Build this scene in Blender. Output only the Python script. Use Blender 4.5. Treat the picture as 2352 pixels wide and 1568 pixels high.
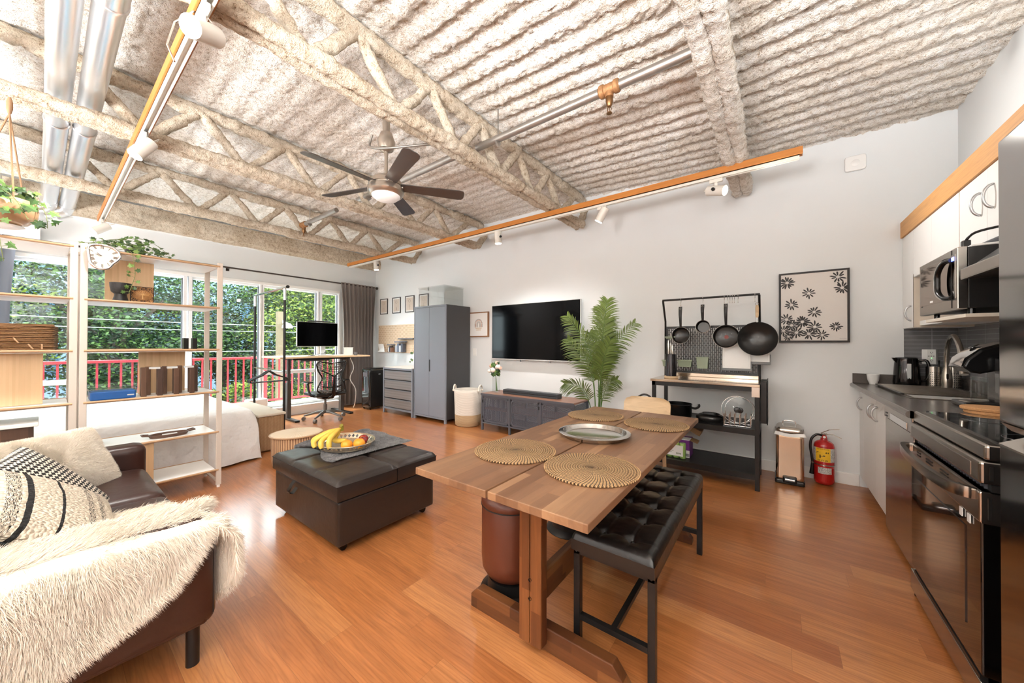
import bpy, bmesh, math, random
import numpy as np
from mathutils import Matrix, Vector
S = bpy.context.scene
for o in list(bpy.data.objects): bpy.data.objects.remove(o, do_unlink=True)
COL = S.collection
PI = math.pi
# ------------------------------------------------------------------ camera
cd = bpy.data.cameras.new('camera'); cam = bpy.data.objects.new('camera', cd); COL.objects.link(cam)
cd.sensor_width = 36.0; cd.lens = 36.0 * 807.15 / 2352.0; cd.clip_start = 0.02; cd.clip_end = 200
_yaw, _pi, _ro = -0.64210551, 0.00663656, 0.0029964
_f = Vector((math.sin(_yaw), math.cos(_yaw), 0)); _r = Vector((math.cos(_yaw), -math.sin(_yaw), 0)); _u = Vector((0, 0, 1))
_f2 = _f * math.cos(_pi) + _u * math.sin(_pi); _u2 = _u * math.cos(_pi) - _f * math.sin(_pi)
_r3 = _r * math.cos(_ro) + _u2 * math.sin(_ro); _u3 = _u2 * math.cos(_ro) - _r * math.sin(_ro)
cam.matrix_world = Matrix(((_r3.x, _u3.x, -_f2.x, 0), (_r3.y, _u3.y, -_f2.y, 0), (_r3.z, _u3.z, -_f2.z, 1.25), (0, 0, 0, 1)))
S.camera = cam
# ------------------------------------------------------------------ world, sun, daylight, exposure
S.view_settings.view_transform = 'Standard'; S.view_settings.look = 'None'
S.view_settings.gamma = 1.0; S.view_settings.use_curve_mapping = False
S.view_settings.exposure = 0.78
W = bpy.data.worlds.new('sky'); S.world = W; W.use_nodes = True
_nt = W.node_tree; _nt.nodes.clear()
_o = _nt.nodes.new('ShaderNodeOutputWorld'); _b = _nt.nodes.new('ShaderNodeBackground')
_b.inputs[0].default_value = (0.86, 0.93, 1.0, 1); _b.inputs[1].default_value = 11.5
_nt.links.new(_b.outputs[0], _o.inputs[0])
def light(kind, name, loc, energy, color=(1, 1, 1), direction=(0, 0, -1), **kw):
    l = bpy.data.lights.new(name, kind); l.energy = energy; l.color = color
    for k, v in kw.items(): setattr(l, k, v)
    o = bpy.data.objects.new(name, l); COL.objects.link(o); o.location = loc
    o.rotation_euler = Vector(direction).to_track_quat('-Z', 'Y').to_euler()
    return o
light('SUN', 'sun', (-12, 2, 12), 4.5, (1, .96, .88), (0.43, 0.12, -0.88), angle=0.02)
# ------------------------------------------------------------------ geometry helpers
rnd = random.Random(7)
def table3(seed):
    return np.random.RandomState(seed).rand(64, 64, 64).astype(np.float32)
_T = table3(3)
def vnoise(p, seed=0):
    p = np.asarray(p, dtype=np.float64) + seed * 17.31
    i = np.floor(p).astype(np.int64); f = p - i; f = f * f * (3 - 2 * f)
    a = i & 63; b = (i + 1) & 63
    x0, y0, z0 = a[..., 0], a[..., 1], a[..., 2]; x1, y1, z1 = b[..., 0], b[..., 1], b[..., 2]
    fx, fy, fz = f[..., 0], f[..., 1], f[..., 2]
    c00 = _T[x0, y0, z0] * (1 - fx) + _T[x1, y0, z0] * fx; c10 = _T[x0, y1, z0] * (1 - fx) + _T[x1, y1, z0] * fx
    c01 = _T[x0, y0, z1] * (1 - fx) + _T[x1, y0, z1] * fx; c11 = _T[x0, y1, z1] * (1 - fx) + _T[x1, y1, z1] * fx
    return ((c00 * (1 - fy) + c10 * fy) * (1 - fz) + (c01 * (1 - fy) + c11 * fy) * fz) * 2 - 1
def fbm(p, oct=3, seed=0):
    p = np.asarray(p); s = 0; a = 1.0; t = 0
    for k in range(oct):
        s = s + a * vnoise(p * 2 ** k, seed + k); t += a; a *= .55
    return s / t
def rotz(a): return Matrix.Rotation(a, 4, 'Z')
def TR(x, y, z): return Matrix.Translation((x, y, z))
class G:
    """collects shapes and links them as one mesh"""
    def __init__(s): s.v = []; s.f = []; s.mi = []; s.M = Matrix.Identity(4); s.m = 0; s.n = 0
    def add(s, vs, fs):
        A = np.asarray(vs, dtype=np.float64).reshape(-1, 3)
        if s.M != Matrix.Identity(4):
            m = np.array(s.M); A = A @ m[:3, :3].T + m[:3, 3]
        b = s.n; s.v.append(A); s.n += len(A)
        for f in fs: s.f.append([b + i for i in f])
        s.mi += [s.m] * len(fs); return s
    def grid(s, P, wu=False, wv=False):
        P = np.asarray(P); nu, nv = P.shape[:2]
        iu = np.arange(nu if wu else nu - 1); iv = np.arange(nv if wv else nv - 1)
        U, V = np.meshgrid(iu, iv, indexing='ij'); U2 = (U + 1) % nu; V2 = (V + 1) % nv
        F = np.stack([U * nv + V, U2 * nv + V, U2 * nv + V2, U * nv + V2], -1).reshape(-1, 4)
        return s.add(P.reshape(-1, 3), F.tolist())
    def box(s, x0, y0, z0, x1, y1, z1):
        if x0 > x1: x0, x1 = x1, x0
        if y0 > y1: y0, y1 = y1, y0
        if z0 > z1: z0, z1 = z1, z0
        return s.add([(x0, y0, z0), (x1, y0, z0), (x1, y1, z0), (x0, y1, z0), (x0, y0, z1), (x1, y0, z1), (x1, y1, z1), (x0, y1, z1)],
                     [(0, 3, 2, 1), (4, 5, 6, 7), (0, 1, 5, 4), (1, 2, 6, 5), (2, 3, 7, 6), (3, 0, 4, 7)])
    def cbox(s, cx, cy, cz, sx, sy, sz): return s.box(cx - sx / 2, cy - sy / 2, cz - sz / 2, cx + sx / 2, cy + sy / 2, cz + sz / 2)
    def bar(s, a, b, w, h=None, up=(0, 0, 1)):
        a = Vector(a); b = Vector(b); h = h or w; d = (b - a).normalized(); u = Vector(up)
        if abs(d.dot(u)) > .99: u = Vector((0, 1, 0))
        r = d.cross(u).normalized(); u = r.cross(d).normalized(); P = []
        for q in (a, b):
            for i, j in ((-1, -1), (1, -1), (1, 1), (-1, 1)): P.append(q + r * (i * w / 2) + u * (j * h / 2))
        return s.add([tuple(p) for p in P], [(3, 2, 1, 0), (4, 5, 6, 7), (0, 1, 5, 4), (1, 2, 6, 5), (2, 3, 7, 6), (3, 0, 4, 7)])
    def tube(s, pts, r, n=10, closed=False, caps=True):
        pts = [Vector(p) for p in pts]; N = len(pts)
        rs = r if hasattr(r, '__len__') else [r] * N
        P = []; up = None
        for i, p in enumerate(pts):
            if closed: d = pts[(i + 1) % N] - pts[i - 1]
            else: d = pts[min(i + 1, N - 1)] - pts[max(i - 1, 0)]
            if d.length < 1e-9: d = Vector((0, 0, 1))
            d.normalize()
            if up is None:
                up = Vector((0, 0, 1)) if abs(d.z) < .9 else Vector((1, 0, 0))
            a = d.cross(up)
            if a.length < 1e-6: a = d.cross(Vector((0, 1, .1)))
            a.normalize(); up = a.cross(d).normalized()
            P.append([tuple(p + a * (rs[i] * math.cos(2 * PI * k / n)) + up * (rs[i] * math.sin(2 * PI * k / n))) for k in range(n)])
        b = s.n; s.grid(np.array(P), wu=closed, wv=True)
        if caps and not closed:
            s.f.append([b + k for k in range(n)]); s.f.append([b + (N - 1) * n + k for k in range(n)][::-1]); s.mi += [s.m] * 2
        return s
    def cyl(s, a, b, r, n=20, r2=None): return s.tube([a, b], [r, r if r2 is None else r2], n)
    def lathe(s, prof, c=(0, 0, 0), n=32, axis=None, sx=1, sy=1, a0=0, a1=None):
        full = a1 is None; a1 = 2 * PI if full else a1
        an = np.linspace(a0, a1, n + (0 if full else 1), endpoint=not full)
        P = [[(r * math.cos(t) * sx, r * math.sin(t) * sy, z) for t in an] for r, z in prof]
        P = np.array(P)
        if axis is not None:
            q = np.array(Vector((0, 0, 1)).rotation_difference(Vector(axis)).to_matrix()); P = P @ q.T
        P = P + np.array(c)
        return s.grid(P, wv=full)
    def prism(s, poly, a, b, axis='z'):
        n = len(poly); V = []
        for t in (a, b):
            for (p, q) in poly:
                V.append((p, q, t) if axis == 'z' else (p, t, q) if axis == 'y' else (t, p, q))
        F = [tuple(range(n))[::-1], tuple(range(n, 2 * n))] + [(i, (i + 1) % n, n + (i + 1) % n, n + i) for i in range(n)]
        return s.add(V, F)
    def ball(s, c, r, n=14, sx=1, sy=1, sz=1):
        P = []
        for i in range(n // 2 + 1):
            t = PI * i / (n // 2)
            P.append([(c[0] + r * sx * math.sin(t) * math.cos(2 * PI * k / n), c[1] + r * sy * math.sin(t) * math.sin(2 * PI * k / n), c[2] + r * sz * math.cos(t)) for k in range(n)])
        return s.grid(np.array(P), wv=True)
    def mesh(s, name):
        V = np.concatenate(s.v) if s.v else np.zeros((0, 3)); me = bpy.data.meshes.new(name)
        ln = np.array([len(f) for f in s.f], dtype=np.int32); idx = np.fromiter((i for f in s.f for i in f), dtype=np.int32, count=int(ln.sum()))
        me.vertices.add(len(V)); me.vertices.foreach_set('co', V.astype(np.float32).ravel())
        me.loops.add(len(idx)); me.loops.foreach_set('vertex_index', idx)
        me.polygons.add(len(ln)); st = np.zeros(len(ln), dtype=np.int32); st[1:] = np.cumsum(ln)[:-1]
        me.polygons.foreach_set('loop_start', st)
        if any(s.mi): me.polygons.foreach_set('material_index', np.array(s.mi, dtype=np.int32))
        me.update(calc_edges=True); me.validate(); return me
INV = {}
def thing(name, label, cat, loc=(0, 0, 0), rot=0.0, group=None):
    o = bpy.data.objects.new(name, None); COL.objects.link(o); o.empty_display_size = .05
    o.location = loc; o.rotation_euler = (0, 0, rot); o['label'] = label; o['category'] = cat
    if group: o['group'] = group
    INV[o.name] = (TR(*loc) @ rotz(rot)).inverted(); return o
def build(name, g, mat, parent=None, local=False, smooth=None, bevel=0, seg=2, origin=None):
    if parent is not None and not local:
        m = np.array(INV[parent.name]); g.v = [A @ m[:3, :3].T + m[:3, 3] for A in g.v]
    if parent is None:
        if origin is None:
            A = np.concatenate(g.v); lo = A.min(0); hi = A.max(0); origin = ((lo[0] + hi[0]) / 2, (lo[1] + hi[1]) / 2, lo[2])
        g.v = [A - np.array(origin) for A in g.v]
    me = g.mesh(name); o = bpy.data.objects.new(name, me); COL.objects.link(o)
    for m in (mat if isinstance(mat, (list, tuple)) else [mat]): me.materials.append(m)
    if parent is not None: o.parent = parent; INV[o.name] = INV[parent.name]
    else: o.location = origin; INV[o.name] = TR(*origin).inverted()
    if smooth is None: me.shade_flat()
    else:
        me.shade_smooth()
        if smooth < 179: me.set_sharp_from_angle(angle=math.radians(smooth))
    if bevel:
        b = o.modifiers.new('bevel', 'BEVEL'); b.width = bevel; b.segments = seg; b.limit_method = 'ANGLE'; b.angle_limit = math.radians(40)
    return o
def tag(o, label, cat, group=None, kind=None):
    o['label'] = label; o['category'] = cat
    if group: o['group'] = group
    if kind: o['kind'] = kind
    return o
def solo(name, label, cat, g, mat, group=None, **kw): return tag(build(name, g, mat, None, **kw), label, cat, group)
def struct(name, g, mat, **kw):
    o = build(name, g, mat, None, **kw); o['kind'] = 'structure'; return o
def dup(root, loc, rot=None, label=None):
    r = root.copy(); COL.objects.link(r); r.location = loc
    if rot is not None: r.rotation_euler = (0, 0, rot) if not hasattr(rot, '__len__') else rot
    if label: r['label'] = label
    for ch in list(root.children):
        c = ch.copy(); COL.objects.link(c); c.parent = r
        for g2 in list(ch.children):
            d = g2.copy(); COL.objects.link(d); d.parent = c
    return r
def textmesh(txt, size, font_extrude=0.0005):
    c = bpy.data.curves.new('lettering', 'FONT'); c.body = txt; c.size = size; c.extrude = font_extrude; c.align_x = 'CENTER'; c.align_y = 'CENTER'; c.resolution_u = 3
    o = bpy.data.objects.new('lettering', c); COL.objects.link(o)
    dg = bpy.context.evaluated_depsgraph_get(); me = bpy.data.meshes.new_from_object(o.evaluated_get(dg))
    V = [tuple(v.co) for v in me.vertices]; F = [tuple(p.vertices) for p in me.polygons]
    bpy.data.objects.remove(o, do_unlink=True); bpy.data.curves.remove(c); bpy.data.meshes.remove(me); return V, F
# ------------------------------------------------------------------ material helpers
def lin(c):
    def f(x):
        x = x / 255.0; return x / 12.92 if x <= .04045 else ((x + .055) / 1.055) ** 2.4
    return (f(c[0]), f(c[1]), f(c[2]), 1)
class N:
    def __init__(s, name):
        s.mat = bpy.data.materials.new(name); s.mat.use_nodes = True; s.t = s.mat.node_tree; s.t.nodes.clear()
        s.out = s.t.nodes.new('ShaderNodeOutputMaterial'); s.b = s.t.nodes.new('ShaderNodeBsdfPrincipled'); s.t.links.new(s.b.outputs[0], s.out.inputs[0])
        s._tc = None
    def n(s, t): return s.t.nodes.new('ShaderNode' + t)
    def put(s, sock, v):
        if hasattr(v, 'is_linked') or hasattr(v, 'links'): s.t.links.new(v, sock)
        else: sock.default_value = v
    def co(s):
        if s._tc is None: s._tc = s.n('TexCoord').outputs['Object']
        return s._tc
    def math(s, op, a, b=0.0, c=None):
        m = s.n('Math'); m.operation = op; s.put(m.inputs[0], a); s.put(m.inputs[1], b)
        if c is not None: s.put(m.inputs[2], c)
        return m.outputs[0]
    def sep(s, v=None):
        m = s.n('SeparateXYZ'); s.put(m.inputs[0], v or s.co()); return m.outputs
    def comb(s, x=0.0, y=0.0, z=0.0):
        m = s.n('CombineXYZ'); s.put(m.inputs[0], x); s.put(m.inputs[1], y); s.put(m.inputs[2], z); return m.outputs[0]
    def scale(s, sc, v=None, loc=(0, 0, 0), rot=(0, 0, 0)):
        m = s.n('Mapping'); s.put(m.inputs[0], v or s.co()); m.inputs[1].default_value = loc; m.inputs[2].default_value = rot; m.inputs[3].default_value = sc; return m.outputs[0]
    def noise(s, v=None, sc=5.0, det=2.0, rough=.5, dist=0.0):
        m = s.n('TexNoise'); s.put(m.inputs['Vector'], v or s.co()); m.inputs['Scale'].default_value = sc; m.inputs['Detail'].default_value = det
        m.inputs['Roughness'].default_value = rough; m.inputs['Distortion'].default_value = dist; return m.outputs[0]
    def voro(s, v=None, sc=5.0, out=0, feat='F1'):
        m = s.n('TexVoronoi'); m.feature = feat; s.put(m.inputs['Vector'], v or s.co()); m.inputs['Scale'].default_value = sc; return m.outputs[out]
    def wave(s, v=None, sc=5.0, dist=0.0, det=2.0, dirn='X', prof='SIN'):
        m = s.n('TexWave'); m.bands_direction = dirn; m.wave_profile = prof; s.put(m.inputs['Vector'], v or s.co()); m.inputs['Scale'].default_value = sc
        m.inputs['Distortion'].default_value = dist; m.inputs['Detail'].default_value = det; return m.outputs[1]
    def white(s, v):
        m = s.n('TexWhiteNoise'); s.put(m.inputs[0], v); return m.outputs[0]
    def ramp(s, f, st, interp='LINEAR'):
        m = s.n('ValToRGB'); m.color_ramp.interpolation = interp; s.put(m.inputs[0], f); e = m.color_ramp.elements
        while len(e) < len(st): e.new(.5)
        for i, (p, c) in enumerate(st): e[i].position = p; e[i].color = lin(c)
        return m.outputs[0]
    def mix(s, f, a, b, mode='MIX'):
        m = s.n('Mix'); m.data_type = 'RGBA'; m.blend_type = mode; s.put(m.inputs[0], f)
        s.put(m.inputs[6], lin(a) if isinstance(a, tuple) else a); s.put(m.inputs[7], lin(b) if isinstance(b, tuple) else b); return m.outputs[2]
    def bump(s, h, strength=.5, dist=.01, prev=None):
        m = s.n('Bump'); s.put(m.inputs['Height'], h); m.inputs['Strength'].default_value = strength; m.inputs['Distance'].default_value = dist
        if prev: s.put(m.inputs['Normal'], prev)
        s.put(s.b.inputs['Normal'], m.outputs[0]); return m.outputs[0]
    def set(s, **k):
        for a, v in k.items():
            key = {'col': 'Base Color', 'rough': 'Roughness', 'metal': 'Metallic', 'spec': 'Specular IOR Level', 'alpha': 'Alpha', 'coat': 'Coat Weight', 'coatr': 'Coat Roughness',
                   'trans': 'Transmission Weight', 'ior': 'IOR', 'em': 'Emission Color', 'ems': 'Emission Strength', 'sheen': 'Sheen Weight', 'sss': 'Subsurface Weight'}[a]
            s.put(s.b.inputs[key], lin(v) if isinstance(v, tuple) else v)
        return s
def mk(name, col, rough=.5, metal=0.0, var=.06, vs=6.0, bump=0.0, bs=80.0, **k):
    n = N(name); dk = tuple(c * (1 - var) for c in col); lt = tuple(min(255, c * (1 + var)) for c in col)
    c = n.mix(n.noise(sc=vs, det=3), dk, lt); n.set(col=c, rough=rough, metal=metal, **k)
    if bump: n.bump(n.noise(sc=bs, det=3), bump, .004)
    return n.mat
def planks(name, pal, w, L, ax=(0, 1), rough=.3, grain=1.0, seam=.7, seamw=.02, knots=True, coat=0.0, gd=1.0):
    """strip wood: ax[0] = coordinate along the grain, ax[1] = across"""
    n = N(name); x = n.sep(); a = x[ax[0]]; b = x[ax[1]]; c = x[3 - ax[0] - ax[1]]
    bw = n.math('DIVIDE', b, w); row = n.math('FLOOR', bw); rr = n.white(n.comb(row, 3.3, n.math('FLOOR', n.math('DIVIDE', c, .1))))
    al = n.math('ADD', n.math('DIVIDE', a, L), n.math('MULTIPLY', rr, 7.0)); idx = n.math('FLOOR', al); rid = n.white(n.comb(idx, row, 1.7))
    base = n.ramp(rid, pal)
    gv = n.comb(n.math('ADD', n.math('MULTIPLY', a, 2.2 * gd), n.math('MULTIPLY', rid, 31.0)), n.math('MULTIPLY', b, 26.0 * gd), n.math('MULTIPLY', c, 26.0 * gd))
    g = n.noise(gv, 1.6, 5, .62, .6); g2 = n.ramp(g, [(.30, (118, 84, 60)), (.5, (200, 190, 182)), (.72, (255, 255, 255))])
    col = n.mix(.62 * grain, base, n.mix(1.0, base, g2, 'MULTIPLY'))
    if knots:
        kv = n.comb(n.math('MULTIPLY', a, 3.0), n.math('MULTIPLY', b, 9.0), 0.0); k = n.voro(kv, 1.1); kr = n.ramp(k, [(.02, (95, 58, 35)), (.12, (215, 200, 190)), (.2, (255, 255, 255))])
        ring = n.wave(n.comb(n.math('MULTIPLY', a, 1.1), n.math('MULTIPLY', b, 7.0), rid), 3.2, 9.0, 3, 'Y')
        rg = n.ramp(ring, [(0, (200, 160, 130)), (.35, (255, 250, 245)), (1, (255, 255, 255))])
        col = n.mix(.38 * grain, col, n.mix(1.0, n.mix(1.0, col, kr, 'MULTIPLY'), rg, 'MULTIPLY'))
    fb = n.math('ABSOLUTE', n.math('SUBTRACT', n.math('FRACT', bw), .5)); fa = n.math('ABSOLUTE', n.math('SUBTRACT', n.math('FRACT', al), .5))
    sm = n.math('MAXIMUM', n.math('GREATER_THAN', fb, .5 - seamw), n.math('GREATER_THAN', fa, .5 - seamw * w / L))
    col = n.mix(n.math('MULTIPLY', sm, seam), col, (70, 40, 22)); n.set(col=col, rough=rough, coat=coat, coatr=.12)
    n.bump(n.math('ADD', n.math('MULTIPLY', g, .3), n.math('MULTIPLY', sm, -.6)), .15, .002)
    return n.mat
# ================================================================== materials
WALL = mk('wall_paint', (226, 229, 230), .75, var=.008, vs=2, bump=.15, bs=300)
TRIM = mk('trim_paint', (240, 240, 238), .45, var=.005)
WHITE = mk('white_plastic', (238, 238, 236), .35, var=.01)
WMET = mk('white_lacquer_metal', (236, 233, 228), .4, var=.01)
BLK = mk('black_satin', (22, 21, 21), .42, var=.1)
BLKP = mk('black_plastic', (14, 14, 15), .25, var=.1)
BLKM = mk('black_metal', (26, 25, 25), .38, .2, var=.1)
STEEL = mk('brushed_steel', (188, 182, 174), .24, 1.0, var=.03, vs=30)
CHROME = mk('chrome', (225, 225, 225), .08, 1.0, var=.01)
GREYM = mk('grey_metal', (108, 110, 116), .42, .25, var=.02)
DGREY = mk('dark_grey_metal', (84, 87, 96), .45, .2, var=.03)
def glassmat(name, tint=(245, 250, 250), refl=.08, rough=.02):
    n = N(name); tr = n.n('BsdfTransparent'); tr.inputs[0].default_value = lin(tint); gl = n.n('BsdfGlossy'); gl.inputs['Roughness'].default_value = rough
    fr = n.n('Fresnel'); gm = n.n('NewGeometry'); n.t.links.new(n.math('SUBTRACT', 1.45, n.math('MULTIPLY', gm.outputs['Backfacing'], 1.45 - 1 / 1.45)), fr.inputs[0]); mx = n.n('MixShader')
    n.t.links.new(n.math('MINIMUM', n.math('ADD', fr.outputs[0], refl - .04), 1.0), mx.inputs[0]); n.t.links.new(tr.outputs[0], mx.inputs[1]); n.t.links.new(gl.outputs[0], mx.inputs[2])
    n.t.links.new(mx.outputs[0], n.out.inputs[0]); return n.mat
GLASS = glassmat('window_glass', (240, 246, 245), .05)
CLEAR = glassmat('clear_acrylic', (251, 252, 252), .03)
def emis(name, col, st):
    n = N(name); n.set(col=(240, 240, 240), em=col, ems=st); return n.mat
BULB = emis('lamp_glow', (255, 246, 230), 22.0)
def spray(name, c1, c2, c3):
    n = N(name); a = n.noise(sc=34, det=4, rough=.65); b = n.noise(sc=3.0, det=3); h = n.noise(sc=120, det=3, rough=.7)
    col = n.mix(n.ramp(b, [(.35, (0, 0, 0)), (.65, (255, 255, 255))]), n.ramp(a, [(.3, c1), (.6, c2)]), n.ramp(a, [(.3, c2), (.6, c3)]))
    col = n.mix(1.0, col, n.ramp(n.math('ADD', n.math('MULTIPLY', h, .55), n.math('MULTIPLY', a, .45)), [(.34, (160, 142, 124)), (.44, (244, 240, 235)), (.5, (255, 255, 255))]), 'MULTIPLY')
    n.set(col=col, rough=.95, spec=.1); p = n.bump(h, .8, .02); n.bump(n.noise(sc=45, det=3, rough=.7), .5, .02, p); return n.mat
SPRAY = spray('sprayed_fireproofing', (224, 213, 198), (243, 235, 224), (252, 249, 244))
SPRAYB = spray('sprayed_fireproofing_shade', (190, 170, 146), (214, 198, 176), (230, 218, 200))  # same spray as the deck, shade on the trusses put into a tan colour
FLOOR = planks('laminate_floor', [(0, (176, 110, 62)), (.25, (194, 128, 76)), (.5, (184, 117, 66)), (.75, (204, 140, 86)), (1, (170, 103, 56))], .128, 1.1, (0, 1), .3, .7, .35, .006, coat=.35)
ACACIA = [(0, (112, 78, 54)), (.2, (142, 104, 74)), (.4, (128, 92, 66)), (.6, (154, 116, 84)), (.8, (118, 84, 60)), (1, (168, 130, 96))]
TABLEW = planks('acacia_table', ACACIA, .045, .34, (1, 0), .42, .45, .12, .01, knots=False, gd=1.0)
LEGW = planks('acacia_leg', [(0, (86, 46, 22)), (.35, (128, 76, 38)), (.7, (102, 58, 28)), (1, (150, 94, 50))], .045, .5, (2, 0), .42, .6, .1, .01, knots=False)
FOOTW = planks('acacia_foot', [(0, (80, 44, 22)), (.35, (120, 74, 38)), (.7, (96, 56, 28)), (1, (144, 94, 50))], .05, .3, (0, 2), .45, .6, .1, .01, knots=False)
BEAMW = planks('acacia_beam', [(0, (80, 46, 24)), (.35, (118, 74, 40)), (.7, (96, 58, 30)), (1, (132, 88, 50))], .05, .3, (1, 2), .45, .6, .1, .01, knots=False)
PINE = planks('pine_board', [(0, (208, 152, 88)), (1, (216, 162, 98))], .5, 6, (1, 2), .5, .35, .0, .0, True)
TRACKW = planks('stained_board', [(0, (186, 116, 48)), (1, (196, 126, 56))], .5, 6, (0, 2), .45, .4, 0, 0, False)
BAMBOO = planks('bamboo_panel', [(0, (205, 170, 130)), (.5, (212, 178, 138)), (1, (198, 164, 124))], .012, 2, (2, 1), .55, .12, .05, .02, False)
BAMBY = mk('bamboo_rod', (186, 150, 114), .5, var=.05, vs=8)
OAK = planks('light_oak', [(0, (214, 186, 148)), (.5, (222, 196, 160)), (1, (206, 178, 140))], .2, 3, (0, 2), .5, .4, 0, 0, False)
WALNUT = planks('walnut', [(0, (84, 58, 42)), (.5, (104, 74, 54)), (1, (70, 48, 36))], .05, .5, (2, 1), .5, .5, .1, .01, False)
# ================================================================== room shell
XW, XK, YB, YF, ZC = -6.95, 1.165, 4.335, -4.2, 3.07
struct('floor', G().box(XW, YF, -.06, XK, YB, 0), FLOOR)
struct('wall_back', G().box(XW - .12, YB, 0, XK + .12, YB + .12, 3.4), WALL)
struct('wall_right', G().box(XK, YF, 0, XK + .12, YB, 3.4), WALL)
struct('wall_front', G().box(XW - .12, YF - .12, 0, XK + .12, YF, 3.4), WALL)
g = G(); XO = XW - .14
g.box(XO, YF, 2.235, XW, YB, 3.4); g.box(XO, 3.535, 0, XW, YB, 2.235); g.box(XO, YF, 0, XW, 3.535, .16); g.box(XO, YF, .16, XW, -1.2, 2.235)
struct('wall_left', g, WALL)
struct('baseboard_back', G().box(-4.05, YB - .014, 0, .597, YB, .105), TRIM, bevel=.004)
struct('baseboard_left', G().box(XW, 1.5, 0, XW + .014, YB, .1), TRIM)
struct('trim_1', G().box(XW, -1.2, 2.235, XW + .03, 3.55, 2.285), TRIM, bevel=.006)
struct('trim_2', G().box(XW, YF, 2.80, XW + .05, YB, 2.825), TRIM, bevel=.005)
struct('trim_3', G().box(XW, -1.2, .16, XW + .1, 3.55, .20), TRIM, bevel=.006)
WINMAT = mk('window_frame_white', (240, 241, 243), .35, var=.005)
wins = [(-1.2, .20, False), (.27, 1.235, False), (1.335, 2.19, True), (2.255, 3.12, True), (3.21, 3.52, False)]
for k, (a, b, tr) in enumerate(wins):
    g = G(); f = .045; x0, x1 = XW - .11, XW - .03
    l = a - .04; r = b + .04
    g.box(x0, l, .16, x1, a, 2.235); g.box(x0, b, .16, x1, r, 2.235); g.box(x0, a, .16, x1, b, .22); g.box(x0, a, 2.205, x1, b, 2.235)
    if tr and k == 3: g.box(x0, a, .705, x1, b, .765)
    if k == 0: g.box(x0, a, .73, x1, b, .79)
    g.box(XW - .03, l, .2, XW + .01, a, 2.235); g.box(XW - .03, b, .2, XW + .01, r, 2.235)
    w = struct('window_%d' % (k + 1), g, WINMAT, bevel=.004)
    build('glass', G().box(XW - .075, a, .22, XW - .067, b, 2.205), GLASS, w)
    gk = G(); 
    for (p, q) in ((a, .012), (b - .012, .012)): gk.box(XW - .066, p, .22, XW - .03, p + q, 2.205)
    build('gasket', gk, GREYM, w)
# ---- sprayed corrugated ceiling deck
nx = 560; ny = 480
X, Y = np.meshgrid(np.linspace(XW, XK, nx), np.r_[np.linspace(YF, -1.3, 40), np.linspace(-1.29, YB, ny - 40)], indexing='ij')
per = .156; ph = (Y / per) % 1.0
ridge = .5 + .5 * np.cos(2 * PI * ph); ridge = np.clip(ridge * 1.35 - .15, 0, 1)
P3 = np.stack([X, Y, X * 0], -1)
sst = np.clip((X + 2.15) / .5, 0, 1); sst = sst * sst * (3 - 2 * sst); near = .30 + .62 * sst - .2 * np.clip((X + .3) / .3, 0, 1)
rise = np.clip((-.3 - X) / 1.6, 0, 1); rise = .075 * rise * rise * (3 - 2 * rise)
Z = ZC + .065 + rise - ridge * .038 * (0.75 + .35 * fbm(P3 * 1.7, 2, 5)) * near
Z = Z - (.6 + .4 * sst) * (.015 * fbm(P3 * 20, 3, 1) + .016 * fbm(P3 * 52, 2, 9))
struct('ceiling', G().grid(np.stack([X, Y, Z], -1)[:, ::-1]), SPRAY, smooth=180)
struct('trim_4', G().box(XW - .14, YF, 3.36, XK + .14, YB + .1, 3.4), WALL)
# ---- trusses under the deck
def fluff(g, pts, r, step=.018, n=22, amp=.013, squash=1.0, seed=0):
    pts = [Vector(p) for p in pts]; out = [pts[0]]
    for a, b in zip(pts, pts[1:]):
        m = max(1, int((b - a).length / step))
        for k in range(1, m + 1): out.append(a.lerp(b, k / m))
    b0 = len(g.v); g.tube(out, r, n); A = g.v[b0]; C = np.repeat(np.array([tuple(p) for p in out]), n, 0)
    d = A - C; ln = np.linalg.norm(d, axis=1, keepdims=True) + 1e-9; d = d / ln
    h = amp * .8 * fbm(A * 24, 2, seed) + amp * .8 * fbm(A * 70, 2, seed + 4) + amp * .8 * fbm(A * 5, 1, seed + 8)
    g.v[b0] = C + d * (ln + h[:, None]); return g
def truss(x, ys, label, y_end=4.2, double=True, tan=SPRAYB, zb=2.79):
    t = thing('ceiling_truss', label, 'truss', (x, 2, zb))
    o = .04 if double else 0
    for s, nm in ((-1, 'bottom_chord'), (1, 'bottom_chord')):
        build(nm, fluff(G(), [(x + s * o, -1.9, zb), (x + s * o, y_end, zb + .002 * s)], .043 if x < -1 else .05, seed=int(x * 10) + s), tan if x < -1 else SPRAY, t, smooth=180)
    build('top_chord', fluff(G(), [(x, -1.9, 3.14 if x < -1 else 3.09), (x, y_end + .1, 3.14 if x < -1 else 3.09)], .05, step=.03, amp=.02, seed=7), tan, t, smooth=180)
    tops = [(a + b) / 2 for a, b in zip(ys, ys[1:])]
    for i, yb in enumerate(ys):
        for j in (i - 1, i):
            yt = tops[j] if 0 <= j < len(tops) else (ys[-1] + .42 if j >= len(tops) else None)
            if yt is None: continue
            yd = yb + (yt - yb) * .48
            if any(abs(yd - q) < .11 for q in (-.30, .055, .19)): continue
            build('diagonal_brace', fluff(G(), [(x, yb, zb), (x, yt, 3.14)], .037, step=.02, n=14, amp=.012, seed=i + j), tan, t, smooth=180)
    build('end_bracket', fluff(G(), [(x, y_end, zb), (x, YB - .02, 3.02)], .045, seed=3), tan, t, smooth=180)
Y1 = [-.75, -.15, .45, 1.08, 1.69, 2.30, 2.92, 3.53]
truss(-5.43, Y1, 'sprayed beige truss nearest the windows, with a row of small triangles', 4.16)
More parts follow.
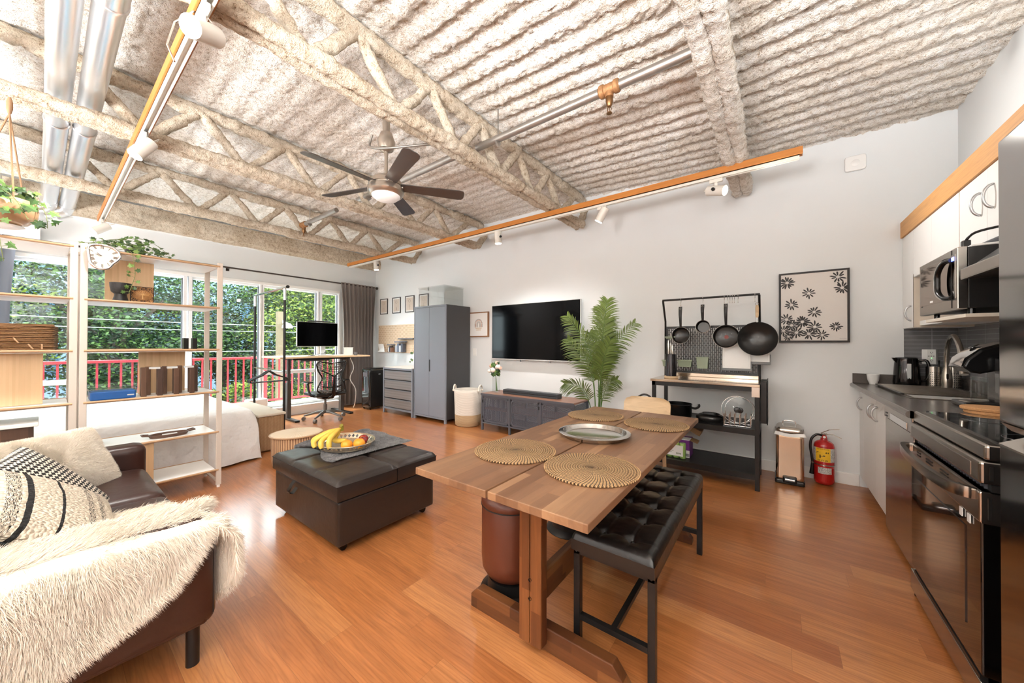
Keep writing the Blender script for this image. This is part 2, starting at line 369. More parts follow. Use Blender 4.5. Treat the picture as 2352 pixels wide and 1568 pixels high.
truss(-3.77, Y1, 'sprayed beige truss behind the ceiling fan, crossed over by the silver ducts', 4.12)
truss(-2.03, [-.9, -.3, .3, .85, 1.42, 1.98, 2.5, 3.08, 3.64], 'sprayed truss in front of the ceiling fan, ending above the television', 4.18)
truss(-.26, [], 'thick double sprayed beam ending on the wall above the pot rack', 4.22, zb=2.785)
# end stubs
g = G(); nx2 = 300
yy = np.linspace(-1.9, YB, 420); prof = [(XW - .01, 2.815), (XW + .1, 2.80), (XW + .18, 2.84), (XW + .2, 2.93), (XW + .17, 3.08)]
pp = []
for (a, b), (c, d) in zip(prof, prof[1:]):
    for k in range(7): pp.append((a + (c - a) * k / 7, b + (d - b) * k / 7))
pp.append(prof[-1]); pp = np.array(pp)
PY, PI_ = np.meshgrid(yy, np.arange(len(pp)), indexing='ij'); A = np.stack([pp[PI_][..., 0], PY, pp[PI_][..., 1]], -1)
h = .018 * fbm(A * 20, 3, 2) + .02 * fbm(A * 3, 2, 6); A[..., 0] += h; A[..., 2] -= h * .6 * (PI_ > 2)
struct('trim_5', g.grid(A), SPRAYB, smooth=180)
# ================================================================== outside
DECK = planks('deck_boards', [(0, (222, 216, 208)), (1, (232, 226, 220))], .14, 3, (1, 0), .8, .3, .5, .02, False)
struct('deck_floor', G().box(-8.7, -4, -.12, XO, 7, -.02), DECK)
RED = mk('red_railing_paint', (160, 34, 40), .5, var=.04)
XR = -8.4
t = thing('balcony_railing', 'red painted metal railing along the balcony outside the windows', 'railing', (XR, 1.5, 0))
build('top_rail', G().box(XR - .045, -2.6, .93, XR + .045, 5.6, .975), RED, t, bevel=.008)
build('bottom_rail', G().box(XR - .02, -2.6, .05, XR + .02, 5.6, .09), RED, t)
for y in (-1.1, .95, 2.66, 4.4): build('post', G().box(XR - .045, y, -.02, XR + .045, y + .12, .96), RED, t, bevel=.006)
y = -2.5
while y < 5.5:
    build('baluster', G().box(XR - .012, y, .07, XR + .012, y + .024, .94), RED, t); y += .125
LW = mk('weathered_post_wood', (96, 82, 60), .8, var=.12, vs=20)
t = thing('utility_post', 'pale wooden post with a white dome lamp beyond the railing', 'post', (-9.2, 3.3, -.5))
build('pole', G().box(-9.26, 3.24, -1.5, -9.14, 3.36, 1.98), LW, t)
build('lamp_dome', G().lathe([(.0, .12), (.06, .11), (.1, .06), (.11, 0), (.09, 0)], (-9.1, 3.42, 1.6), 20), WHITE, t, smooth=40)
build('lamp_bracket', G().bar((-9.2, 3.3, 1.78), (-9.1, 3.42, 1.7), .05), WHITE, t)
WIRE = mk('pale_cable', (120, 124, 122), .5)
for i, (za, zb_) in enumerate(((1.62, 1.66), (1.78, 1.8), (1.16, 1.2))):
    pts = [(-9.9, -4 + 13 * k / 24, za + (zb_ - za) * k / 24 - .12 * math.sin(PI * k / 24)) for k in range(25)]
    solo('power_line', ['pale cable crossing in front of the trees, middle one of three', 'pale cable crossing in front of the trees, highest of three', 'pale cable crossing in front of the trees, lowest of three'][i], 'cable', G().tube(pts, .008, 6), WIRE, 'cables outside the windows')
g = G(); m = 26; P = []
for i in range(2):
    P.append([(-7.75 + .0, 0, 0)])
POOLB = N('pool_liner'); _v = POOLB.sep(); POOLB.set(col=POOLB.mix(POOLB.math('LESS_THAN', POOLB.math('FRACT', POOLB.math('MULTIPLY', _v[1], 7)), .12), (88, 176, 208), (222, 150, 140)), rough=.3)
t = thing('paddling_pool', 'round blue paddling pool on the balcony behind the bed', 'pool', (-7.75, .75, -.02))
build('wall', G().lathe([(.50, .0), (.53, .1), (.53, .38), (.5, .42), (.46, .38), (.46, .03)], (-7.75, .75, -.02), 40), POOLB.mat, t, smooth=50)
build('water', G().lathe([(0, .3), (.465, .3)], (-7.75, .75, -.02), 40), mk('pool_water', (96, 190, 222), .1), t)
g = G(); tn = mk('balcony_towel', (214, 168, 178), .9)
solo('folded_rug', 'pink patterned rug rolled out on the balcony left of the pool', 'rug', G().box(-8.2, -1.6, -.02, -7.2, .1, .2), tn, bevel=.05)
# leafy trees
def leafmat(name, a, b, c):
    n = N(name); geo = n.n('NewGeometry'); r = geo.outputs['Random Per Island']; col = n.ramp(r, [(0, a), (.5, b), (1, c)])
    n.set(col=col, rough=.5); tl = n.n('BsdfTranslucent'); n.t.links.new(col, tl.inputs[0]); mx = n.n('MixShader'); mx.inputs[0].default_value = .45
    n.t.links.new(n.b.outputs[0], mx.inputs[1]); n.t.links.new(tl.outputs[0], mx.inputs[2]); n.t.links.new(mx.outputs[0], n.out.inputs[0]); return n.mat
LEAFA = leafmat('tree_leaf', (12, 24, 12), (46, 70, 22), (142, 158, 62)); LEAFB = leafmat('tree_leaf_dark', (8, 20, 14), (28, 52, 26), (90, 118, 54))
BARK = mk('bark', (52, 44, 36), .9, var=.2, vs=20)
def leafcloud(c, R, n, size, seed, clumps=130):
    rs = np.random.RandomState(seed); cc = rs.normal(size=(clumps, 3)); cc /= np.linalg.norm(cc, axis=1, keepdims=True); cc *= (rs.rand(clumps, 1) ** .4)
    cc = cc * np.array(R) + np.array(c); k = rs.randint(0, clumps, n); p = cc[k] + rs.normal(size=(n, 3)) * np.array([.22, .28, .14]) * np.mean(R) * .48
    a = rs.normal(size=(n, 3)); a[:, 2] *= .5; a /= np.linalg.norm(a, axis=1, keepdims=True); b = np.cross(a, rs.normal(size=(n, 3))); b /= np.linalg.norm(b, axis=1, keepdims=True)
    s = size * (.6 + .8 * rs.rand(n, 1)); V = np.stack([p - a * s, p + b * s * .42, p + a * s, p - b * s * .42], 1).reshape(-1, 3)
    g = G(); g.v = [V]; g.n = len(V); g.f = np.arange(4 * n).reshape(-1, 4).tolist(); g.mi = [0] * n; return g
TL = [((-12.2, -1.6, 1.6), (1.6, 1.6, 2.6), LEAFA, 'broad leafy tree beyond the railing at the far left'), ((-12.6, .9, 2.0), (1.5, 1.6, 2.9), LEAFB, 'dark green tree seen through the shelving unit'),
      ((-13.6, 3.2, 1.2), (1.7, 1.8, 2.6), LEAFB, 'dense tree standing between the two rack posts'), ((-12.4, 5.2, 2.2), (1.6, 1.5, 2.4), LEAFA, 'bright green tree behind the monitor'),
      ((-13.2, 7.6, 1.8), (1.7, 1.6, 2.8), LEAFB, 'dark tree at the curtain side of the windows'), ((-14.6, 10.2, 1.6), (2., 2.2, 3), LEAFB, 'tree furthest to the right outside'), ((-11.4, 3.9, -.6), (1.1, 1.6, .9), LEAFA, 'low bush growing behind the railing'),
      ((-11.0, 1.2, -.9), (1.1, 1.9, .9), LEAFA, 'low shrub growing below the balcony'), ((-14.8, -4.2, 1.6), (2., 2.2, 3), LEAFB, 'tree half hidden by the left curtain')]
for i, (c, R, m, lb) in enumerate(TL):
    t = thing('leafy_tree', lb, 'tree', (c[0], c[1], -3), 0, 'trees outside the windows')
    build('foliage', leafcloud(c, R, 30000 if R[2] > 2 else 14000, .047, 20 + i, 130), m, t)
    g = G(); g.tube([(c[0], c[1], -3), (c[0] + .1, c[1] + .1, c[2] - .8), (c[0] - .1, c[1] + .3, c[2] + .8)], [.16, .12, .05], 8)
    for s in (-1, 1): g.tube([(c[0] + .05, c[1] + .1, c[2] - .9), (c[0] + .4, c[1] + s * .9, c[2] + .3)], [.07, .03], 6)
    build('trunk', g, BARK, t)
HILL = N('hedge_bank'); HILL.set(col=HILL.ramp(HILL.noise(sc=2.2, det=8, rough=.8), [(.3, (10, 16, 12)), (.5, (30, 46, 28)), (.68, (92, 116, 66))]), rough=.9); HILL.bump(HILL.noise(sc=6, det=6, rough=.8), 1, .3)
HB = HILL.mat
struct('hillside', G().box(-26, -14, -4, -19, 22, 6.5), HB)
struct('ground_outside', G().box(-26, -14, -3.2, -8.9, 22, -3.0), HB)
SID = mk('blue_grey_siding', (104, 124, 142), .8, var=.08)
for (xx, y0, y1, z1, lb) in ((-17.2, 2.0, 6.2, 3.6, 'blue-grey house behind the trees, between the rack posts'), (-17.4, -2.0, 0.6, 5.2, 'blue-grey house behind the trees at the far left')):
    t = thing('neighbour_house', lb, 'house', (xx, y0, -3)); build('wall', G().box(xx - 1, y0, -3, xx, y1, z1), SID, t)
    k = y0 + .4
    while k < y1 - .9:
        for z in (.3, 1.9, 3.4):
            if z + .9 < z1: build('window', G().box(xx, k, z, xx + .04, k + .7, z + .9), mk('dark_pane', (58, 84, 104), .2), t)
        k += 1.2
# ================================================================== lamps
def smoothpts(p, k=6):
    p = [Vector(q) for q in p]; o = []
    for i in range(len(p) - 1):
        a = p[max(i - 1, 0)]; b = p[i]; c = p[i + 1]; d = p[min(i + 2, len(p) - 1)]
        for j in range(k):
            t_ = j / k; o.append(.5 * ((2 * b) + (c - a) * t_ + (2 * a - 5 * b + 4 * c - d) * t_ ** 2 + (3 * b - a - 3 * c + d) * t_ ** 3))
    return o + [p[-1]]
GLOBE = emis('fill_lamp_globe', (255, 250, 240), 5.0)
def fill_torchiere(x, y, lb, e):  # lamps added out of view; their ceiling bounce fills the room
    z = 1.5; t = thing('added_fill_lamp', lb, 'lamp', (x, y, 0), 0, 'added fill uplighters out of view in the entrance half of the room')
    build('base', G().lathe([(0, 0), (.14, 0), (.14, .015), (.02, .03), (0, .03)], (x, y, 0), 32), BLK, t, smooth=40)
    build('pole', G().cyl((x, y, .03), (x, y, z - .08), .012, 12), BLK, t, smooth=60)
    build('bowl_shade', G().lathe([(.02, -.08), (.09, -.06), (.15, -.01), (.17, .03), (.165, .03), (.145, -.005), (.085, -.05), (0, -.06)], (x, y, z), 36), BLK, t, smooth=50)
    build('bulb', G().ball((x, y, z - .01), .04, 14), GLOBE, t, smooth=180)
    light('SPOT', 'added_fill_beam', (x, y, z + .04), e, (.98, .99, 1), (0, .12, 1), spot_size=math.radians(160), spot_blend=.5, shadow_soft_size=.4)
    light('POINT', 'added_fill_glow', (x, y, z + .1), e * .06, (1, .97, .93), shadow_soft_size=.1)
fill_torchiere(-5.4, -1.9, 'added black fill uplighter, out of view behind the sofa, nearest the windows', 200)
fill_torchiere(-2.9, -2.1, 'added black fill uplighter, out of view behind the sofa, middle of the room', 380)
fill_torchiere(-.6, -1.7, 'added black fill uplighter, out of view behind the camera by the kitchen', 580)
fill_torchiere(.6, -.9, 'added black fill uplighter, out of view beside the refrigerator', 260)
# ---- track lights
TRW = mk('track_white', (214, 208, 198), .4, var=.01)
def track(x0, x1, y, z, lb, w=.035):
    t = thing('track_rail', lb, 'track', ((x0 + x1) / 2, y, z))
    build('board', G().box(x0, y - .005, z - .055, x1, y + .055, z), TRACKW, t, bevel=.002)
    g = G(); g.box(x0 + .04, y + .005, z - .085, x1 - .02, y + .012, z - .055); g.box(x0 + .04, y + .033, z - .085, x1 - .02, y + .04, z - .055); g.box(x0 + .04, y + .005, z - .062, x1 - .02, y + .04, z - .055)
    build('rail', g, TRW, t)
track(-6.45, -1.2, .385, 2.748, 'wooden board with white light track running past the silver ducts')
track(-6.42, .172, 3.42, 2.748, 'long wooden board with white light track along the television wall')
def spot(x, y, z, d, lb, e=10, arm=.09):
    d = Vector(d).normalized(); t = thing('spotlight', lb, 'spotlight', (x, y, z), 0, 'white cylinder spotlights on the tracks')
    build('adapter', G().box(x - .05, y - .012, z - .03, x + .05, y + .012, z), TRW, t, bevel=.003)
    j = Vector((x, y, z - arm)); g = G(); g.bar((x, y, z - .02), tuple(j), .022, .008); build('arm', g, TRW, t)
    c = j + Vector((0, 0, -.01)) - d * .0; a = c - d * .075; b = c + d * .075; R = .042
    build('housing', G().tube([a, a + d * .004, b - d * .004, b], [R * .8, R, R, R], 24, caps=True), TRW, t, smooth=40)
    build('lens', G().tube([b + d * .0005, b + d * .006], [R * .9, R * .82], 24), BULB, t)
    s = d.cross(Vector((0, 0, 1))); s = s.normalized() if s.length > .1 else Vector((1, 0, 0))
    build('knob', G().tube([c + s * R, c + s * (R + .02)], [.014, .014], 6), BLK, t)
    pts = smoothpts([j + Vector((.0, .012, .06)), j + Vector((-.02, .035, .03)) - d * .05, a - d * .035 + Vector((0, .02, .01)), a], 5)
    build('cable', G().tube(pts, .0025, 6), TRW, t)
    light('SPOT', 'spotlight_beam', tuple(b + d * .02), e * 4.0, (1, .965, .92), tuple(d), spot_size=math.radians(125), spot_blend=.8, shadow_soft_size=.04)
K1 = 2.663
spot(-1.93, .4, K1, (.55, -.65, -.45), 'white spotlight on the left track, biggest and nearest', 12)
spot(-3.42, .4, K1, (.1, -.5, -.8), 'white spotlight on the left track, middle one, with visible knob', 12)
spot(-6.2, .4, K1, (.02, -.7, -.6), 'white spotlight at the window end of the left track', 3)
spot(-5.5, 3.44, K1, (0.02, .05, -1), 'white spotlight pointing straight down beside the curtain corner', 16, .06)
spot(-2.80, 3.44, K1, (0.02, .1, -1), 'white spotlight hanging straight down left of the television', 14, .06)
spot(-1.42, 3.44, K1, (-.5, .02, -.8), 'white spotlight tilted down to the left above the television', 8, .07)
spot(-.40, 3.44, K1, (.75, -.25, -.25), 'white spotlight beside the double beam, lens turned to the kitchen', 10, .09)
# hanging chain on the left track, wire hook on the right track
solo('pull_chain', 'fine metal bead chain looping beside the nearest spotlight', 'chain', G().tube([(-2.02, .39, 2.70), (-2.05, .33, 2.62), (-2.07, .31, 2.52), (-2.05, .33, 2.45)], .004, 6), STEEL)
# ---- ceiling fan
FANM = mk('brushed_nickel', (196, 186, 174), .28, .9, var=.02); BLADE = mk('fan_blade_dark', (62, 54, 50), .3, var=.08, coat=.3)
OPAL = emis('opal_lamp_glass', (240, 238, 232), .12)
fx, fy = -2.49, 1.64
t = thing('ceiling_fan', 'five-blade ceiling fan with brushed nickel body and opal lamp', 'fan', (fx, fy, 2.4))
build('canopy', G().lathe([(.0, 2.93), (.045, 2.93), (.07, 2.86), (.055, 2.80), (.02, 2.78), (0, 2.78)], (fx, fy, 0), 28), FANM, t, smooth=40)
build('mounting_stub', G().cyl((fx, fy, 2.925), (fx, fy, 3.17), .03, 16), FANM, t, smooth=60)
build('downrod', G().cyl((fx, fy, 2.58), (fx, fy, 2.8), .014, 14), FANM, t, smooth=60)
build('motor_housing', G().lathe([(0, 2.605), (.03, 2.60), (.035, 2.575), (.10, 2.565), (.118, 2.545), (.12, 2.515), (.112, 2.512), (.112, 2.506), (.126, 2.50), (.14, 2.475), (.14, 2.455), (.125, 2.435), (.11, 2.43), (0, 2.43)], (fx, fy, 0), 48), FANM, t, smooth=35)
build('lamp_shade', G().lathe([(.112, 2.437), (.105, 2.42), (.08, 2.40), (.04, 2.39), (0, 2.387)], (fx, fy, 0), 40), OPAL, t, smooth=180)
for k in range(5):
    g = G(); g.M = TR(fx, fy, 2.51) @ rotz(math.radians(54 + 72 * k)) @ Matrix.Rotation(math.radians(-13), 4, 'X')
    pr = [(.10, -.045), (.58, -.062), (.612, -.055), (.625, -.03), (.625, .03), (.612, .055), (.58, .062), (.10, .045)]
    g.prism(pr, -.003, .003); b = build('blade', g, BLADE, t, bevel=.0015)
    g2 = G(); g2.M = TR(fx, fy, 2.506) @ rotz(math.radians(54 + 72 * k)); g2.box(.06, -.02, -.004, .13, .02, .006); build('blade_iron', g2, FANM, b, bevel=.002)
FLEX = mk('flex_conduit', (150, 144, 136), .4, .7)
pts = [(fx - .12, fy - .05, 2.94), (fx - .14, fy - .06, 2.86), (fx - .06, fy - .08, 2.80), (fx + .08, fy - .02, 2.78), (fx + .24, fy + .1, 2.80), (fx + .40, fy + .28, 2.86), (fx + .46, fy + .3, 2.96)]
build('power_cable', G().tube(smoothpts(pts), .009, 8), FLEX, t, smooth=60)
# ---- sprinkler pipes
PIPE = mk('galvanised_pipe', (168, 164, 158), .38, .85, var=.1, vs=10); RUST = mk('rusty_fitting', (150, 110, 74), .6, .5, var=.35, vs=60); BRASS = mk('brass', (140, 104, 70), .35, .9)
def pipe(x0, x1, y, z, heads, lb, r=.029):
    t = thing('sprinkler_pipe', lb, 'pipe', ((x0 + x1) / 2, y, z), 0, 'sprinkler pipes under the ceiling')
    build('pipe_run', G().cyl((x0, y, z), (x1, y, z), r, 20), PIPE, t, smooth=60)
    build('hanger_ring', G().tube([(x0 + .22, y, z - r - .004), (x0 + .235, y, z - r - .004)], [r + .004] * 2, 4), PIPE, t); build('hanger_rod', G().cyl((x0 + .227, y, z + r), (x0 + .227, y, 3.15), .005, 8), PIPE, t)
    for hx in heads:
        f = build('tee_fitting', G().lathe([(r + .002, -.07), (r + .012, -.06), (r + .012, -.035), (r + .005, -.03), (r + .005, .03), (r + .012, .035), (r + .012, .06), (r + .002, .07)], (hx, y, z), 20, axis=(1, 0, 0)).cyl((hx, y, z), (hx, y, z - .055), r * .9, 16), RUST, t, smooth=40)
        h = G(); h.lathe([(0, -.05), (.022, -.05), (.024, -.08), (.016, -.11), (.012, -.115), (0, -.115)], (hx, y, z), 14)
        for s in (-1, 1): h.tube([(hx + s * .008, y, z - .11), (hx + s * .013, y, z - .135), (hx + s * .006, y, z - .155)], .003, 6)
        h.lathe([(0, -.155), (.018, -.157), (.018, -.16), (0, -.16)], (hx, y, z), 14); h.cyl((hx, y, z - .115), (hx, y, z - .15), .003, 6)
        build('sprinkler_head', h, BRASS, t, smooth=40)
pipe(-2.02, -.27, 2.2, 2.91, [-.86], 'grey sprinkler pipe running to the double beam, with rusty tee and sprinkler head')
pipe(-3.9, -2.1, 2.2, 2.925, [], 'pale sprinkler pipe section behind the ceiling fan')
pipe(-5.36, -4.4, 2.2, 2.92, [-5.32], 'short white sprinkler pipe left of the fan with a hanging sprinkler head')
# ---- silver ducts
DUCT = N('galvanised_duct'); DUCT.set(col=(228, 230, 232), metal=1.0, rough=DUCT.math('ADD', .25, DUCT.math('MULTIPLY', DUCT.noise(sc=3, det=3), .12))); DUCT = DUCT.mat
for (y, z, lb, xe) in ((.055, 2.93, 'round silver duct, left one of the close pair', -6.7), (.19, 2.93, 'round silver duct, right one of the close pair beside the light track', -6.75), (-.30, 2.93, 'round silver duct at the left edge, apart from the close pair', -6.7)):
    t = thing('air_duct', lb, 'duct', (-4, y, z), 0, 'silver ducts under the ceiling'); r = .062
    g = G(); g.tube([(-1.2, y, z), (-2.6, y, z), (-2.62, y, z), (-4.35, y, z), (-4.36, y, z)], [r, r, r - .003, r - .003, r - .006], 32, caps=False)
    build('duct_run', g, DUCT, t, smooth=40)
    for xx in (-2.6, -4.35, -5.9): build('joint_band', G().lathe([(r - .002, -.012), (r + .004, -.008), (r + .004, .008), (r - .002, .012)], (xx, y, z if xx > -5 else z - .02), 32, axis=(1, 0, 0)), DUCT, t, smooth=40)
    g = G(); g.tube([(-4.34, y, z), (-5.9, y - .01, z - .02), (xe, y - .02, z - .04)], [r, r, r], 32, caps=False); build('duct_run', g, DUCT, t, smooth=40)
    g = G(); g.tube(smoothpts([(xe + .02, y - .02, z - .04), (xe - .08, y - .03, z - .08), (xe - .10, y - .10, z - .13), (xe - .1, y - .2, z - .17)]), r + .004, 24); build('elbow', g, DUCT, t, smooth=50)
solo('wall_heater', 'slim white heater box on the wall above the left window', 'heater', G().box(-6.93, -1.2, 2.44, -6.72, -.02, 2.585), WHITE, bevel=.01)
# ================================================================== living area
def leather(name, a, b, rough=.38):
    n = N(name); n.set(col=n.mix(n.noise(sc=3, det=3), a, b), rough=rough, coat=.12, coatr=.25)
    p = n.bump(n.voro(sc=240), .12, .001); n.bump(n.noise(sc=9, det=3, rough=.6), .25, .012, p); return n.mat
SOFAL = leather('sofa_leather', (46, 25, 20), (60, 34, 28), .36); OTTL = leather('ottoman_leather', (34, 27, 25), (46, 38, 34), .36)
BLKL = leather('black_leather', (10, 9, 9), (18, 16, 15), .33); TANL = leather('tan_leather', (88, 42, 24), (104, 52, 32), .42)
SEAM = mk('seam_thread', (30, 24, 22), .7)
def rbox(g, x0, y0, z0, x1, y1, z1, r=.03, k=6, puff=0.0):
    """rounded box as a superellipsoid-ish shell of six grids"""
    hx, hy, hz = (x1 - x0) / 2, (y1 - y0) / 2, (z1 - z0) / 2; c = np.array([(x0 + x1) / 2, (y0 + y1) / 2, (z0 + z1) / 2]); m = 12 + k
    t = np.linspace(-1, 1, m); t = np.sign(t) * (1 - (1 - np.abs(t)) ** 1.6)
    U, V = np.meshgrid(t, t, indexing='ij'); O = np.ones_like(U)
    for P in (np.stack([U, V, O], -1), np.stack([V, U, -O], -1), np.stack([O, U, V], -1), np.stack([-O, V, U], -1), np.stack([V, O, U], -1), np.stack([U, -O, V], -1)):
        Q = P * np.array([hx, hy, hz]); inner = np.clip(Q, -np.array([hx - r, hy - r, hz - r]), np.array([hx - r, hy - r, hz - r])); d = Q - inner
        ln = np.linalg.norm(d, axis=-1, keepdims=True); d = np.where(ln > 1e-9, d / np.maximum(ln, 1e-9), 0); Q = inner + d * np.minimum(ln, r)
        if puff:
            w = (1 - (Q[..., 0] / hx) ** 2).clip(0, 1) * (1 - (Q[..., 1] / hy) ** 2).clip(0, 1); Q[..., 2] += np.sign(Q[..., 2]) * puff * w ** .6 * (np.abs(Q[..., 2]) / hz) ** 3
        g.grid(Q + c)
    return g
def fur(g, P, Nn, D, L, wd, seed=0, jit=.5, droop=.35, rl=.5):
    """thin curved hairs rising from points P with normals Nn, combed along D"""
    rs = np.random.RandomState(seed); n = len(P); l = L * (1 - rl / 2 + rl * rs.rand(n, 1))
    d = Nn * .55 + D + rs.normal(size=(n, 3)) * jit * .5; d /= np.linalg.norm(d, axis=1, keepdims=True)
    s = np.cross(d, rs.normal(size=(n, 3))); s /= np.linalg.norm(s, axis=1, keepdims=True); s = s * wd
    dn = np.array([0, 0, -1.0]); p1 = P + d * l * .5 + dn * l * droop * .15; p2 = P + d * l * .9 + dn * l * droop * .7
    V = np.stack([P - s, P + s, p1 + s * .8, p1 - s * .8, p2], 1).reshape(-1, 3); b = g.n; g.v.append(V); g.n += len(V)
    k = b + 5 * np.arange(n); F4 = np.stack([k, k + 1, k + 2, k + 3], 1).tolist(); F3 = np.stack([k + 3, k + 2, k + 4], 1).tolist()
    g.f += F4 + F3; g.mi += [g.m] * (2 * n); return g
# ------------------------------------------------------------------ sofa
t = thing('sofa', 'dark brown leather sofa with low arms and black legs, at the left', 'sofa', (-2.65, 0, 0))
g = G(); rbox(g, -3.53, -.50, .155, -1.77, .40, .30, .02); build('base', g, SOFAL, t, smooth=180)
for i, (a, b) in enumerate(((-3.34, -2.66), (-2.65, -1.97))): build('seat_cushion', rbox(G(), a, -.30, .27, b, .42, .435, .05, puff=.018), SOFAL, t, smooth=180)
for i, (a, b) in enumerate(((-3.34, -2.66), (-2.65, -1.97))): build('back_cushion', rbox(G(), a, -.46, .40, b, -.24, .74, .06, puff=.0), SOFAL, t, smooth=180)
build('backrest', rbox(G(), -3.5, -.60, .155, -1.8, -.42, .70, .04), SOFAL, t, smooth=180)
for (a, b) in ((-3.52, -3.35), (-1.96, -1.765)):
    ar = build('armrest', rbox(G(), a, -.56, .150, b, .425, .575, .045), SOFAL, t, smooth=180)
    s = G(); x = b - .012 if b > -2 else a + .012
    s.tube([(x, -.5, .505), (x, .38, .505), (x, .412, .49), (x, .412, .19)], .002, 6); build('seam', s, SEAM, ar)
for x in (-3.44, -1.82):
    for y in (.36, -.5): build('leg', G().cyl((x, y, 0), (x, y, .16), .021, 20), BLKM, t, smooth=40)
# ------------------------------------------------------------------ white fur throw over the near arm
FURW = N('cream_fur'); FURW.set(col=FURW.mix(FURW.noise(sc=9, det=3), (228, 215, 196), (252, 244, 232)), rough=.8, sheen=.3); FURW = FURW.mat
def sheet(path, v0, v1, nu, nv, hem0, hem1, axis_y=True):
    pass
# cross-section over the arm: from the seat, up the inner side, over the top, down the outer side; length along y
sec = [(-2.42, .466), (-2.2, .470), (-2.05, .478), (-2.005, .525), (-1.985, .57), (-1.92, .573), (-1.86, .575), (-1.80, .573), (-1.748, .556), (-1.732, .50), (-1.732, .43), (-1.732, .35), (-1.732, .27), (-1.735, .17), (-1.74, .08)]
sec = np.array([(p.x, p.y) for p in smoothpts([(a, b, 0) for a, b in sec], 5)]); nu = len(sec)
out_i = int(np.argmin(np.abs(sec[:, 0] + 1.752) + np.abs(sec[:, 1] - .545)))
def yfront(k):      # front hem of the throw as a function of position along the section
    x, z = sec[k]
    if k < out_i: return .40 + .03 * math.sin(k * .35) if x > -2.0 else .36 + .05 * math.sin(k * .2)
    hz = np.array([.10, .15, .20, .25, .29, .33, .39, .47, .53, .60]); hy = np.array([-.45, -.25, -.12, .02, .10, .20, .29, .345, .385, .40]); return float(np.interp(z, hz, hy))
nv = 60; P = np.zeros((nu, nv, 3))
for k in range(nu):
    yf = yfront(k); yb = -.58
    P[k, :, 0] = sec[k, 0]; P[k, :, 2] = sec[k, 1]; P[k, :, 1] = np.linspace(yb, yf, nv)
w = fbm(P * np.array([3, 3, 3]), 2, 3); P[..., 2] += .014 * w * (P[..., 0] < -1.76); P[..., 0] += .016 * np.abs(w) * (P[..., 0] > -1.76)
g = G(); g.grid(P)
def sample(P, n, seed):
    rs = np.random.RandomState(seed); a = rs.rand(n) * (P.shape[0] - 1.001); b = rs.rand(n) * (P.shape[1] - 1.001); i = a.astype(int); j = b.astype(int); fa = (a - i)[:, None]; fb = (b - j)[:, None]
    p = P[i, j] * (1 - fa) * (1 - fb) + P[i + 1, j] * fa * (1 - fb) + P[i, j + 1] * (1 - fa) * fb + P[i + 1, j + 1] * fa * fb
    nn = np.cross(P[i + 1, j] - P[i, j], P[i, j + 1] - P[i, j]); nn /= np.linalg.norm(nn, axis=1, keepdims=True) + 1e-9; return p, nn, a / P.shape[0], b / P.shape[1]
p, nn, a, b = sample(P, 120000, 5); nn = np.where((nn[:, 2:3] + nn[:, 0:1]) < 0, -nn, nn)
cl = np.stack([fbm(p * 9, 2, 31), fbm(p * 9, 2, 47), fbm(p * 9, 2, 53)], -1)
comb = np.zeros_like(p); comb[:, 2] = -.9; comb[:, 1] = .25; comb[p[:, 0] < -1.8] = (.35, .45, -.1)
fur(g, p, nn, comb + cl * .8, .042, .00075, 1, .45, .3)
p, nn, a, b = sample(P[:, -3:], 14000, 6); nn = np.where((nn[:, 2:3] + nn[:, 0:1]) < 0, -nn, nn); comb = np.zeros_like(p); comb[:, 1] = .8; comb[:, 2] = -.7
fur(g, p, nn, comb, .045, .0008, 2, .5, .3)
# tongue hanging over the front of the arm and seat
uu = np.linspace(0, 1, 26); vv = np.linspace(0, 1, 26); Q = np.zeros((26, 26, 3))
for i, u in enumerate(uu):
    for j, v in enumerate(vv):
        x = -2.06 + .36 * u; hem = .42 - .20 * math.sin(PI * min(1, .15 + u * .8)) - .03; top = .535 if x > -1.97 else .455
        z = top + .015 - (top - hem) * v; y = .40 + .055 * math.sin(min(1, v * 3) * PI / 2) + .018 * math.sin(u * 9)
        Q[i, j] = (x, y, z)
g.grid(Q); p, nn, a, b = sample(Q, 16000, 8); nn = np.where(nn[:, 1:2] < 0, -nn, nn); comb = np.zeros_like(p); comb[:, 2] = -1; comb[:, 0] = .25
fur(g, p, nn, comb, .045, .0008, 3, .6, .3)
solo('fur_throw', 'long-haired cream fur throw draped over the near arm of the leather sofa', 'throw', g, FURW)
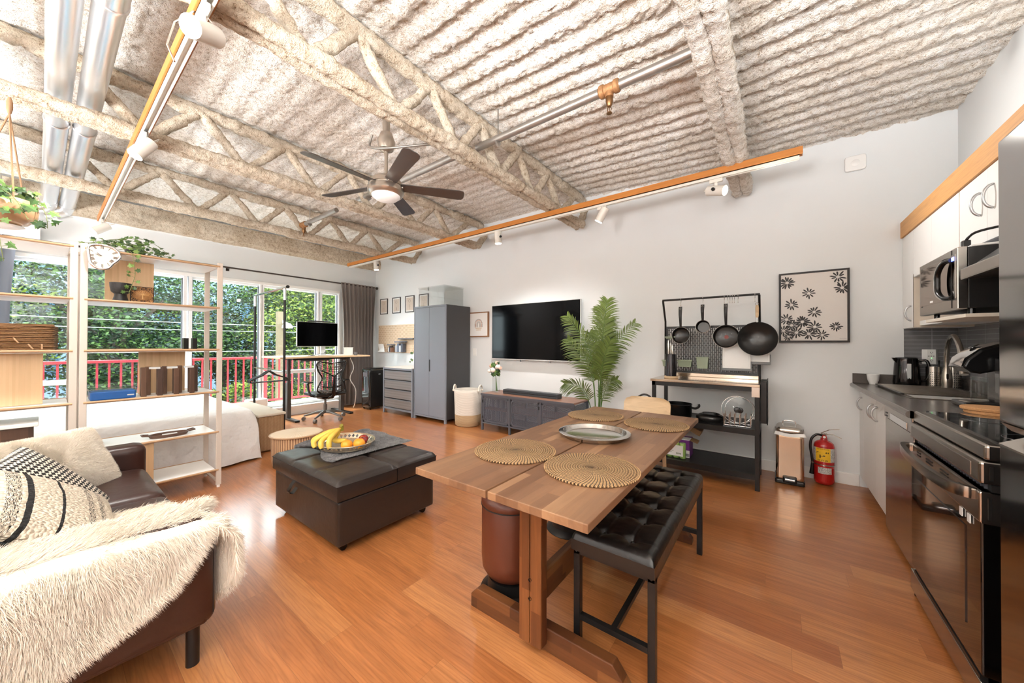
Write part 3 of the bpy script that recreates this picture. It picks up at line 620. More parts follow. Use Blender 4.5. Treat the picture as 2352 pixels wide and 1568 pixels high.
# ------------------------------------------------------------------ pillows
def pillow(w, h, th, n=34, pinch=.06):
    u = np.linspace(-1, 1, n); U, V = np.meshgrid(u, u, indexing='ij'); e = (1 - U ** 2).clip(0) ** .5 * (1 - V ** 2).clip(0) ** .5
    z = th / 2 * e ** .75; sx = 1 - pinch * (1 - U ** 2) * 0 - pinch * (V ** 2 * (1 - U ** 2)) * 0; X_ = U * w / 2 * (1 - pinch * (1 - V ** 2) ** 2 * np.abs(U) ** 3); Y_ = V * h / 2 * (1 - pinch * (1 - U ** 2) ** 2 * np.abs(V) ** 3)
    top = np.stack([X_, Y_, z], -1); bot = np.stack([X_, Y_, -z], -1)[:, ::-1]; return top, bot
def place_pillow(name, label, w, h, th, mat, loc, rot, furry=0, fl=.015, wr=.006, extra=None):
    top, bot = pillow(w, h, th); g = G()
    for P in (top, bot):
        q = P.copy(); q[..., 2] += wr * fbm(P * 7, 2, 4) * (np.abs(P[..., 2]) > .004); g.grid(q)
        if furry:
            p, nn, a, b = sample(P, furry, 3); nn = np.where((nn[:, 2:3] * np.sign(P[5, 5, 2])) < 0, -nn, nn); cl = np.stack([fbm(p * 14, 2, 31), fbm(p * 14, 2, 47), fbm(p * 14, 2, 53)], -1)
            out = p.copy(); out[:, 2] = 0; out /= np.linalg.norm(out, axis=1, keepdims=True) + 1e-6
            fur(g, p, nn, cl * .9 + out * .5, fl, .0007, 3, .6, .1)
    if extra: extra(g)
    o = build(name, g, mat, None, origin=(0, 0, 0), smooth=180); o.location = loc; o.rotation_euler = rot; tag(o, label, 'cushion'); return o
place_pillow('fluffy_cushion', 'long cream fluffy cushion lying across the far end of the sofa', .66, .36, .15, FURW, (-2.99, .02, .60), (math.radians(62), math.radians(4), math.radians(140)), 52000, .017)
H = N('houndstooth'); v = H.sep(); k = 46.0
def plus(n, x, y):
    fx_ = n.math('ABSOLUTE', n.math('SUBTRACT', n.math('FRACT', x), .5)); fy_ = n.math('ABSOLUTE', n.math('SUBTRACT', n.math('FRACT', y), .5))
    a_ = n.math('MULTIPLY', n.math('LESS_THAN', fx_, .2), n.math('LESS_THAN', fy_, .46)); b_ = n.math('MULTIPLY', n.math('LESS_THAN', fy_, .2), n.math('LESS_THAN', fx_, .46)); return n.math('MAXIMUM', a_, b_)
xx = H.math('MULTIPLY', v[0], k); yy_ = H.math('MULTIPLY', v[1], k); row = H.math('FLOOR', yy_)
pl = plus(H, H.math('ADD', xx, H.math('MULTIPLY', row, .5)), yy_)
H.set(col=H.mix(pl, (232, 222, 206), (26, 24, 24)), rough=.9); H.bump(H.noise(sc=400), .3, .002)
place_pillow('houndstooth_cushion', 'black and cream houndstooth cushion in front of the fluffy one', .46, .46, .15, H.mat, (-2.62, .00, .555), (math.radians(50), math.radians(-6), math.radians(158)))
place_pillow('slate_cushion', 'plain slate grey cushion squeezed between the houndstooth and striped cushions', .42, .42, .12, mk('slate_cloth', (84, 92, 98), .9, bump=.2), (-2.42, -.05, .555), (math.radians(52), 0, math.radians(168)))
K = N('striped_knit'); v = K.sep(); kn = K.voro(K.scale((80, 150, 80)), 1.0); 
def band(n, x, c, w): return n.math('LESS_THAN', n.math('ABSOLUTE', n.math('SUBTRACT', x, c)), w)
wob = K.math('ADD', v[0], K.math('MULTIPLY', K.math('SUBTRACT', K.noise(sc=60), .5), .004)); m_ = None
for c, w_ in ((-.115, .009), (-.02, .005)):
    bb = band(K, wob, c, w_); m_ = bb if m_ is None else K.math('MAXIMUM', m_, bb)
hat = None
for c, w_ in ((-.155, .018), (.075, .012), (.12, .010)):
    bb = band(K, wob, c, w_); hat = bb if hat is None else K.math('MAXIMUM', hat, bb)
dash = K.math('GREATER_THAN', K.noise(K.scale((900, 70, 30)), 1, 1), .53)
m_ = K.math('MAXIMUM', m_, K.math('MULTIPLY', hat, dash)); K.set(col=K.mix(K.math('MINIMUM', m_, 1), K.mix(kn, (214, 198, 176), (238, 226, 208)), (34, 33, 34)), rough=.95)
K.bump(K.math('MULTIPLY', kn, -1), .9, .012)
place_pillow('striped_knit_cushion', 'chunky cream knitted cushion with black stripes beside the fur throw', .42, .50, .14, K.mat, (-2.32, .03, .565), (math.radians(14), math.radians(38), math.radians(100)))
place_pillow('black_cushion', 'black cushion under the striped knit cushion at the left edge', .40, .40, .12, mk('black_cloth', (20, 20, 21), .95), (-2.22, -.16, .50), (math.radians(25), 0, math.radians(185)))
# ------------------------------------------------------------------ ottoman
t = thing('storage_ottoman', 'dark leather storage ottoman with split lid and pull strap', 'ottoman', (-2.5, 1.4, 0))
ox0, ox1, oy0, oy1 = -2.98, -2.03, 1.03, 1.77
build('base', rbox(G(), ox0 + .012, oy0 + .012, .05, ox1 - .012, oy1 - .012, .315, .012), OTTL, t, smooth=180)
def tufted(g, x0, y0, x1, y1, z0, z1, nx_, ny_, puff=.008, r=.022, groove=.004):
    m = 20 * nx_; n2 = 20 * ny_; U, V = np.meshgrid(np.linspace(0, 1, m + 1), np.linspace(0, 1, n2 + 1), indexing='ij')
    fx_ = np.abs(((U * nx_) % 1) - .5) * 2; fy_ = np.abs(((V * ny_) % 1) - .5) * 2
    e = np.minimum.reduce([U * (x1 - x0), (1 - U) * (x1 - x0), V * (y1 - y0), (1 - V) * (y1 - y0)]); edge = np.clip(e / r, 0, 1)
    Z = z1 - r * (1 - np.sqrt(1 - (1 - edge) ** 2)) + puff * (1 - fx_ ** 8) * (1 - fy_ ** 8) * edge - groove * ((fx_ > .96) | (fy_ > .96)) * (edge > .5) + .003 * fbm(np.stack([U * 9, V * 9, U * 0], -1), 3, 2)
    X_ = x0 + U * (x1 - x0); Y_ = y0 + V * (y1 - y0); g.grid(np.stack([X_, Y_, Z], -1))
    zz = z1 - r
    for (a, b, c, d) in ((x0, y0, x1, y0), (x1, y0, x1, y1), (x1, y1, x0, y1), (x0, y1, x0, y0)):
        k = 12; q = np.linspace(0, 1, k); w = np.linspace(0, 1, 8); A = np.zeros((k, 8, 3)); nx3, ny3 = (d - b), -(c - a); ln = math.hypot(nx3, ny3); nx3 /= ln; ny3 /= ln
        for i in range(k):
            for j in range(8): bul = .006 * math.sin(PI * w[j]) * min(1, 6 * q[i] * (1 - q[i]) * 2); A[i, j] = (a + (c - a) * q[i] + nx3 * bul, b + (d - b) * q[i] + ny3 * bul, z0 + (zz - z0) * w[j])
        g.grid(A)
    g.add([(x0, y0, z0), (x1, y0, z0), (x1, y1, z0), (x0, y1, z0)], [(3, 2, 1, 0)]); return g
ym = 1.435
for (a, b, lb) in ((oy0, ym - .004, 1), (ym + .004, oy1, 2)):
    ld = build('lid', tufted(G(), ox0, a, ox1, b, .325, .435, 3, 1), OTTL, t, smooth=60)
    s = G(); s.tube([(ox0, a - .004, .413), (ox1 + .003, a - .004, .413), (ox1 + .005, b, .413)], .0025, 6); build('piping', s, SEAM, ld)
pts = smoothpts([(-2.58, oy0 - .008, .33), (-2.585, oy0 - .03, .30), (-2.585, oy0 - .045, .262), (-2.585, oy0 - .02, .25), (-2.58, oy0 + .005, .28)], 5)
g = G(); A = np.array([[(p.x - .02, p.y, p.z), (p.x + .02, p.y, p.z)] for p in pts]); g.grid(A); g.grid(A[:, ::-1] + np.array([0, -.002, 0])); build('pull_strap', g, BLKL, t, smooth=180)
for x in (ox0 + .09, ox1 - .07):
    for y in (oy0 + .07, oy1 - .07):
        build('caster', G().cyl((x - .012, y, .022), (x + .012, y, .022), .022, 16).box(x - .018, y - .018, .03, x + .018, y + .018, .055), BLKP, t, smooth=40)
GFUR = N('grey_fur'); GFUR.set(col=GFUR.mix(GFUR.noise(sc=26, det=4), (92, 92, 96), (168, 166, 166)), rough=.95); GFUR = GFUR.mat
m = 50; U, V = np.meshgrid(np.linspace(0, 1, m), np.linspace(0, 1, m), indexing='ij'); X_ = ox0 - .02 + .60 * U; 
yf = 1.19 + .07 * np.sin(U * 5.2) + .06 * U; X_ = ox0 - .03 + U * .62; Y_ = yf + (1.83 - yf) * V; Z = .452 + .008 * fbm(np.stack([X_ * 6, Y_ * 6, X_ * 0], -1), 3, 3) 
Z = np.where(X_ < ox0, .435, Z); g = G(); P = np.stack([X_, Y_, Z], -1)
side = np.stack([np.full((12, m), ox0 - .035) - .01 * np.sin(np.linspace(0, PI, 12))[:, None], np.tile(Y_[0], (12, 1)), np.linspace(.45, .20, 12)[:, None] + .02 * np.sin(np.linspace(0, 9, m))[None]], -1)
g.grid(P); g.grid(side)
p, nn, a, b = sample(P, 24000, 4); nn = np.where(nn[:, 2:3] < 0, -nn, nn); cl = np.stack([fbm(p * 20, 2, 31), fbm(p * 20, 2, 47), 0 * p[:, 0]], -1); fur(g, p, nn, cl * 1.2, .012, .001, 5, .8, .2)
p, nn, a, b = sample(side, 6000, 4); nn = np.where(nn[:, 0:1] > 0, -nn, nn); fur(g, p, nn, np.tile([0, 0, -.8], (len(p), 1)), .016, .001, 5, .8, .2)
p, nn, a, b = sample(P[:, :2], 5000, 14); nn = np.where(nn[:, 2:3] < 0, -nn, nn); fur(g, p, nn, np.tile([0, -.9, -.3], (len(p), 1)), .016, .001, 5, .8, .2)
solo('grey_throw', 'grey furry throw spread under the fruit tray on the ottoman', 'throw', g, GFUR)
# ------------------------------------------------------------------ fruit tray
BRZ = mk('antique_silver', (206, 190, 166), .26, .85, var=.06)
fx0, fy0, fz = -2.64, 1.40, .468
t = thing('serving_tray', 'oval silver tray with pierced rim holding the fruit', 'tray', (fx0, fy0, fz))
RX, RY = .235, .20; 
build('plate', G().lathe([(0, .004), (.80, .004), (.84, .006), (.84, .0), (0, 0)], (0, 0, 0), 56, sx=RX, sy=RY) if False else (lambda g: g)(G().lathe([(0, .005), (.82, .005), (.86, .008), (.86, 0), (0, 0)], (fx0, fy0, fz), 56, sx=RX, sy=RY)), BRZ, t, smooth=40)
PR = N('pierced_rim'); tc = PR.n('UVMap'); PR.set(col=(206, 190, 166), metal=.85, rough=.28)
g = G(); n_ = 240; mm = 12; P = np.zeros((n_, mm, 3)); th = np.linspace(0, 2 * PI, n_, endpoint=False)
for j in range(mm): q = .86 + .14 * j / (mm - 1); P[:, j] = np.stack([fx0 + RX * q * np.cos(th), fy0 + RY * q * np.sin(th), np.full(n_, fz + .006 + .034 * j / (mm - 1))], -1)
b0 = g.n; g.add(P.reshape(-1, 3), [])
for i in range(n_):
    for j in range(mm - 1):
        ph_ = (i % 6); hole = (ph_ in (2, 3) and 2 <= j <= 8) or (ph_ in (1, 2, 3, 4) and 4 <= j <= 6)
        if not hole or (i // 6) % 12 in (0,): 
            k = (i + 1) % n_; g.f.append([b0 + i * mm + j, b0 + k * mm + j, b0 + k * mm + j + 1, b0 + i * mm + j + 1]); g.mi.append(0)
build('pierced_rim', g, BRZ, t, smooth=180)
build('rim_bead', G().tube([(fx0 + RX * math.cos(a), fy0 + RY * math.sin(a), fz + .041) for a in th[::4]], .004, 8, closed=True), BRZ, t, smooth=180)
BAN = N('banana_skin'); v = BAN.sep(); BAN.set(col=BAN.mix(BAN.noise(sc=14, det=3), (214, 170, 52), (240, 208, 100)), rough=.45); BAN = BAN.mat
GRN = mk('banana_stem', (132, 122, 40), .6); TIP = mk('banana_tip', (46, 36, 22), .8)
t = thing('banana_bunch', 'bunch of five bananas on the silver tray', 'bananas', (fx0 - .03, fy0 - .02, fz + .005))
hub = Vector((-2.62, 1.36, fz + .145))
for i, (dx, dy, ez) in enumerate(((-.12, -.14, .025), (-.05, -.17, .025), (.03, -.16, .03), (.08, -.13, .03), (.10, -.02, .07))):
    e = Vector((hub.x + dx, hub.y + dy, fz + ez)); mid = (hub + e) / 2 + Vector((dx * .55 - .02, dy * .45 + .0, -.01 + .0 * i)); mid.z = fz + .06 + .01 * i
    if i == 4: mid = Vector((hub.x - .01, hub.y - .05, fz + .06))
    pts = smoothpts([hub, hub.lerp(mid, .45) + Vector((0, 0, .01)), mid, e], 6); m = len(pts); rr = [.006 + .0125 * min(1, max(0, (k / m - .10) / .25)) * (1 - max(0, (k / m - .8) / .2) * .62) for k in range(m)]
    bb = build('banana', G().tube(pts, rr, 7), BAN, t, smooth=60)
    d = (pts[-1] - pts[-2]).normalized(); build('tip', G().tube([pts[-1], pts[-1] + d * .008], [.007, .005], 7), TIP, bb)
build('stem', G().tube([hub - Vector((0, 0, .02)), hub + Vector((.004, -.004, .012)), hub + Vector((.012, -.01, .022))], [.016, .015, .013], 8), GRN, t, smooth=40)
def fruit(name, lb, c, r, mat, cat, stem=True, sz=.92):
    t = thing(name, lb, cat, (c[0], c[1], c[2] - r * sz)); g = G(); P = []
    for i in range(13):
        a = PI * i / 12; dip = .12 * math.exp(-(a / .35) ** 2) + .06 * math.exp(-((PI - a) / .3) ** 2); P.append((r * math.sin(a), r * sz * (math.cos(a) * (1 - 2 * 0) - (dip if a < 1.5 else -dip))))
    P[0] = (0, P[0][1]); P[-1] = (0, P[-1][1]); build('fruit_body', g.lathe(P, c, 24), mat, t, smooth=180)
    if stem: build('stalk', G().cyl((c[0], c[1], c[2] + r * .7), (c[0] + .004, c[1], c[2] + r * 1.0), .0018, 6), TIP, t)
    return t
APM = N('apple_skin'); APM.set(col=APM.ramp(APM.noise(APM.scale((8, 8, 2)), 3, 3), [(.35, (120, 18, 20)), (.55, (160, 34, 30)), (.75, (214, 150, 70))]), rough=.25, coat=.3); APM = APM.mat
ORM = N('orange_peel'); ORM.set(col=ORM.mix(ORM.noise(sc=20), (236, 150, 34), (244, 168, 54)), rough=.4); ORM.bump(ORM.voro(sc=260), .3, .002); ORM = ORM.mat
fruit('apple', 'dark red apple on the tray, touching the bananas', (-2.56, 1.50, fz + .036 + .005), .036, APM, 'apple')
fruit('apple', 'red and yellow apple on the tray, beside the larger orange', (-2.50, 1.455, fz + .036 + .005), .035, APM, 'apple')
fruit('orange', 'orange at the front of the silver tray, smaller looking one', (-2.50, 1.335, fz + .039 + .005), .040, ORM, 'orange', False)
fruit('orange', 'orange behind the front one, touching the tray rim', (-2.455, 1.405, fz + .040 + .005), .042, ORM, 'orange', False)
# ------------------------------------------------------------------ dining table
t = thing('dining_table', 'acacia trestle dining table with two plank halves', 'table', (-.79, 1.8, 0))
for (a, b) in ((-1.165, -.790), (-.782, -.415)): build('tabletop_plank', G().box(a, .908, .722, b, 2.665, .75), TABLEW, t, bevel=.003)
for y, sgn in ((1.19, 1), (2.385, -1)):
    g = G(); g.box(-.85, y, .035, -.80, y + .045, .70); g.box(-.798, y, .035, -.742, y + .045, .70); build('upright', g, LEGW, t, bevel=.004)
    g = G(); y2 = y + .02; g.prism([(-1.165, 0), (-.415, 0), (-.415, .03), (-.47, .095), (-1.13, .095), (-1.165, .06)], y2 + .026, y2 + .075, 'y'); build('foot', g, FOOTW, t, bevel=.004)
    build('top_rail', G().box(-1.1, y2 + .0, .675, -.48, y2 + .05, .722), FOOTW, t, bevel=.004)
    if sgn > 0:
        for z in (.24, .315): build('bolt', G().lathe([(0, -.004), (.006, -.004), (.0075, 0), (.0075, .002)], (-.795, y - .001, z - .02), 12, axis=(0, -1, 0)), BLKM, t, smooth=40)
build('stretcher', G().box(-.815, 1.235, .17, -.775, 2.385, .285), BEAMW, t, bevel=.004)
# placemats and tray
MAT = N('woven_placemat'); v = MAT.sep(); r_ = MAT.math('SQRT', MAT.math('ADD', MAT.math('MULTIPLY', v[0], v[0]), MAT.math('MULTIPLY', v[1], v[1]))); an = MAT.math('ARCTAN2', v[1], v[0])
ring = MAT.math('DIVIDE', r_, .0102); ri = MAT.math('FLOOR', ring); rf = MAT.math('FRACT', ring)
cnt = 84.0; ph_ = MAT.math('FRACT', MAT.math('ADD', MAT.math('MULTIPLY', an, cnt / (2 * PI)), MAT.math('ADD', MAT.math('MULTIPLY', ri, .31), MAT.math('MULTIPLY', rf, .55))))
st = MAT.math('LESS_THAN', ph_, MAT.math('ADD', .22, MAT.math('DIVIDE', .012, MAT.math('ADD', r_, .02)))); prof_ = MAT.math('SINE', MAT.math('MULTIPLY', rf, PI))
mc = MAT.mix(MAT.noise(sc=30, det=3), (172, 134, 92), (200, 164, 118)); mc = MAT.mix(MAT.math('MULTIPLY', MAT.math('LESS_THAN', prof_, .3), .6), mc, (74, 52, 34)); MAT.set(col=MAT.mix(st, mc, (52, 38, 28)), rough=.75)
MAT.bump(MAT.math('SUBTRACT', prof_, MAT.math('MULTIPLY', st, .3)), .9, .005); MAT = MAT.mat
for i, (x, y, lb) in enumerate(((-.588, 1.315, 'round woven placemat nearest the table corner by the bench'), (-.968, 1.322, 'round woven placemat at the front left of the table'), (-1.0, 2.31, 'round woven placemat at the far left of the table'), (-.592, 2.28, 'round woven placemat at the far right, beside the black cart'))):
    R = .184; g = G(); g.lathe([(0, .0075), (R * .97, .0075), (R, .005), (R * .985, 0), (0, 0)], (0, 0, 0), 72)
    for k in range(84): a = 2 * PI * k / 84; g.ball((R * math.cos(a), R * math.sin(a), .004), .0048, 6)
    o = build('placemat', g, MAT, None, origin=(0, 0, 0), smooth=60); o.location = (x, y, .7515); o.rotation_euler = (0, 0, i * 1.1); tag(o, lb, 'placemat', 'woven placemats on the table')
STL = N('tray_steel'); STL.set(col=(200, 198, 194), metal=1.0, rough=STL.math('ADD', .13, STL.math('MULTIPLY', STL.noise(sc=6, det=3), .1))); STL = STL.mat
solo('steel_tray', 'round stainless steel tray with raised rim in the middle of the table', 'tray', G().lathe([(0, .004), (.155, .004), (.158, .006), (.166, .026), (.168, .028), (.187, .026), (.191, .024), (.187, .022), (.170, .023), (.160, .001), (0, .001)], (-.787, 1.80, .7515), 72), STL, smooth=40)
# ------------------------------------------------------------------ tan stools
def stool(x, y, lb):
    t = thing('round_stool', lb, 'stool', (x, y, 0), 0, 'tan leather stools at the table')
    build('base', G().lathe([(0, 0), (.155, 0), (.158, .004), (.156, .008), (.12, .03), (.115, .08), (0, .08)], (x, y, 0), 48), BLKM, t, smooth=40)
    build('body', G().lathe([(0, .085), (.09, .085), (.125, .10), (.145, .135), (.15, .19), (.15, .435), (.148, .44), (0, .44)], (x, y, 0), 56), TANL, t, smooth=50)
    c = build('cushion', G().lathe([(.147, .441), (.152, .447), (.153, .458), (.15, .475), (.135, .495), (.10, .507), (.05, .511), (0, .512)], (x, y, 0), 56), TANL, t, smooth=50)
    build('piping', G().tube([(x + .1515 * math.cos(a), y + .1515 * math.sin(a), .443) for a in np.linspace(0, 2 * PI, 48, endpoint=False)], .003, 6, closed=True), SEAM, c)
stool(-1.085, 1.448, 'tan leather drum stool under the near end of the table'); stool(-1.12, 2.16, 'tan leather drum stool further under the table, only its base showing')
# ------------------------------------------------------------------ bench
t = thing('dining_bench', 'black tufted leather bench with black metal legs', 'bench', (-.51, 1.85, 0))
bx0, bx1, by0, by1 = -.675, -.345, 1.315, 2.375; m = 60; n2 = 170; U, V = np.meshgrid(np.linspace(0, 1, m), np.linspace(0, 1, n2), indexing='ij')
X_ = bx0 + U * (bx1 - bx0); Y_ = by0 + V * (by1 - by0); Z = np.full_like(X_, .478); e = np.minimum.reduce([X_ - bx0, bx1 - X_, Y_ - by0, by1 - Y_]); ed = np.clip(e / .03, 0, 1); Z += -.03 * (1 - np.sqrt(1 - (1 - ed) ** 2)) + .006 * ed
btn = []
for j in range(6):
    for i in range(2):
        bx = bx0 + (bx1 - bx0) * (.33 + .34 * i); by = by0 + (by1 - by0) * (.09 + .164 * j); btn.append((bx, by)); d2 = (X_ - bx) ** 2 + (Y_ - by) ** 2; Z -= .020 * np.exp(-d2 / .022 ** 2) + .006 * np.exp(-d2 / .06 ** 2)
for j in range(6):
    by = by0 + (by1 - by0) * (.09 + .164 * j); Z -= .004 * np.exp(-((Y_ - by) / .006) ** 2) * ed
for i in range(2):
    bx = bx0 + (bx1 - bx0) * (.33 + .34 * i); Z -= .004 * np.exp(-((X_ - bx) / .006) ** 2) * ed
Z += .003 * fbm(np.stack([X_ * 14, Y_ * 14, X_ * 0], -1), 3, 4)
g = G(); g.grid(np.stack([X_, Y_, Z], -1)); zs = .448
for (a, b, c, d) in ((bx0, by0, bx1, by0), (bx1, by0, bx1, by1), (bx1, by1, bx0, by1), (bx0, by1, bx0, by0)): g.add([(a, b, .405), (c, d, .405), (c, d, zs), (a, b, zs)], [(0, 1, 2, 3)])
g.add([(bx0, by0, .405), (bx1, by0, .405), (bx1, by1, .405), (bx0, by1, .405)], [(3, 2, 1, 0)])
s_ = build('seat', g, BLKL, t, smooth=50); g = G()
for (bx, by) in btn: g.ball((bx, by, .462), .008, 8, sz=.5)
build('button', g, BLKL, s_, smooth=180)
L_ = .028
for x in (-.673, -.375):
    for y in (1.333, 2.345): build('leg', G().box(x, y, 0, x + L_, y + L_, .41), BLKM, t, bevel=.002)
g = G()
for y in (1.333, 2.345): g.box(-.673, y + .002, .382, -.347, y + .026, .408)
for x in (-.673, -.375): g.box(x + .002, 1.333, .382, x + .026, 2.373, .408)
build('seat_frame', g, BLKM, t)
for y in (1.333, 2.345): build('cross_bar', G().box(-.65, y + .003, .115, -.37, y + .025, .137), BLKM, t)
build('stretcher', G().box(-.521, 1.35, .116, -.499, 2.36, .136), BLKM, t)
build('bolt', G().ball((-.659, 1.331, .395), .005, 8).ball((-.361, 1.331, .395), .005, 8), BLKM, t)
# ------------------------------------------------------------------ chair at the far end
t = thing('dining_chair', 'light oak bentwood chair at the far end of the table', 'chair', (-.87, 2.85, 0))
W_, zt = .19, .80; m = 24; U, V = np.meshgrid(np.linspace(-1, 1, m), np.linspace(0, 1, 14), indexing='ij')
rr = .06; zz = .56 + (.24) * V; hw = W_ * np.ones_like(V); top_ = zt - rr
hw = np.where(zz > top_, W_ - rr + np.sqrt(np.clip(rr ** 2 - (zz - top_) ** 2, 0, None)), W_); X_ = -.868 + U * hw; Y_ = 3.02 - .035 * (1 - U ** 2) * -1 + .05 * V
A = np.stack([X_, Y_, zz], -1); g = G(); g.grid(A); B = A + np.array([0, .012, 0]); g.grid(B[:, ::-1]); g.grid(np.stack([A[:, -1], B[:, -1]], 1)); g.grid(np.stack([A[0], B[0]], 1)); g.grid(np.stack([A[-1], B[-1]], 1)); g.grid(np.stack([A[:, 0], B[:, 0]], 1))
build('backrest', g, OAK, t, smooth=50); build('seat', rbox(G(), -1.06, 2.66, .435, -.68, 3.04, .455, .009), OAK, t, smooth=50)
for x in (-1.03, -.72):
    build('leg', G().tube([(x, 2.69, .436), (x, 2.66, 0)], [.016, .012], 12), OAK, t, smooth=50); build('leg', G().tube([(x, 3.02, .436), (x, 3.07, 0)], [.016, .012], 12), OAK, t, smooth=50)
    build('back_post', G().tube([(x + (.02 if x < -.8 else -.02), 3.03, .44), (x + (.02 if x < -.8 else -.02), 3.075, .62)], .011, 10), OAK, t, smooth=50)
# ================================================================== shelving
SX0, SX1 = -4.29, -3.87
ZS = [1.912, 1.552, 1.190, .825, .478, .150]
def shelving(y0, y1, lb, rods=True):
    t = thing('shelving_unit', lb, 'shelves', ((SX0 + SX1) / 2, (y0 + y1) / 2, 0), 0, 'open white shelving units')
    for y in (y0, y1 - .036):
        for x in (SX0, SX1 - .022): build('post', G().box(x, y, .02, x + .024, y + .036, 1.945), WMETB, t, bevel=.003)
        for z in (1.925, .05): build('end_rail', G().box(SX0, y + .008, z - .012, SX1, y + .028, z), WMETB, t)
        build('foot', G().cyl((SX1 - .01, y + .018, 0), (SX1 - .01, y + .018, .022), .012, 10).cyl((SX0 + .01, y + .018, 0), (SX0 + .01, y + .018, .022), .012, 10), WMET, t)
    for z in ZS:
        s = build('shelf', G().box(SX0 + .01, y0 + .036, z - .012, SX1 - .012, y1 - .036, z + .006), WMET, t, bevel=.003)
        for x in (SX1 - .002, SX0 + .004): build('wooden_rod', G().cyl((x, y0 + .02, z + .002), (x, y1 - .02, z + .002), .0085, 10), BAMBY, s, smooth=60)
    return t
WMETB = mk('beige_powder_coat', (206, 194, 182), .5, var=.01)
shelving(.155, .945, 'open white shelving unit with the ivy and drooping clock on top'); shelving(-.62, .147, 'open white shelving unit cut by the left edge, with the wicker basket')
def panel(y0, y1, z0, z1, x, lb): return solo('bamboo_panel', lb, 'panel', G().box(x - .008, y0, z0, x + .008, y1, z1), BAMBOO, 'bamboo back panels in the shelving', bevel=.002)
panel(.285, .55, 1.56, 1.898, -4.12, 'bamboo back panel on the upper shelf behind the carved plaque'); panel(.47, .75, .834, 1.176, -4.14, 'bamboo back panel behind the dark slatted blocks')
panel(-.45, .005, .834, 1.176, -3.98, 'large bamboo back panel under the wicker basket'); panel(.41, .53, .158, .464, -3.90, 'small bamboo panel on the lowest bay near the sofa arm')
# ivy
IVY = N('ivy_leaf'); geo = IVY.n('NewGeometry'); IVY.set(col=IVY.ramp(geo.outputs['Random Per Island'], [(0, (30, 58, 26)), (.5, (64, 100, 42)), (1, (116, 146, 66))]), rough=.5); IVY = IVY.mat
VINE = mk('vine_stem', (110, 120, 70), .7)
IP = [(0, -.5), (.14, -.34), (.46, -.40), (.36, -.08), (.60, .12), (.26, .2), (0, .62), (-.26, .2), (-.60, .12), (-.36, -.08), (-.46, -.40), (-.14, -.34)]
def ivyleaf(g, c, s, nrm, up):
    nrm = Vector(nrm).normalized(); up = (Vector(up) - nrm * nrm.dot(Vector(up))).normalized(); r = up.cross(nrm); V = [tuple(Vector(c))]
    for a, b in IP: V.append(tuple(Vector(c) + r * (a * s) + up * (b * s) - nrm * (abs(a) * s * .35)))
    n = len(IP); g.add(V, [(0, 1 + i, 1 + (i + 1) % n) for i in range(n)])
def vine(pts, n, s, seed, face=(1, 0, 0), spread=.03, m=None):
    rs = random.Random(seed); p = smoothpts(pts, 8); gs = G().tube(p, .0018, 5); gl = G()
    for k in range(n):
        q = p[int((k + .5) / n * (len(p) - 1))]; off = Vector((rs.uniform(-1, 1) * spread * .6, rs.choice((-1, 1)) * rs.uniform(.4, 1) * spread, rs.uniform(-.5, .5) * spread)); c = q + off
        gs.tube([q, c], .001, 4); ivyleaf(gl, c, s * rs.uniform(.75, 1.2), (face[0] + rs.uniform(-.5, .5), face[1] + rs.uniform(-.6, .6), face[2] + rs.uniform(-.2, .6)), (rs.uniform(-.6, .6), off.y * 12, rs.uniform(-1, .4)))
    return gs, gl
t = thing('trailing_ivy', 'green trailing ivy spread on top of the shelving beside the drooping clock', 'plant', (-4.05, .45, 1.92))
pv = thing  # noqa
top = [[(-4.0, .22, 1.97), (-4.05, .3, 2.03), (-4.05, .42, 2.05), (-4.0, .56, 1.99)], [(-3.95, .24, 1.96), (-4.0, .35, 2.0), (-4.1, .48, 2.03), (-4.15, .62, 1.98)], [(-4.1, .2, 1.99), (-4.1, .33, 2.05), (-4.08, .5, 2.08), (-4.1, .64, 1.99)], [(-3.93, .33, 1.94), (-3.95, .42, 1.98), (-3.95, .5, 1.96), (-3.93, .62, 1.945)], [(-4.2, .3, 1.97), (-4.15, .4, 2.04), (-4.15, .5, 2.0), (-4.2, .6, 1.96)]]
for i, p in enumerate(top):
    gs, gl = vine(p, 20, .034, 10 + i, (.9, -.2, .5), .04); build('vine', gs, VINE, t); build('leaves', gl, IVY, t)
gs, gl = vine([(-3.90, .395, 1.94), (-3.855, .40, 1.91), (-3.85, .41, 1.84), (-3.85, .415, 1.76), (-3.85, .40, 1.68), (-3.85, .385, 1.62)], 13, .032, 44, (1, -.1, .1), .032); build('vine', gs, VINE, t); build('leaves', gl, IVY, t)
build('nursery_pot', G().lathe([(0, 0), (.05, 0), (.06, .06), (.055, .06), (0, .05)], (-4.08, .44, 1.92), 20), BLK, t, smooth=40)
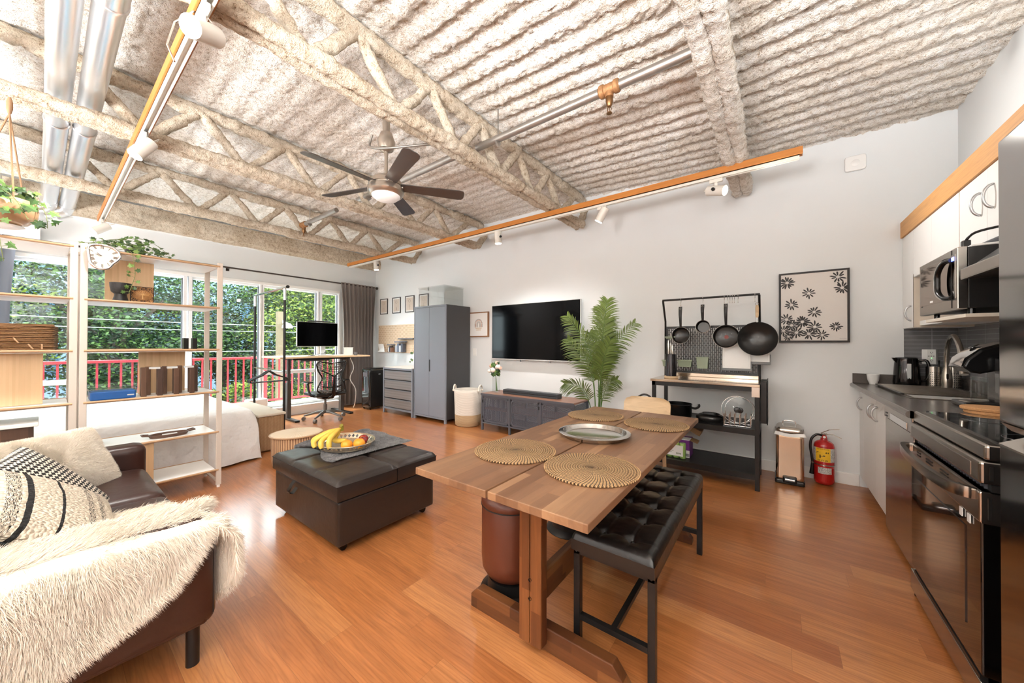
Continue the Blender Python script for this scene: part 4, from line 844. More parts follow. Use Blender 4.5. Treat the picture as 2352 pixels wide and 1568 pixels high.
# drooping clock
t = thing('melting_clock', 'silver drooping clock with roman numerals hanging over the shelf edge', 'clock', (-3.85, .255, 1.9))
outl = [(.0, .082), (.045, .074), (.078, .045), (.088, .012), (.075, -.018), (.05, -.05), (.03, -.082), (-.005, -.092), (-.035, -.082), (-.055, -.05), (-.062, .0), (-.066, .05), (-.045, .074)]
ctr = Vector((-3.838, .252, 1.865)); o3 = smoothpts([(0, a, b) for a, b in outl + outl[:1]], 5)[:-1]
def cl(p, dx=0, s=1.0): return (ctr.x + dx, ctr.y + p.y * s, ctr.z + p.z * s)
build('rim', G().tube([cl(p, 0, .97) for p in o3], .0095, 10, closed=True), CHROME, t, smooth=180)
g = G(); n = len(o3); g.add([cl(Vector((0, 0, 0)), .002)] + [cl(p, .002, .95) for p in o3], [(0, 1 + (i + 1) % n, 1 + i)[::-1] for i in range(n)]); g.add([cl(p, -.016, .97) for p in o3] + [cl(p, .0, .97) for p in o3], [(i, (i + 1) % n, n + (i + 1) % n, n + i) for i in range(n)]); g.add([cl(p, -.016, .97) for p in o3], [tuple(range(n))])
fc = build('face', g, mk('clock_face', (222, 206, 190), .5), t)
g = G(); rom = ['XII', 'I', 'II', 'III', 'IIII', 'V', 'VI', 'VII', 'VIII', 'IX', 'X', 'XI']
for k, s in enumerate(rom):
    a = PI / 2 - 2 * PI * k / 12; q = min(o3, key=lambda p: abs(math.atan2(math.sin(math.atan2(p.z, p.y) - a), math.cos(math.atan2(p.z, p.y) - a)))); d = Vector((0, q.y, q.z))
    w = .0045 * len(s)
    for j in range(len(s)):
        off = (j - (len(s) - 1) / 2) * .0055; tn = Vector((0, -d.z, d.y)).normalized()
        p0 = d * .62 + tn * off; p1 = d * .86 + tn * off; g.bar(cl(p0, .0035), cl(p1, .0035), .0025, .001, up=(1, 0, 0))
NUM = mk('numeral_black', (40, 30, 26), .5); build('numerals', g, NUM, fc); build('hands', G().bar(cl(Vector((0, 0, 0)), .006), cl(Vector((0, -.032, .01)), .006), .003, .001, up=(1, 0, 0)).bar(cl(Vector((0, 0, 0)), .006), cl(Vector((0, -.024, .02)), .006), .003, .001, up=(1, 0, 0)), NUM, fc)
build('rear_flap', G().box(-3.93, .21, 1.935, -3.84, .30, 1.942), CHROME, t, bevel=.002)
# black goblet planter, carved plaque
t = thing('goblet_planter', 'matte black goblet-shaped planter on the upper shelf', 'planter', (-3.95, .352, 1.558))
build('bowl', G().lathe([(.0, .05), (.03, .055), (.05, .075), (.056, .11), (.058, .14), (.053, .14), (.05, .11), (0, .09)], (-3.95, .352, 1.558), 36), mk('black_clay', (34, 32, 31), .55, bump=.5), t, smooth=60)
build('pedestal', G().lathe([(0, 0), (.044, 0), (.042, .01), (.034, .04), (.032, .056), (0, .056)], (-3.95, .352, 1.558), 36), BLK, t, smooth=60)
CV = N('carved_relief'); v = CV.sep(); CV.set(col=CV.ramp(CV.noise(sc=60, det=3, dist=3), [(.45, (44, 28, 20)), (.56, (168, 118, 66)), (.7, (196, 146, 88))]), rough=.6); CV.bump(CV.noise(sc=60, det=3, dist=3), .8, .006)
t = thing('carved_plaque', 'square carved dark wood plaque with a tree of life on the shelf', 'plaque', (-3.99, .475, 1.558)); build('frame', G().box(-4.0, .405, 1.558, -3.985, .535, 1.69), mk('dark_carved_wood', (44, 28, 20), .6), t, bevel=.002)
build('relief', G().box(-3.985, .41, 1.563, -3.981, .53, 1.685), CV.mat, t); build('medallion', G().lathe([(0, .008), (.05, .006), (.054, 0)], (-3.981, .470, 1.622), 30, axis=(1, 0, 0), sx=.75), mk('carved_gold_wood', (150, 104, 58), .6, var=.2, vs=60, bump=.6), t, smooth=60)
g = G()
for a in np.linspace(.25, PI - .25, 9): g.bar((-3.973, .470, 1.625), (-3.973, .470 + .042 * math.cos(a), 1.625 + .032 * math.sin(a)), .0018, .001, up=(1, 0, 0))
g.bar((-3.973, .47, 1.592), (-3.973, .47, 1.627), .005, .001, up=(1, 0, 0)); g.bar((-3.973, .435, 1.622), (-3.973, .505, 1.622), .0025, .001, up=(1, 0, 0)); build('tree_motif', g, mk('gold_inlay', (206, 160, 100), .5), t)
# hinge brackets, slatted blocks, blue bin
for y, lb in ((.70, 'black metal bracket standing on the middle shelf, left one'), (.755, 'black metal bracket standing on the middle shelf, right one')):
    g = G(); g.box(-3.96, y, 1.197, -3.90, y + .006, 1.29).box(-3.96, y, 1.197, -3.955, y + .04, 1.29); 
    solo('metal_bracket', lb, 'bracket', g, BLKM, 'black brackets on the shelf')
SLG = mk('grey_clip', (196, 198, 198), .5)
t = thing('slatted_block_set', 'row of dark walnut slatted blocks linked by pale grey clips', 'organiser', (-3.95, .63, .832))
for i, y in enumerate((.455, .49, .545, .585, .64, .675, .735, .775)):
    build('walnut_slat', G().box(-3.90 - .10 * (i % 2), y, .838 if i % 2 else .834, -3.885 - .10 * (i % 2), y + .032, 1.06), WALNUT, t, bevel=.003)
    build('walnut_slat', G().box(-3.99, y + .006, .834, -3.975, y + .030, 1.055), WALNUT, t, bevel=.003)
for y in (.50, .60, .70): build('grey_clip', G().box(-3.91, y, 1.045, -3.88, y + .06, 1.06), SLG, t)
t = thing('storage_bin', 'blue plastic bin with a clear lid on the fourth shelf', 'bin', (-3.95, .315, .832)); build('bin_body', G().box(-4.05, .205, .834, -3.885, .43, .895), mk('blue_plastic', (28, 84, 150), .35), t, bevel=.008)
build('lid', G().box(-4.055, .2, .895, -3.88, .435, .912), CLEAR, t, bevel=.004); build('label_plate', G().box(-3.886, .385, .856, -3.883, .42, .864), SLG, t)
t = thing('oval_tray', 'dark wooden oval tray with handles on the lower shelf', 'tray', (-4.0, .62, .485)); TW = mk('dark_tray_wood', (88, 62, 48), .5, var=.15)
build('tray_body', G().lathe([(0, .006), (.10, .006), (.12, .024), (.126, .024), (.11, 0), (0, 0)], (-3.99, .63, .486), 40, sx=.55, sy=1.0), TW, t, smooth=50)
for s in (-1, 1): build('handle', G().tube([(-4.02, .63 + s * .115, .51), (-4.02, .63 + s * .155, .516), (-3.96, .63 + s * .155, .516), (-3.96, .63 + s * .115, .51)], .006, 8), TW, t, smooth=60)
build('incense_cone', G().box(-4.0, .59, .495, -3.985, .68, .505), WHITE, t)
# ---- left unit contents
WK = N('wicker_dark'); u_ = WK.wave(WK.scale((1, 1, 1)), 34, 2.5, 2, 'Z'); WK.set(col=WK.mix(u_, (92, 58, 30), (186, 138, 86)), rough=.7); WK.bump(u_, 1, .012)
t = thing('seagrass_basket', 'low braided seagrass basket on the left shelving unit', 'basket', (-4.02, -.2, 1.197))
g = G()
for z in np.linspace(1.206, 1.355, 12):
    k = rnd.uniform(-.004, .004); g.tube(smoothpts([(-3.895, .04, z), (-3.885, -.2 + k, z + k), (-3.895, -.46, z), (-4.02, -.475, z), (-4.18, -.46, z), (-4.185, -.2, z), (-4.17, .04, z), (-4.04, .052, z), (-3.895, .04, z)], 5)[:-1], .0085, 7, closed=True)
build('weave', g, WK.mat, t, smooth=60); g = G()
for y in np.arange(-.44, .05, .055): g.tube([(-3.874, y + .02 * (int(y * 100) % 2), 1.206 + .04 * (int(y * 50) % 2)), (-3.872, y, 1.24 + .04 * (int(y * 50) % 2))], .004, 6)
build('upright_stitch', g, BAMBY, t); build('rim', G().tube([(-3.89, .045, 1.36), (-3.89, -.46, 1.36), (-4.18, -.46, 1.36), (-4.18, .045, 1.36)], .011, 8, closed=True), WK.mat, t, smooth=60); build('lining', G().box(-4.17, -.45, 1.2, -3.91, .03, 1.21), WHITE, t)
t = thing('drawer_box', 'dark wooden drawer box with a pale top, low on the left shelving unit', 'box', (-4.0, -.3, .484)); build('case', G().box(-4.18, -.56, .484, -3.89, -.03, .70), WALNUT, t, bevel=.003); build('lid', G().box(-4.2, -.58, .70, -3.875, -.01, .725), WMET, t, bevel=.004)
t = thing('wire_tray', 'perforated brown tray behind the fluffy cushion', 'tray', (-3.95, 0, .66)); g = G()
t.location = (-4.0, .03, .484); INV[t.name] = TR(-4.0, .03, .484).inverted(); build('tray_side', G().box(-4.1, -.02, .484, -3.89, .10, .55), mk('pierced_brown', (92, 66, 52), .5, var=.3, vs=90), t, bevel=.003)
# ---- hanging planter
t = thing('hanging_planter', 'tan ceramic planter with ivy hanging on ropes at the left edge', 'planter', (-3.7, -.15, 1.95))
px, py, pz = -3.70, -.155, 1.955; TANC = mk('tan_glaze', (170, 134, 98), .3, var=.05, coat=.4)
build('pot', G().lathe([(0, 0), (.06, 0), (.10, .015), (.135, .06), (.14, .10), (.132, .15), (.124, .15), (.13, .1), (0, .09)], (px, py, pz), 44), TANC, t, smooth=60)
build('saucer', G().lathe([(0, -.014), (.07, -.014), (.09, -.004), (.0, -.004)], (px, py, pz), 36), WHITE, t, smooth=50)
ROPE = mk('jute_rope', (148, 116, 86), .9, bump=.4); kt = Vector((-3.70, -.128, 2.63))
for a in (.4, 2.4, 4.4): build('rope', G().tube([kt, (px + .125 * math.cos(a), py + .125 * math.sin(a), pz + .145)], .004, 6), ROPE, t)
build('rope_knot', G().tube([(kt.x, kt.y, 2.73), (kt.x, kt.y, 2.70), (kt.x, kt.y, 2.66), kt], [.006, .013, .013, .007], 8), ROPE, t, smooth=60)
gs, gl = G(), G()
for i, p in enumerate([[(px, py, pz + .14), (px + .1, py, pz + .2), (px + .16, py + .06, pz + .12), (px + .17, py + .1, pz + .02)], [(px, py, pz + .14), (px + .05, py + .1, pz + .2), (px + .08, py + .16, pz + .1), (px + .1, py + .17, pz)], [(px, py, pz + .14), (px + .1, py - .1, pz + .2), (px + .16, py - .08, pz), (px + .17, py - .06, pz - .2), (px + .17, py - .06, pz - .38)], [(px, py, pz + .15), (px, py + .05, pz + .22), (px + .05, py + .1, pz + .2)], [(px, py, pz + .15), (px + .08, py - .02, pz + .22), (px + .1, py - .06, pz + .26)], [(px + .05, py, pz + .14), (px + .13, py - .02, pz + .16), (px + .17, py + .0, pz - .05), (px + .18, py + .02, pz - .24)]]):
    a, b = vine(p, 15, .045, 70 + i, (1, .1, .2), .04); build('vine', a, VINE, t); build('leaves', b, IVY, t)
# ================================================================== bed
QU = N('quilt'); qd = QU.voro(QU.scale((1, 1, 1), rot=(0, 0, .785)), 19, 0, 'F1'); qn = QU.noise(sc=9, det=3); QU.set(col=(236, 234, 232), rough=.9); p_ = QU.bump(qd, -1.0, .06); QU.bump(qn, .5, .06, p_); QU = QU.mat
t = thing('bed', 'bed under a white quilted bedspread behind the shelving', 'bed', (-5.5, .3, 0)); bx0, bx1, by0, by1 = -6.55, -4.50, -1.3, 1.36
build('bed_base', G().box(bx0 + .1, by0 + .05, .06, bx1 - .08, by1 - .08, .26), WHITE, t); build('mattress', rbox(G(), bx0 + .06, by0 + .03, .26, bx1 - .05, by1 - .05, .50, .05), WHITE, t, smooth=180)
g = G(); nsec = [(bx0, .10), (bx0, .3), (bx0 + .01, .48), (bx0 + .06, .525)] + [(bx0 + .06 + (bx1 - bx0 - .12) * k / 26, .53) for k in range(1, 26)] + [(bx1 - .05, .525), (bx1 - .005, .49), (bx1 + .01, .42), (bx1 + .025, .3), (bx1 + .05, .18), (bx1 + .07, .06), (bx1 + .075, .02)]
A = np.array([(p.x, p.z) for p in smoothpts([(a, 0, b) for a, b in nsec], 2)]); yv = np.linspace(by0, by1, 70); P = np.zeros((len(A), 70, 3)); P[..., 0] = A[:, None, 0]; P[..., 2] = A[:, None, 1]; P[..., 1] = yv[None]
n_ = fbm(P * 3.2, 3, 3); hang = np.clip((.5 - P[..., 2]) / .4, 0, 1); P[..., 0] += hang * .03 * np.sin(P[..., 1] * 13) * (P[..., 0] > -5); P[..., 2] += .012 * n_ * (1 - hang); g.grid(P)
E1 = P[:, -1].copy(); rows = [E1]
for k in range(1, 9):
    q = k / 8; R_ = E1.copy(); R_[:, 1] = by1 + .05 * math.sin(min(1, q * 2) * PI / 2) + .03 * q * np.sin(E1[:, 0] * 11); R_[:, 2] = E1[:, 2] * (1 - q ** 1.4 * .95) + .0; rows.append(R_)
g.grid(np.stack(rows, 1)); build('quilt', g, QU, t, smooth=180)
# ---- wicker chest and hamper
WL = N('wicker_light'); a_ = WL.wave(WL.scale((1, 1, 1)), 26, .5, 1, 'X'); b_ = WL.wave(None, 26, .5, 1, 'Y'); c_ = WL.wave(None, 44, 1.0, 1, 'Z'); m_ = WL.math('MULTIPLY', WL.math('MAXIMUM', a_, b_), c_)
WL.set(col=WL.mix(m_, (150, 112, 76), (222, 188, 146)), rough=.75); WL.bump(m_, .8, .006); WL = WL.mat
WT = N('woven_lid'); w_ = WT.wave(None, 60, 1, 1, 'X'); w2 = WT.wave(None, 60, 1, 1, 'Y'); WT.set(col=WT.mix(WT.math('MULTIPLY', w_, w2), (196, 182, 162), (228, 218, 202)), rough=.85); WT.bump(w_, .4, .004); WT = WT.mat
t = thing('wicker_chest', 'rectangular wicker chest with pale woven lid at the foot of the bed', 'chest', (-5.25, 1.62, 0)); build('chest_body', G().box(-5.86, 1.475, .01, -4.68, 1.735, .405), WL, t, bevel=.012); build('lid', G().box(-5.875, 1.46, .405, -4.665, 1.75, .435), WT, t, bevel=.01)
hx, hy = -4.0, 1.60
HW = N('hamper_wicker'); v = HW.sep(); an = HW.math('MULTIPLY', HW.math('ARCTAN2', v[1], v[0]), 30.0); sn = HW.math('ABSOLUTE', HW.math('SINE', an)); cz = HW.wave(None, 52, .6, 1, 'Z'); HW.set(col=HW.mix(sn, (140, 92, 62), (216, 178, 138)), rough=.7); p_ = HW.bump(sn, .9, .008); HW.bump(cz, .5, .004, p_)
t = thing('wicker_hamper', 'round wicker hamper with woven lid next to the ottoman', 'hamper', (hx, hy, 0)); build('hamper_body', G().lathe([(0, .02), (.215, .02), (.222, .1), (.225, .30), (0, .30)], (hx, hy, 0), 56), HW.mat, t, smooth=50)
LD = N('hamper_lid_weave'); v = LD.sep(); an = LD.math('SINE', LD.math('MULTIPLY', LD.math('ARCTAN2', v[1], v[0]), 60.0)); LD.set(col=LD.mix(LD.noise(LD.comb(LD.math('MULTIPLY', LD.math('ARCTAN2', v[1], v[0]), 3.0), 0, 0), 4, 2), (206, 178, 142), (234, 218, 194)), rough=.8); LD.bump(an, .5, .003)
ld = build('lid', G().lathe([(0, .325), (.2, .322), (.235, .317), (.24, .31), (.235, .303), (0, .303)], (hx, hy, 0), 56), LD.mat, t, smooth=50); build('lid_band', G().tube([(hx + .236 * math.cos(a), hy + .236 * math.sin(a), .312) for a in np.linspace(0, 2 * PI, 48, endpoint=False)], .0085, 8, closed=True), BAMBY, ld, smooth=180)
for a in (0.5, 2.1, 3.7, 5.3): build('foot', G().ball((hx + .19 * math.cos(a), hy + .19 * math.sin(a), .012), .014, 8), BAMBY, t)
# ================================================================== clothes rack
t = thing('clothes_rack', 'black and chrome clothes rack standing in front of the windows', 'clothes rack', (-5.4, 1.8, 0)); ra, rb = (-6.0, 1.835), (-4.83, 1.785)
for (x, y) in (ra, rb):
    build('post', G().cyl((x, y, .03), (x, y, 1.90), .014, 14), BLKM, t, smooth=60); build('post_collar', G().cyl((x, y, 1.78), (x, y, 1.92), .017, 14), CHROME, t, smooth=60); build('foot_bar', G().box(x - .015, y - .02, .0, x + .015, y + .24, .03), BLKM, t, bevel=.004)
dx = Vector((rb[0] - ra[0], rb[1] - ra[1], 0)).normalized() * .09
build('hanging_rail', G().cyl((ra[0] - dx.x, ra[1] - dx.y, 1.935), (rb[0] + dx.x, rb[1] + dx.y, 1.935), .0155, 16), CHROME, t, smooth=60)
for p, s in ((ra, -1), (rb, 1)): build('end_cap', G().cyl((p[0] + s * dx.x, p[1] + s * dx.y, 1.935), (p[0] + s * dx.x * 1.15, p[1] + s * dx.y * 1.15, 1.935), .019, 16), BLKP, t, smooth=60)
build('lower_rail', G().cyl((ra[0], ra[1], .90), (rb[0], rb[1], .90), .011, 12), CHROME, t, smooth=60)
def hanger(x, lb):
    t = thing('coat_hanger', lb, 'hanger', (x, 1.8, .72), 0, 'black hangers on the lower rail'); y = 1.81
    pts = smoothpts([(x, y - .215, .735), (x, y - .20, .775), (x, y - .08, .825), (x, y - .02, .87), (x, y + .02, .87), (x, y + .08, .825), (x, y + .20, .775), (x, y + .215, .735)], 5); build('shoulders', G().tube(pts, .009, 8), BLK, t, smooth=60)
    build('bar', G().tube([(x, y - .21, .738), (x, y + .21, .738)], .006, 8), BLK, t); build('hook', G().tube(smoothpts([(x, y, .87), (x, y, .895), (x, y + .02, .91), (x, y + .012, .93), (x, y - .012, .926)], 4), .0025, 6), CHROME, t)
hanger(-5.36, 'black coat hanger on the lower rail, nearest'); hanger(-5.40, 'black coat hanger on the lower rail, middle'); hanger(-5.44, 'black coat hanger on the lower rail, furthest')
# ================================================================== desk
t = thing('standing_desk', 'standing desk with a pale wooden top and dark steel legs by the windows', 'desk', (-6.4, 2.9, 0)); DSK = planks('desk_birch', [(0, (222, 190, 150)), (1, (230, 200, 162))], .3, 3, (1, 0), .4, .2, 0, 0, False)
build('desktop', G().box(-6.78, 2.17, 1.008, -6.03, 3.66, 1.033), DSK, t, bevel=.003); build('under_frame', G().box(-6.6, 2.42, .975, -6.2, 3.36, 1.005), BLKM, t)
for y in (2.42, 3.30):
    build('leg', G().box(-6.42, y - .03, .03, -6.34, y + .03, .60).box(-6.41, y - .022, .6, -6.35, y + .022, .98), mk('leg_charcoal', (84, 82, 80), .4, .4), t, bevel=.004); build('foot', G().box(-6.70, y - .035, 0, -6.02, y + .035, .03), BLKM, t, bevel=.006)
build('cable_tray', G().box(-6.7, 2.7, .93, -6.62, 3.2, .97), GREYM, t); g = G().tube(smoothpts([(-6.3, 3.42, .98), (-6.25, 3.46, .8), (-6.3, 3.42, .6), (-6.25, 3.5, .4), (-6.35, 3.55, .15), (-6.5, 3.6, .02)], 5), .008, 6); build('cable', g, WHITE, t)
t = thing('monitor', 'wide black monitor with a thin silver frame on the desk', 'monitor', (-6.5, 2.93, 1.04)); build('screen', G().box(-6.50, 2.592, 1.20, -6.478, 3.272, 1.615), mk('screen_black', (3, 3, 4), .12, spec=.1), t, bevel=.002)
g = G(); g.box(-6.515, 2.585, 1.19, -6.485, 3.28, 1.20).box(-6.515, 2.585, 1.615, -6.485, 3.28, 1.622).box(-6.515, 2.585, 1.19, -6.485, 2.591, 1.622).box(-6.515, 3.273, 1.19, -6.485, 3.28, 1.622); build('bezel', g, SLG, t); build('stand', G().box(-6.56, 3.0, 1.04, -6.53, 3.08, 1.4), SLG, t); build('stand_base', G().box(-6.62, 2.9, 1.0345, -6.42, 3.18, 1.046), SLG, t, bevel=.003)
solo('light_bar', 'thin black light bar clipped on top of the monitor', 'lamp', G().cyl((-6.47, 2.75, 1.637), (-6.47, 3.12, 1.637), .012, 12), BLK)
t = thing('office_chair', 'black mesh-backed office chair with grey star base at the standing desk', 'office chair', (-5.93, 2.8, 0)); cx, cy = -5.93, 2.80; CG = mk('chair_grey', (120, 116, 112), .35, .5)
for k in range(5):
    a = 2 * PI * k / 5 + .35; e = (cx + .31 * math.cos(a), cy + .31 * math.sin(a), .075); b = build('base_arm', G().tube([(cx, cy, .13), (cx + .12 * math.cos(a), cy + .12 * math.sin(a), .12), e], [.03, .022, .014], 10), CG, t, smooth=60)
    build('caster', G().cyl((e[0] - .02 * math.sin(a), e[1] + .02 * math.cos(a), .03), (e[0] + .02 * math.sin(a), e[1] - .02 * math.cos(a), .03), .03, 16), CG, b, smooth=40)
build('gas_lift', G().tube([(cx, cy, .12), (cx, cy, .25), (cx, cy, .25), (cx, cy, .36)], [.028, .028, .017, .017], 16), CG, t, smooth=40); build('tilt_mechanism', rbox(G(), cx - .12, cy - .1, .34, cx + .12, cy + .1, .40, .03), BLKP, t, smooth=180); build('seat', rbox(G(), cx - .24, cy - .24, .40, cx + .22, cy + .24, .455, .025), BLK, t, smooth=180)
CM = N('chair_mesh'); v = CM.sep(); q1 = CM.math('ABSOLUTE', CM.math('SINE', CM.math('MULTIPLY', v[1], 190.0))); q2 = CM.math('ABSOLUTE', CM.math('SINE', CM.math('ADD', CM.math('MULTIPLY', v[2], 110.0), CM.math('MULTIPLY', CM.math('MULTIPLY', v[1], v[1]), 120.0))))
CM.set(col=(44, 42, 42), rough=.5, alpha=CM.math('SUBTRACT', 1, CM.math('MULTIPLY', CM.math('GREATER_THAN', q1, .62), CM.math('GREATER_THAN', q2, .42)))); CM = CM.mat
def bw(z): return .225 - .075 * math.exp(-((z - .70) / .10) ** 2) - .03 * max(0, (.52 - z) / .1) + .015 * max(0, (z - .85) / .1)
zz = np.linspace(.44, .965, 30); uu = np.linspace(-1, 1, 25); P = np.zeros((30, 25, 3))
for i, z in enumerate(zz):
    q = (z - .44) / .525; corner = 1 - max(0, (q - .9) / .1) ** 2 * .18 - max(0, (.16 - q) / .16) ** 2 * .35
    for j, u in enumerate(uu): P[i, j] = (cx + .235 + .05 * q - .04 * math.sin(q * PI) * 0 - .055 * u * u + .02 * math.sin(q * PI * 2), cy + u * bw(z) * corner, z - (.03 * (1 - u * u) if i == 29 else 0))
build('mesh_back', G().grid(P), CM, t, smooth=180); rim = [tuple(P[0, j]) for j in range(25)] + [tuple(P[i, 24]) for i in range(1, 30)] + [tuple(P[29, j]) for j in range(23, -1, -1)] + [tuple(P[i, 0]) for i in range(28, 0, -1)]
build('back_frame', G().tube(rim, .011, 8, closed=True), BLKP, t, smooth=60); build('spine', G().tube([(cx + .10, cy, .37), (cx + .27, cy, .42), (cx + .285, cy, .56), (cx + .30, cy, .72)], [.035, .03, .028, .016], 10).tube([(cx + .22, cy - .16, .82), (cx + .30, cy, .72), (cx + .22, cy + .16, .82)], .012, 8).tube([(cx + .22, cy - .15, .56), (cx + .285, cy, .54), (cx + .22, cy + .15, .56)], .012, 8), BLKP, t, smooth=60)
for s in (-1, 1):
    a = build('armrest', rbox(G(), cx - .1, cy + s * .29 - .04, .62, cx + .14, cy + s * .29 + .04, .648, .013), BLKP, t, smooth=180); build('arm_support', G().tube(smoothpts([(cx + .1, cy + s * .12, .40), (cx + .12, cy + s * .26, .42), (cx + .07, cy + s * .29, .5), (cx + .03, cy + s * .29, .625)], 4), .018, 8), BLKP, a, smooth=60)
solo('tablet_stand', 'thin folded metal stand lying on the desk left of the monitor base', 'stand', G().bar((-6.3, 2.72, 1.042), (-6.35, 2.98, 1.075), .02, .006).bar((-6.35, 2.98, 1.075), (-6.38, 3.02, 1.11), .02, .006).box(-6.34, 2.70, 1.034, -6.25, 2.78, 1.044), GREYM)
t = thing('tissue_box', 'white box with a pen beside the curtain on the desk', 'box', (-6.3, 3.4, 1.034)); build('carton', G().box(-6.36, 3.33, 1.034, -6.24, 3.44, 1.165), WHITE, t, bevel=.004); build('lid', G().box(-6.365, 3.325, 1.165, -6.235, 3.445, 1.175), TRIM, t, bevel=.003)
solo('mug', 'small grey mug on the desk next to the white box', 'mug', G().lathe([(0, 0), (.03, 0), (.035, .01), (.035, .055), (.031, .055), (.031, .01), (0, .008)], (-6.2, 3.47, 1.034), 20), GREYM, smooth=40)
# low white bench under the windows
t = thing('window_bench', 'low white bench box under the windows behind the desk', 'bench', (-6.8, 2.5, 0)); build('bench_body', G().box(-6.94, 1.48, .0, -6.72, 3.45, .155), WHITE, t, bevel=.004)
g = G(); g.box(-6.93, 1.95, .205, -6.74, 2.25, .25); solo('folded_towels', 'small pile of white folded towels on the window sill', 'towels', rbox(G(), -6.93, 1.98, .20, -6.75, 2.26, .33, .02), WHITE, smooth=180)
# ================================================================== curtains and rod
CUR = N('curtain_grey'); CUR.set(col=(122, 114, 110), rough=.85, sheen=.2); CUR.bump(CUR.noise(sc=500), .15, .001); CUR = CUR.mat; CURB = N('curtain_slate'); CURB.set(col=(128, 134, 146), rough=.85); CURB = CURB.mat
RODM = mk('bronze_rod', (70, 62, 58), .35, .6)
t = thing('curtain_rod', 'dark curtain rod running above all the windows', 'curtain rod', (-6.84, 1.5, 2.43)); build('rod', G().cyl((-6.84, -1.3, 2.43), (-6.84, 4.28, 2.43), .0125, 14), RODM, t, smooth=60); build('finial', G().lathe([(.012, 0), (.026, .004), (.03, .012), (.018, .018), (.028, .03), (.01, .036), (0, .036)], (-6.84, 4.28, 2.43), 16, axis=(0, 1, 0)), RODM, t, smooth=50)
for y in (-.9, 1.75, 4.26): build('bracket', G().box(-6.95, y - .008, 2.42, -6.84, y + .008, 2.435).box(-6.95, y - .02, 2.39, -6.94, y + .02, 2.46), RODM, t)
def curtain(y0, y1, m, lb, folds, amp=.045, gather=.16):
    zz = np.linspace(2.455, .03, 50); nn_ = folds * 16; P = np.zeros((50, nn_, 3)); u = np.linspace(0, 1, nn_)
    for i, z in enumerate(zz):
        q = (2.455 - z) / 2.43; sw = amp * (.35 + .65 * min(1, q * 3)); ph = u * folds * 2 * PI + .6 * np.sin(u * 9 + q * 1.2); 
        P[i, :, 0] = -6.825 + sw * np.sin(ph) + .012 * np.sin(ph * 2.1 + 1) * (1 if q > .05 else .3); P[i, :, 1] = y0 + (y1 - y0) * (u + .15 / folds * np.sin(ph + 1.2)) + gather * math.sin(PI * min(1, q * 1.1)) * (.5 - u) * .55 ; P[i, :, 2] = z
    t = thing('curtain', lb, 'curtain', (-6.83, (y0 + y1) / 2, 0)); build('curtain_panel', G().grid(P), m, t, smooth=180)
    hd = G(); hd.grid(P[:3] + np.array([.004, 0, 0])); build('header_band', hd, m, t, smooth=180)
curtain(3.50, 4.24, CUR, 'grey curtain bunched in the corner beside the dresser', 9); curtain(-.9, -.19, CURB, 'slate grey curtain at the left edge behind the shelving', 7)
# ================================================================== portable air conditioner
t = thing('portable_air_conditioner', 'glossy black portable air conditioner in the corner by the curtain', 'air conditioner', (-6.2, 3.86, 0)); GB = mk('gloss_black', (10, 10, 11), .08, coat=.6)
build('cabinet', rbox(G(), -6.37, 3.68, .025, -6.08, 4.08, .765, .03), GB, t, smooth=180); build('top_vent', G().box(-6.35, 3.70, .765, -6.1, 4.06, .78), BLKP, t, bevel=.006); build('side_panel', G().box(-6.082, 3.70, .05, -6.072, 4.06, .72), BLK, t, bevel=.004); build('badge', G().box(-6.072, 3.86, .66, -6.070, 3.90, .67), SLG, t)
for x in (-6.33, -6.12):
    for y in (3.72, 4.04): build('caster', G().cyl((x - .01, y, .015), (x + .01, y, .015), .016, 10), BLKP, t)
build('display', G().box(-6.30, 3.676, .62, -6.16, 3.682, .70), GREYM, t)
# ================================================================== dresser and wardrobe
GF = mk('grey_furniture', (132, 137, 147), .33, .15, var=.01); GFD = mk('grey_side', (66, 66, 68), .45, .1, var=.02)  # wardrobe front's reflection is put into the lighter grey, side kept dark
DRF = N('drawer_front'); DRF.set(col=DRF.mix(DRF.wave(None, 7, .6, 1, 'Z'), (128, 125, 125), (140, 137, 137)), rough=.35, metal=.1); DRF = DRF.mat
t = thing('drawer_chest', 'grey metal-framed chest of four drawers beside the wardrobe', 'dresser', (-5.3, 4.0, 0)); dx0, dx1, dy0, dy1 = -5.735, -4.885, 3.735, 4.29
for x in (dx0, dx1 - .03):
    for y in (dy0, dy1 - .03): build('leg', G().box(x, y, 0, x + .03, y + .03, .825), GF, t, bevel=.002)
build('carcass', G().box(dx0 + .02, dy0 + .03, .09, dx1 - .02, dy1 - .005, .80), BLK, t); build('top', G().box(dx0 + .01, dy0 + .005, .80, dx1 - .01, dy1, .825), mk('drawer_top', (214, 206, 198), .4), t, bevel=.003)
for z in (.075, .785): build('cross_rail', G().box(dx0 + .03, dy0 + .003, z, dx1 - .03, dy0 + .027, z + .03), GF, t)
for k in range(4):
    z = .118 + k * .166; f = build('drawer', G().box(dx0 + .035, dy0 + .006, z, dx1 - .035, dy0 + .03, z + .148), DRF, t, bevel=.003); build('pull_lip', G().box(dx0 + .035, dy0 - .004, z + .138, dx1 - .035, dy0 + .012, z + .148), GF, f, bevel=.002)
t = thing('wardrobe', 'tall grey two-door metal wardrobe', 'wardrobe', (-4.47, 4.0, 0)); wx0, wx1, wy0, wy1 = -4.87, -4.095, 3.755, 4.30
build('carcass', G().box(wx0, wy0 + .02, .055, wx1, wy1, 1.865), [GFD], t, bevel=.004); build('front_frame', G().box(wx0, wy0, .055, wx0 + .018, wy0 + .02, 1.865).box(wx1 - .025, wy0, .055, wx1, wy0 + .02, 1.865).box(wx0 + .018, wy0, 1.84, wx1 - .025, wy0 + .02, 1.865).box(wx0 + .018, wy0, .055, wx1 - .025, wy0 + .02, .08), GF, t)
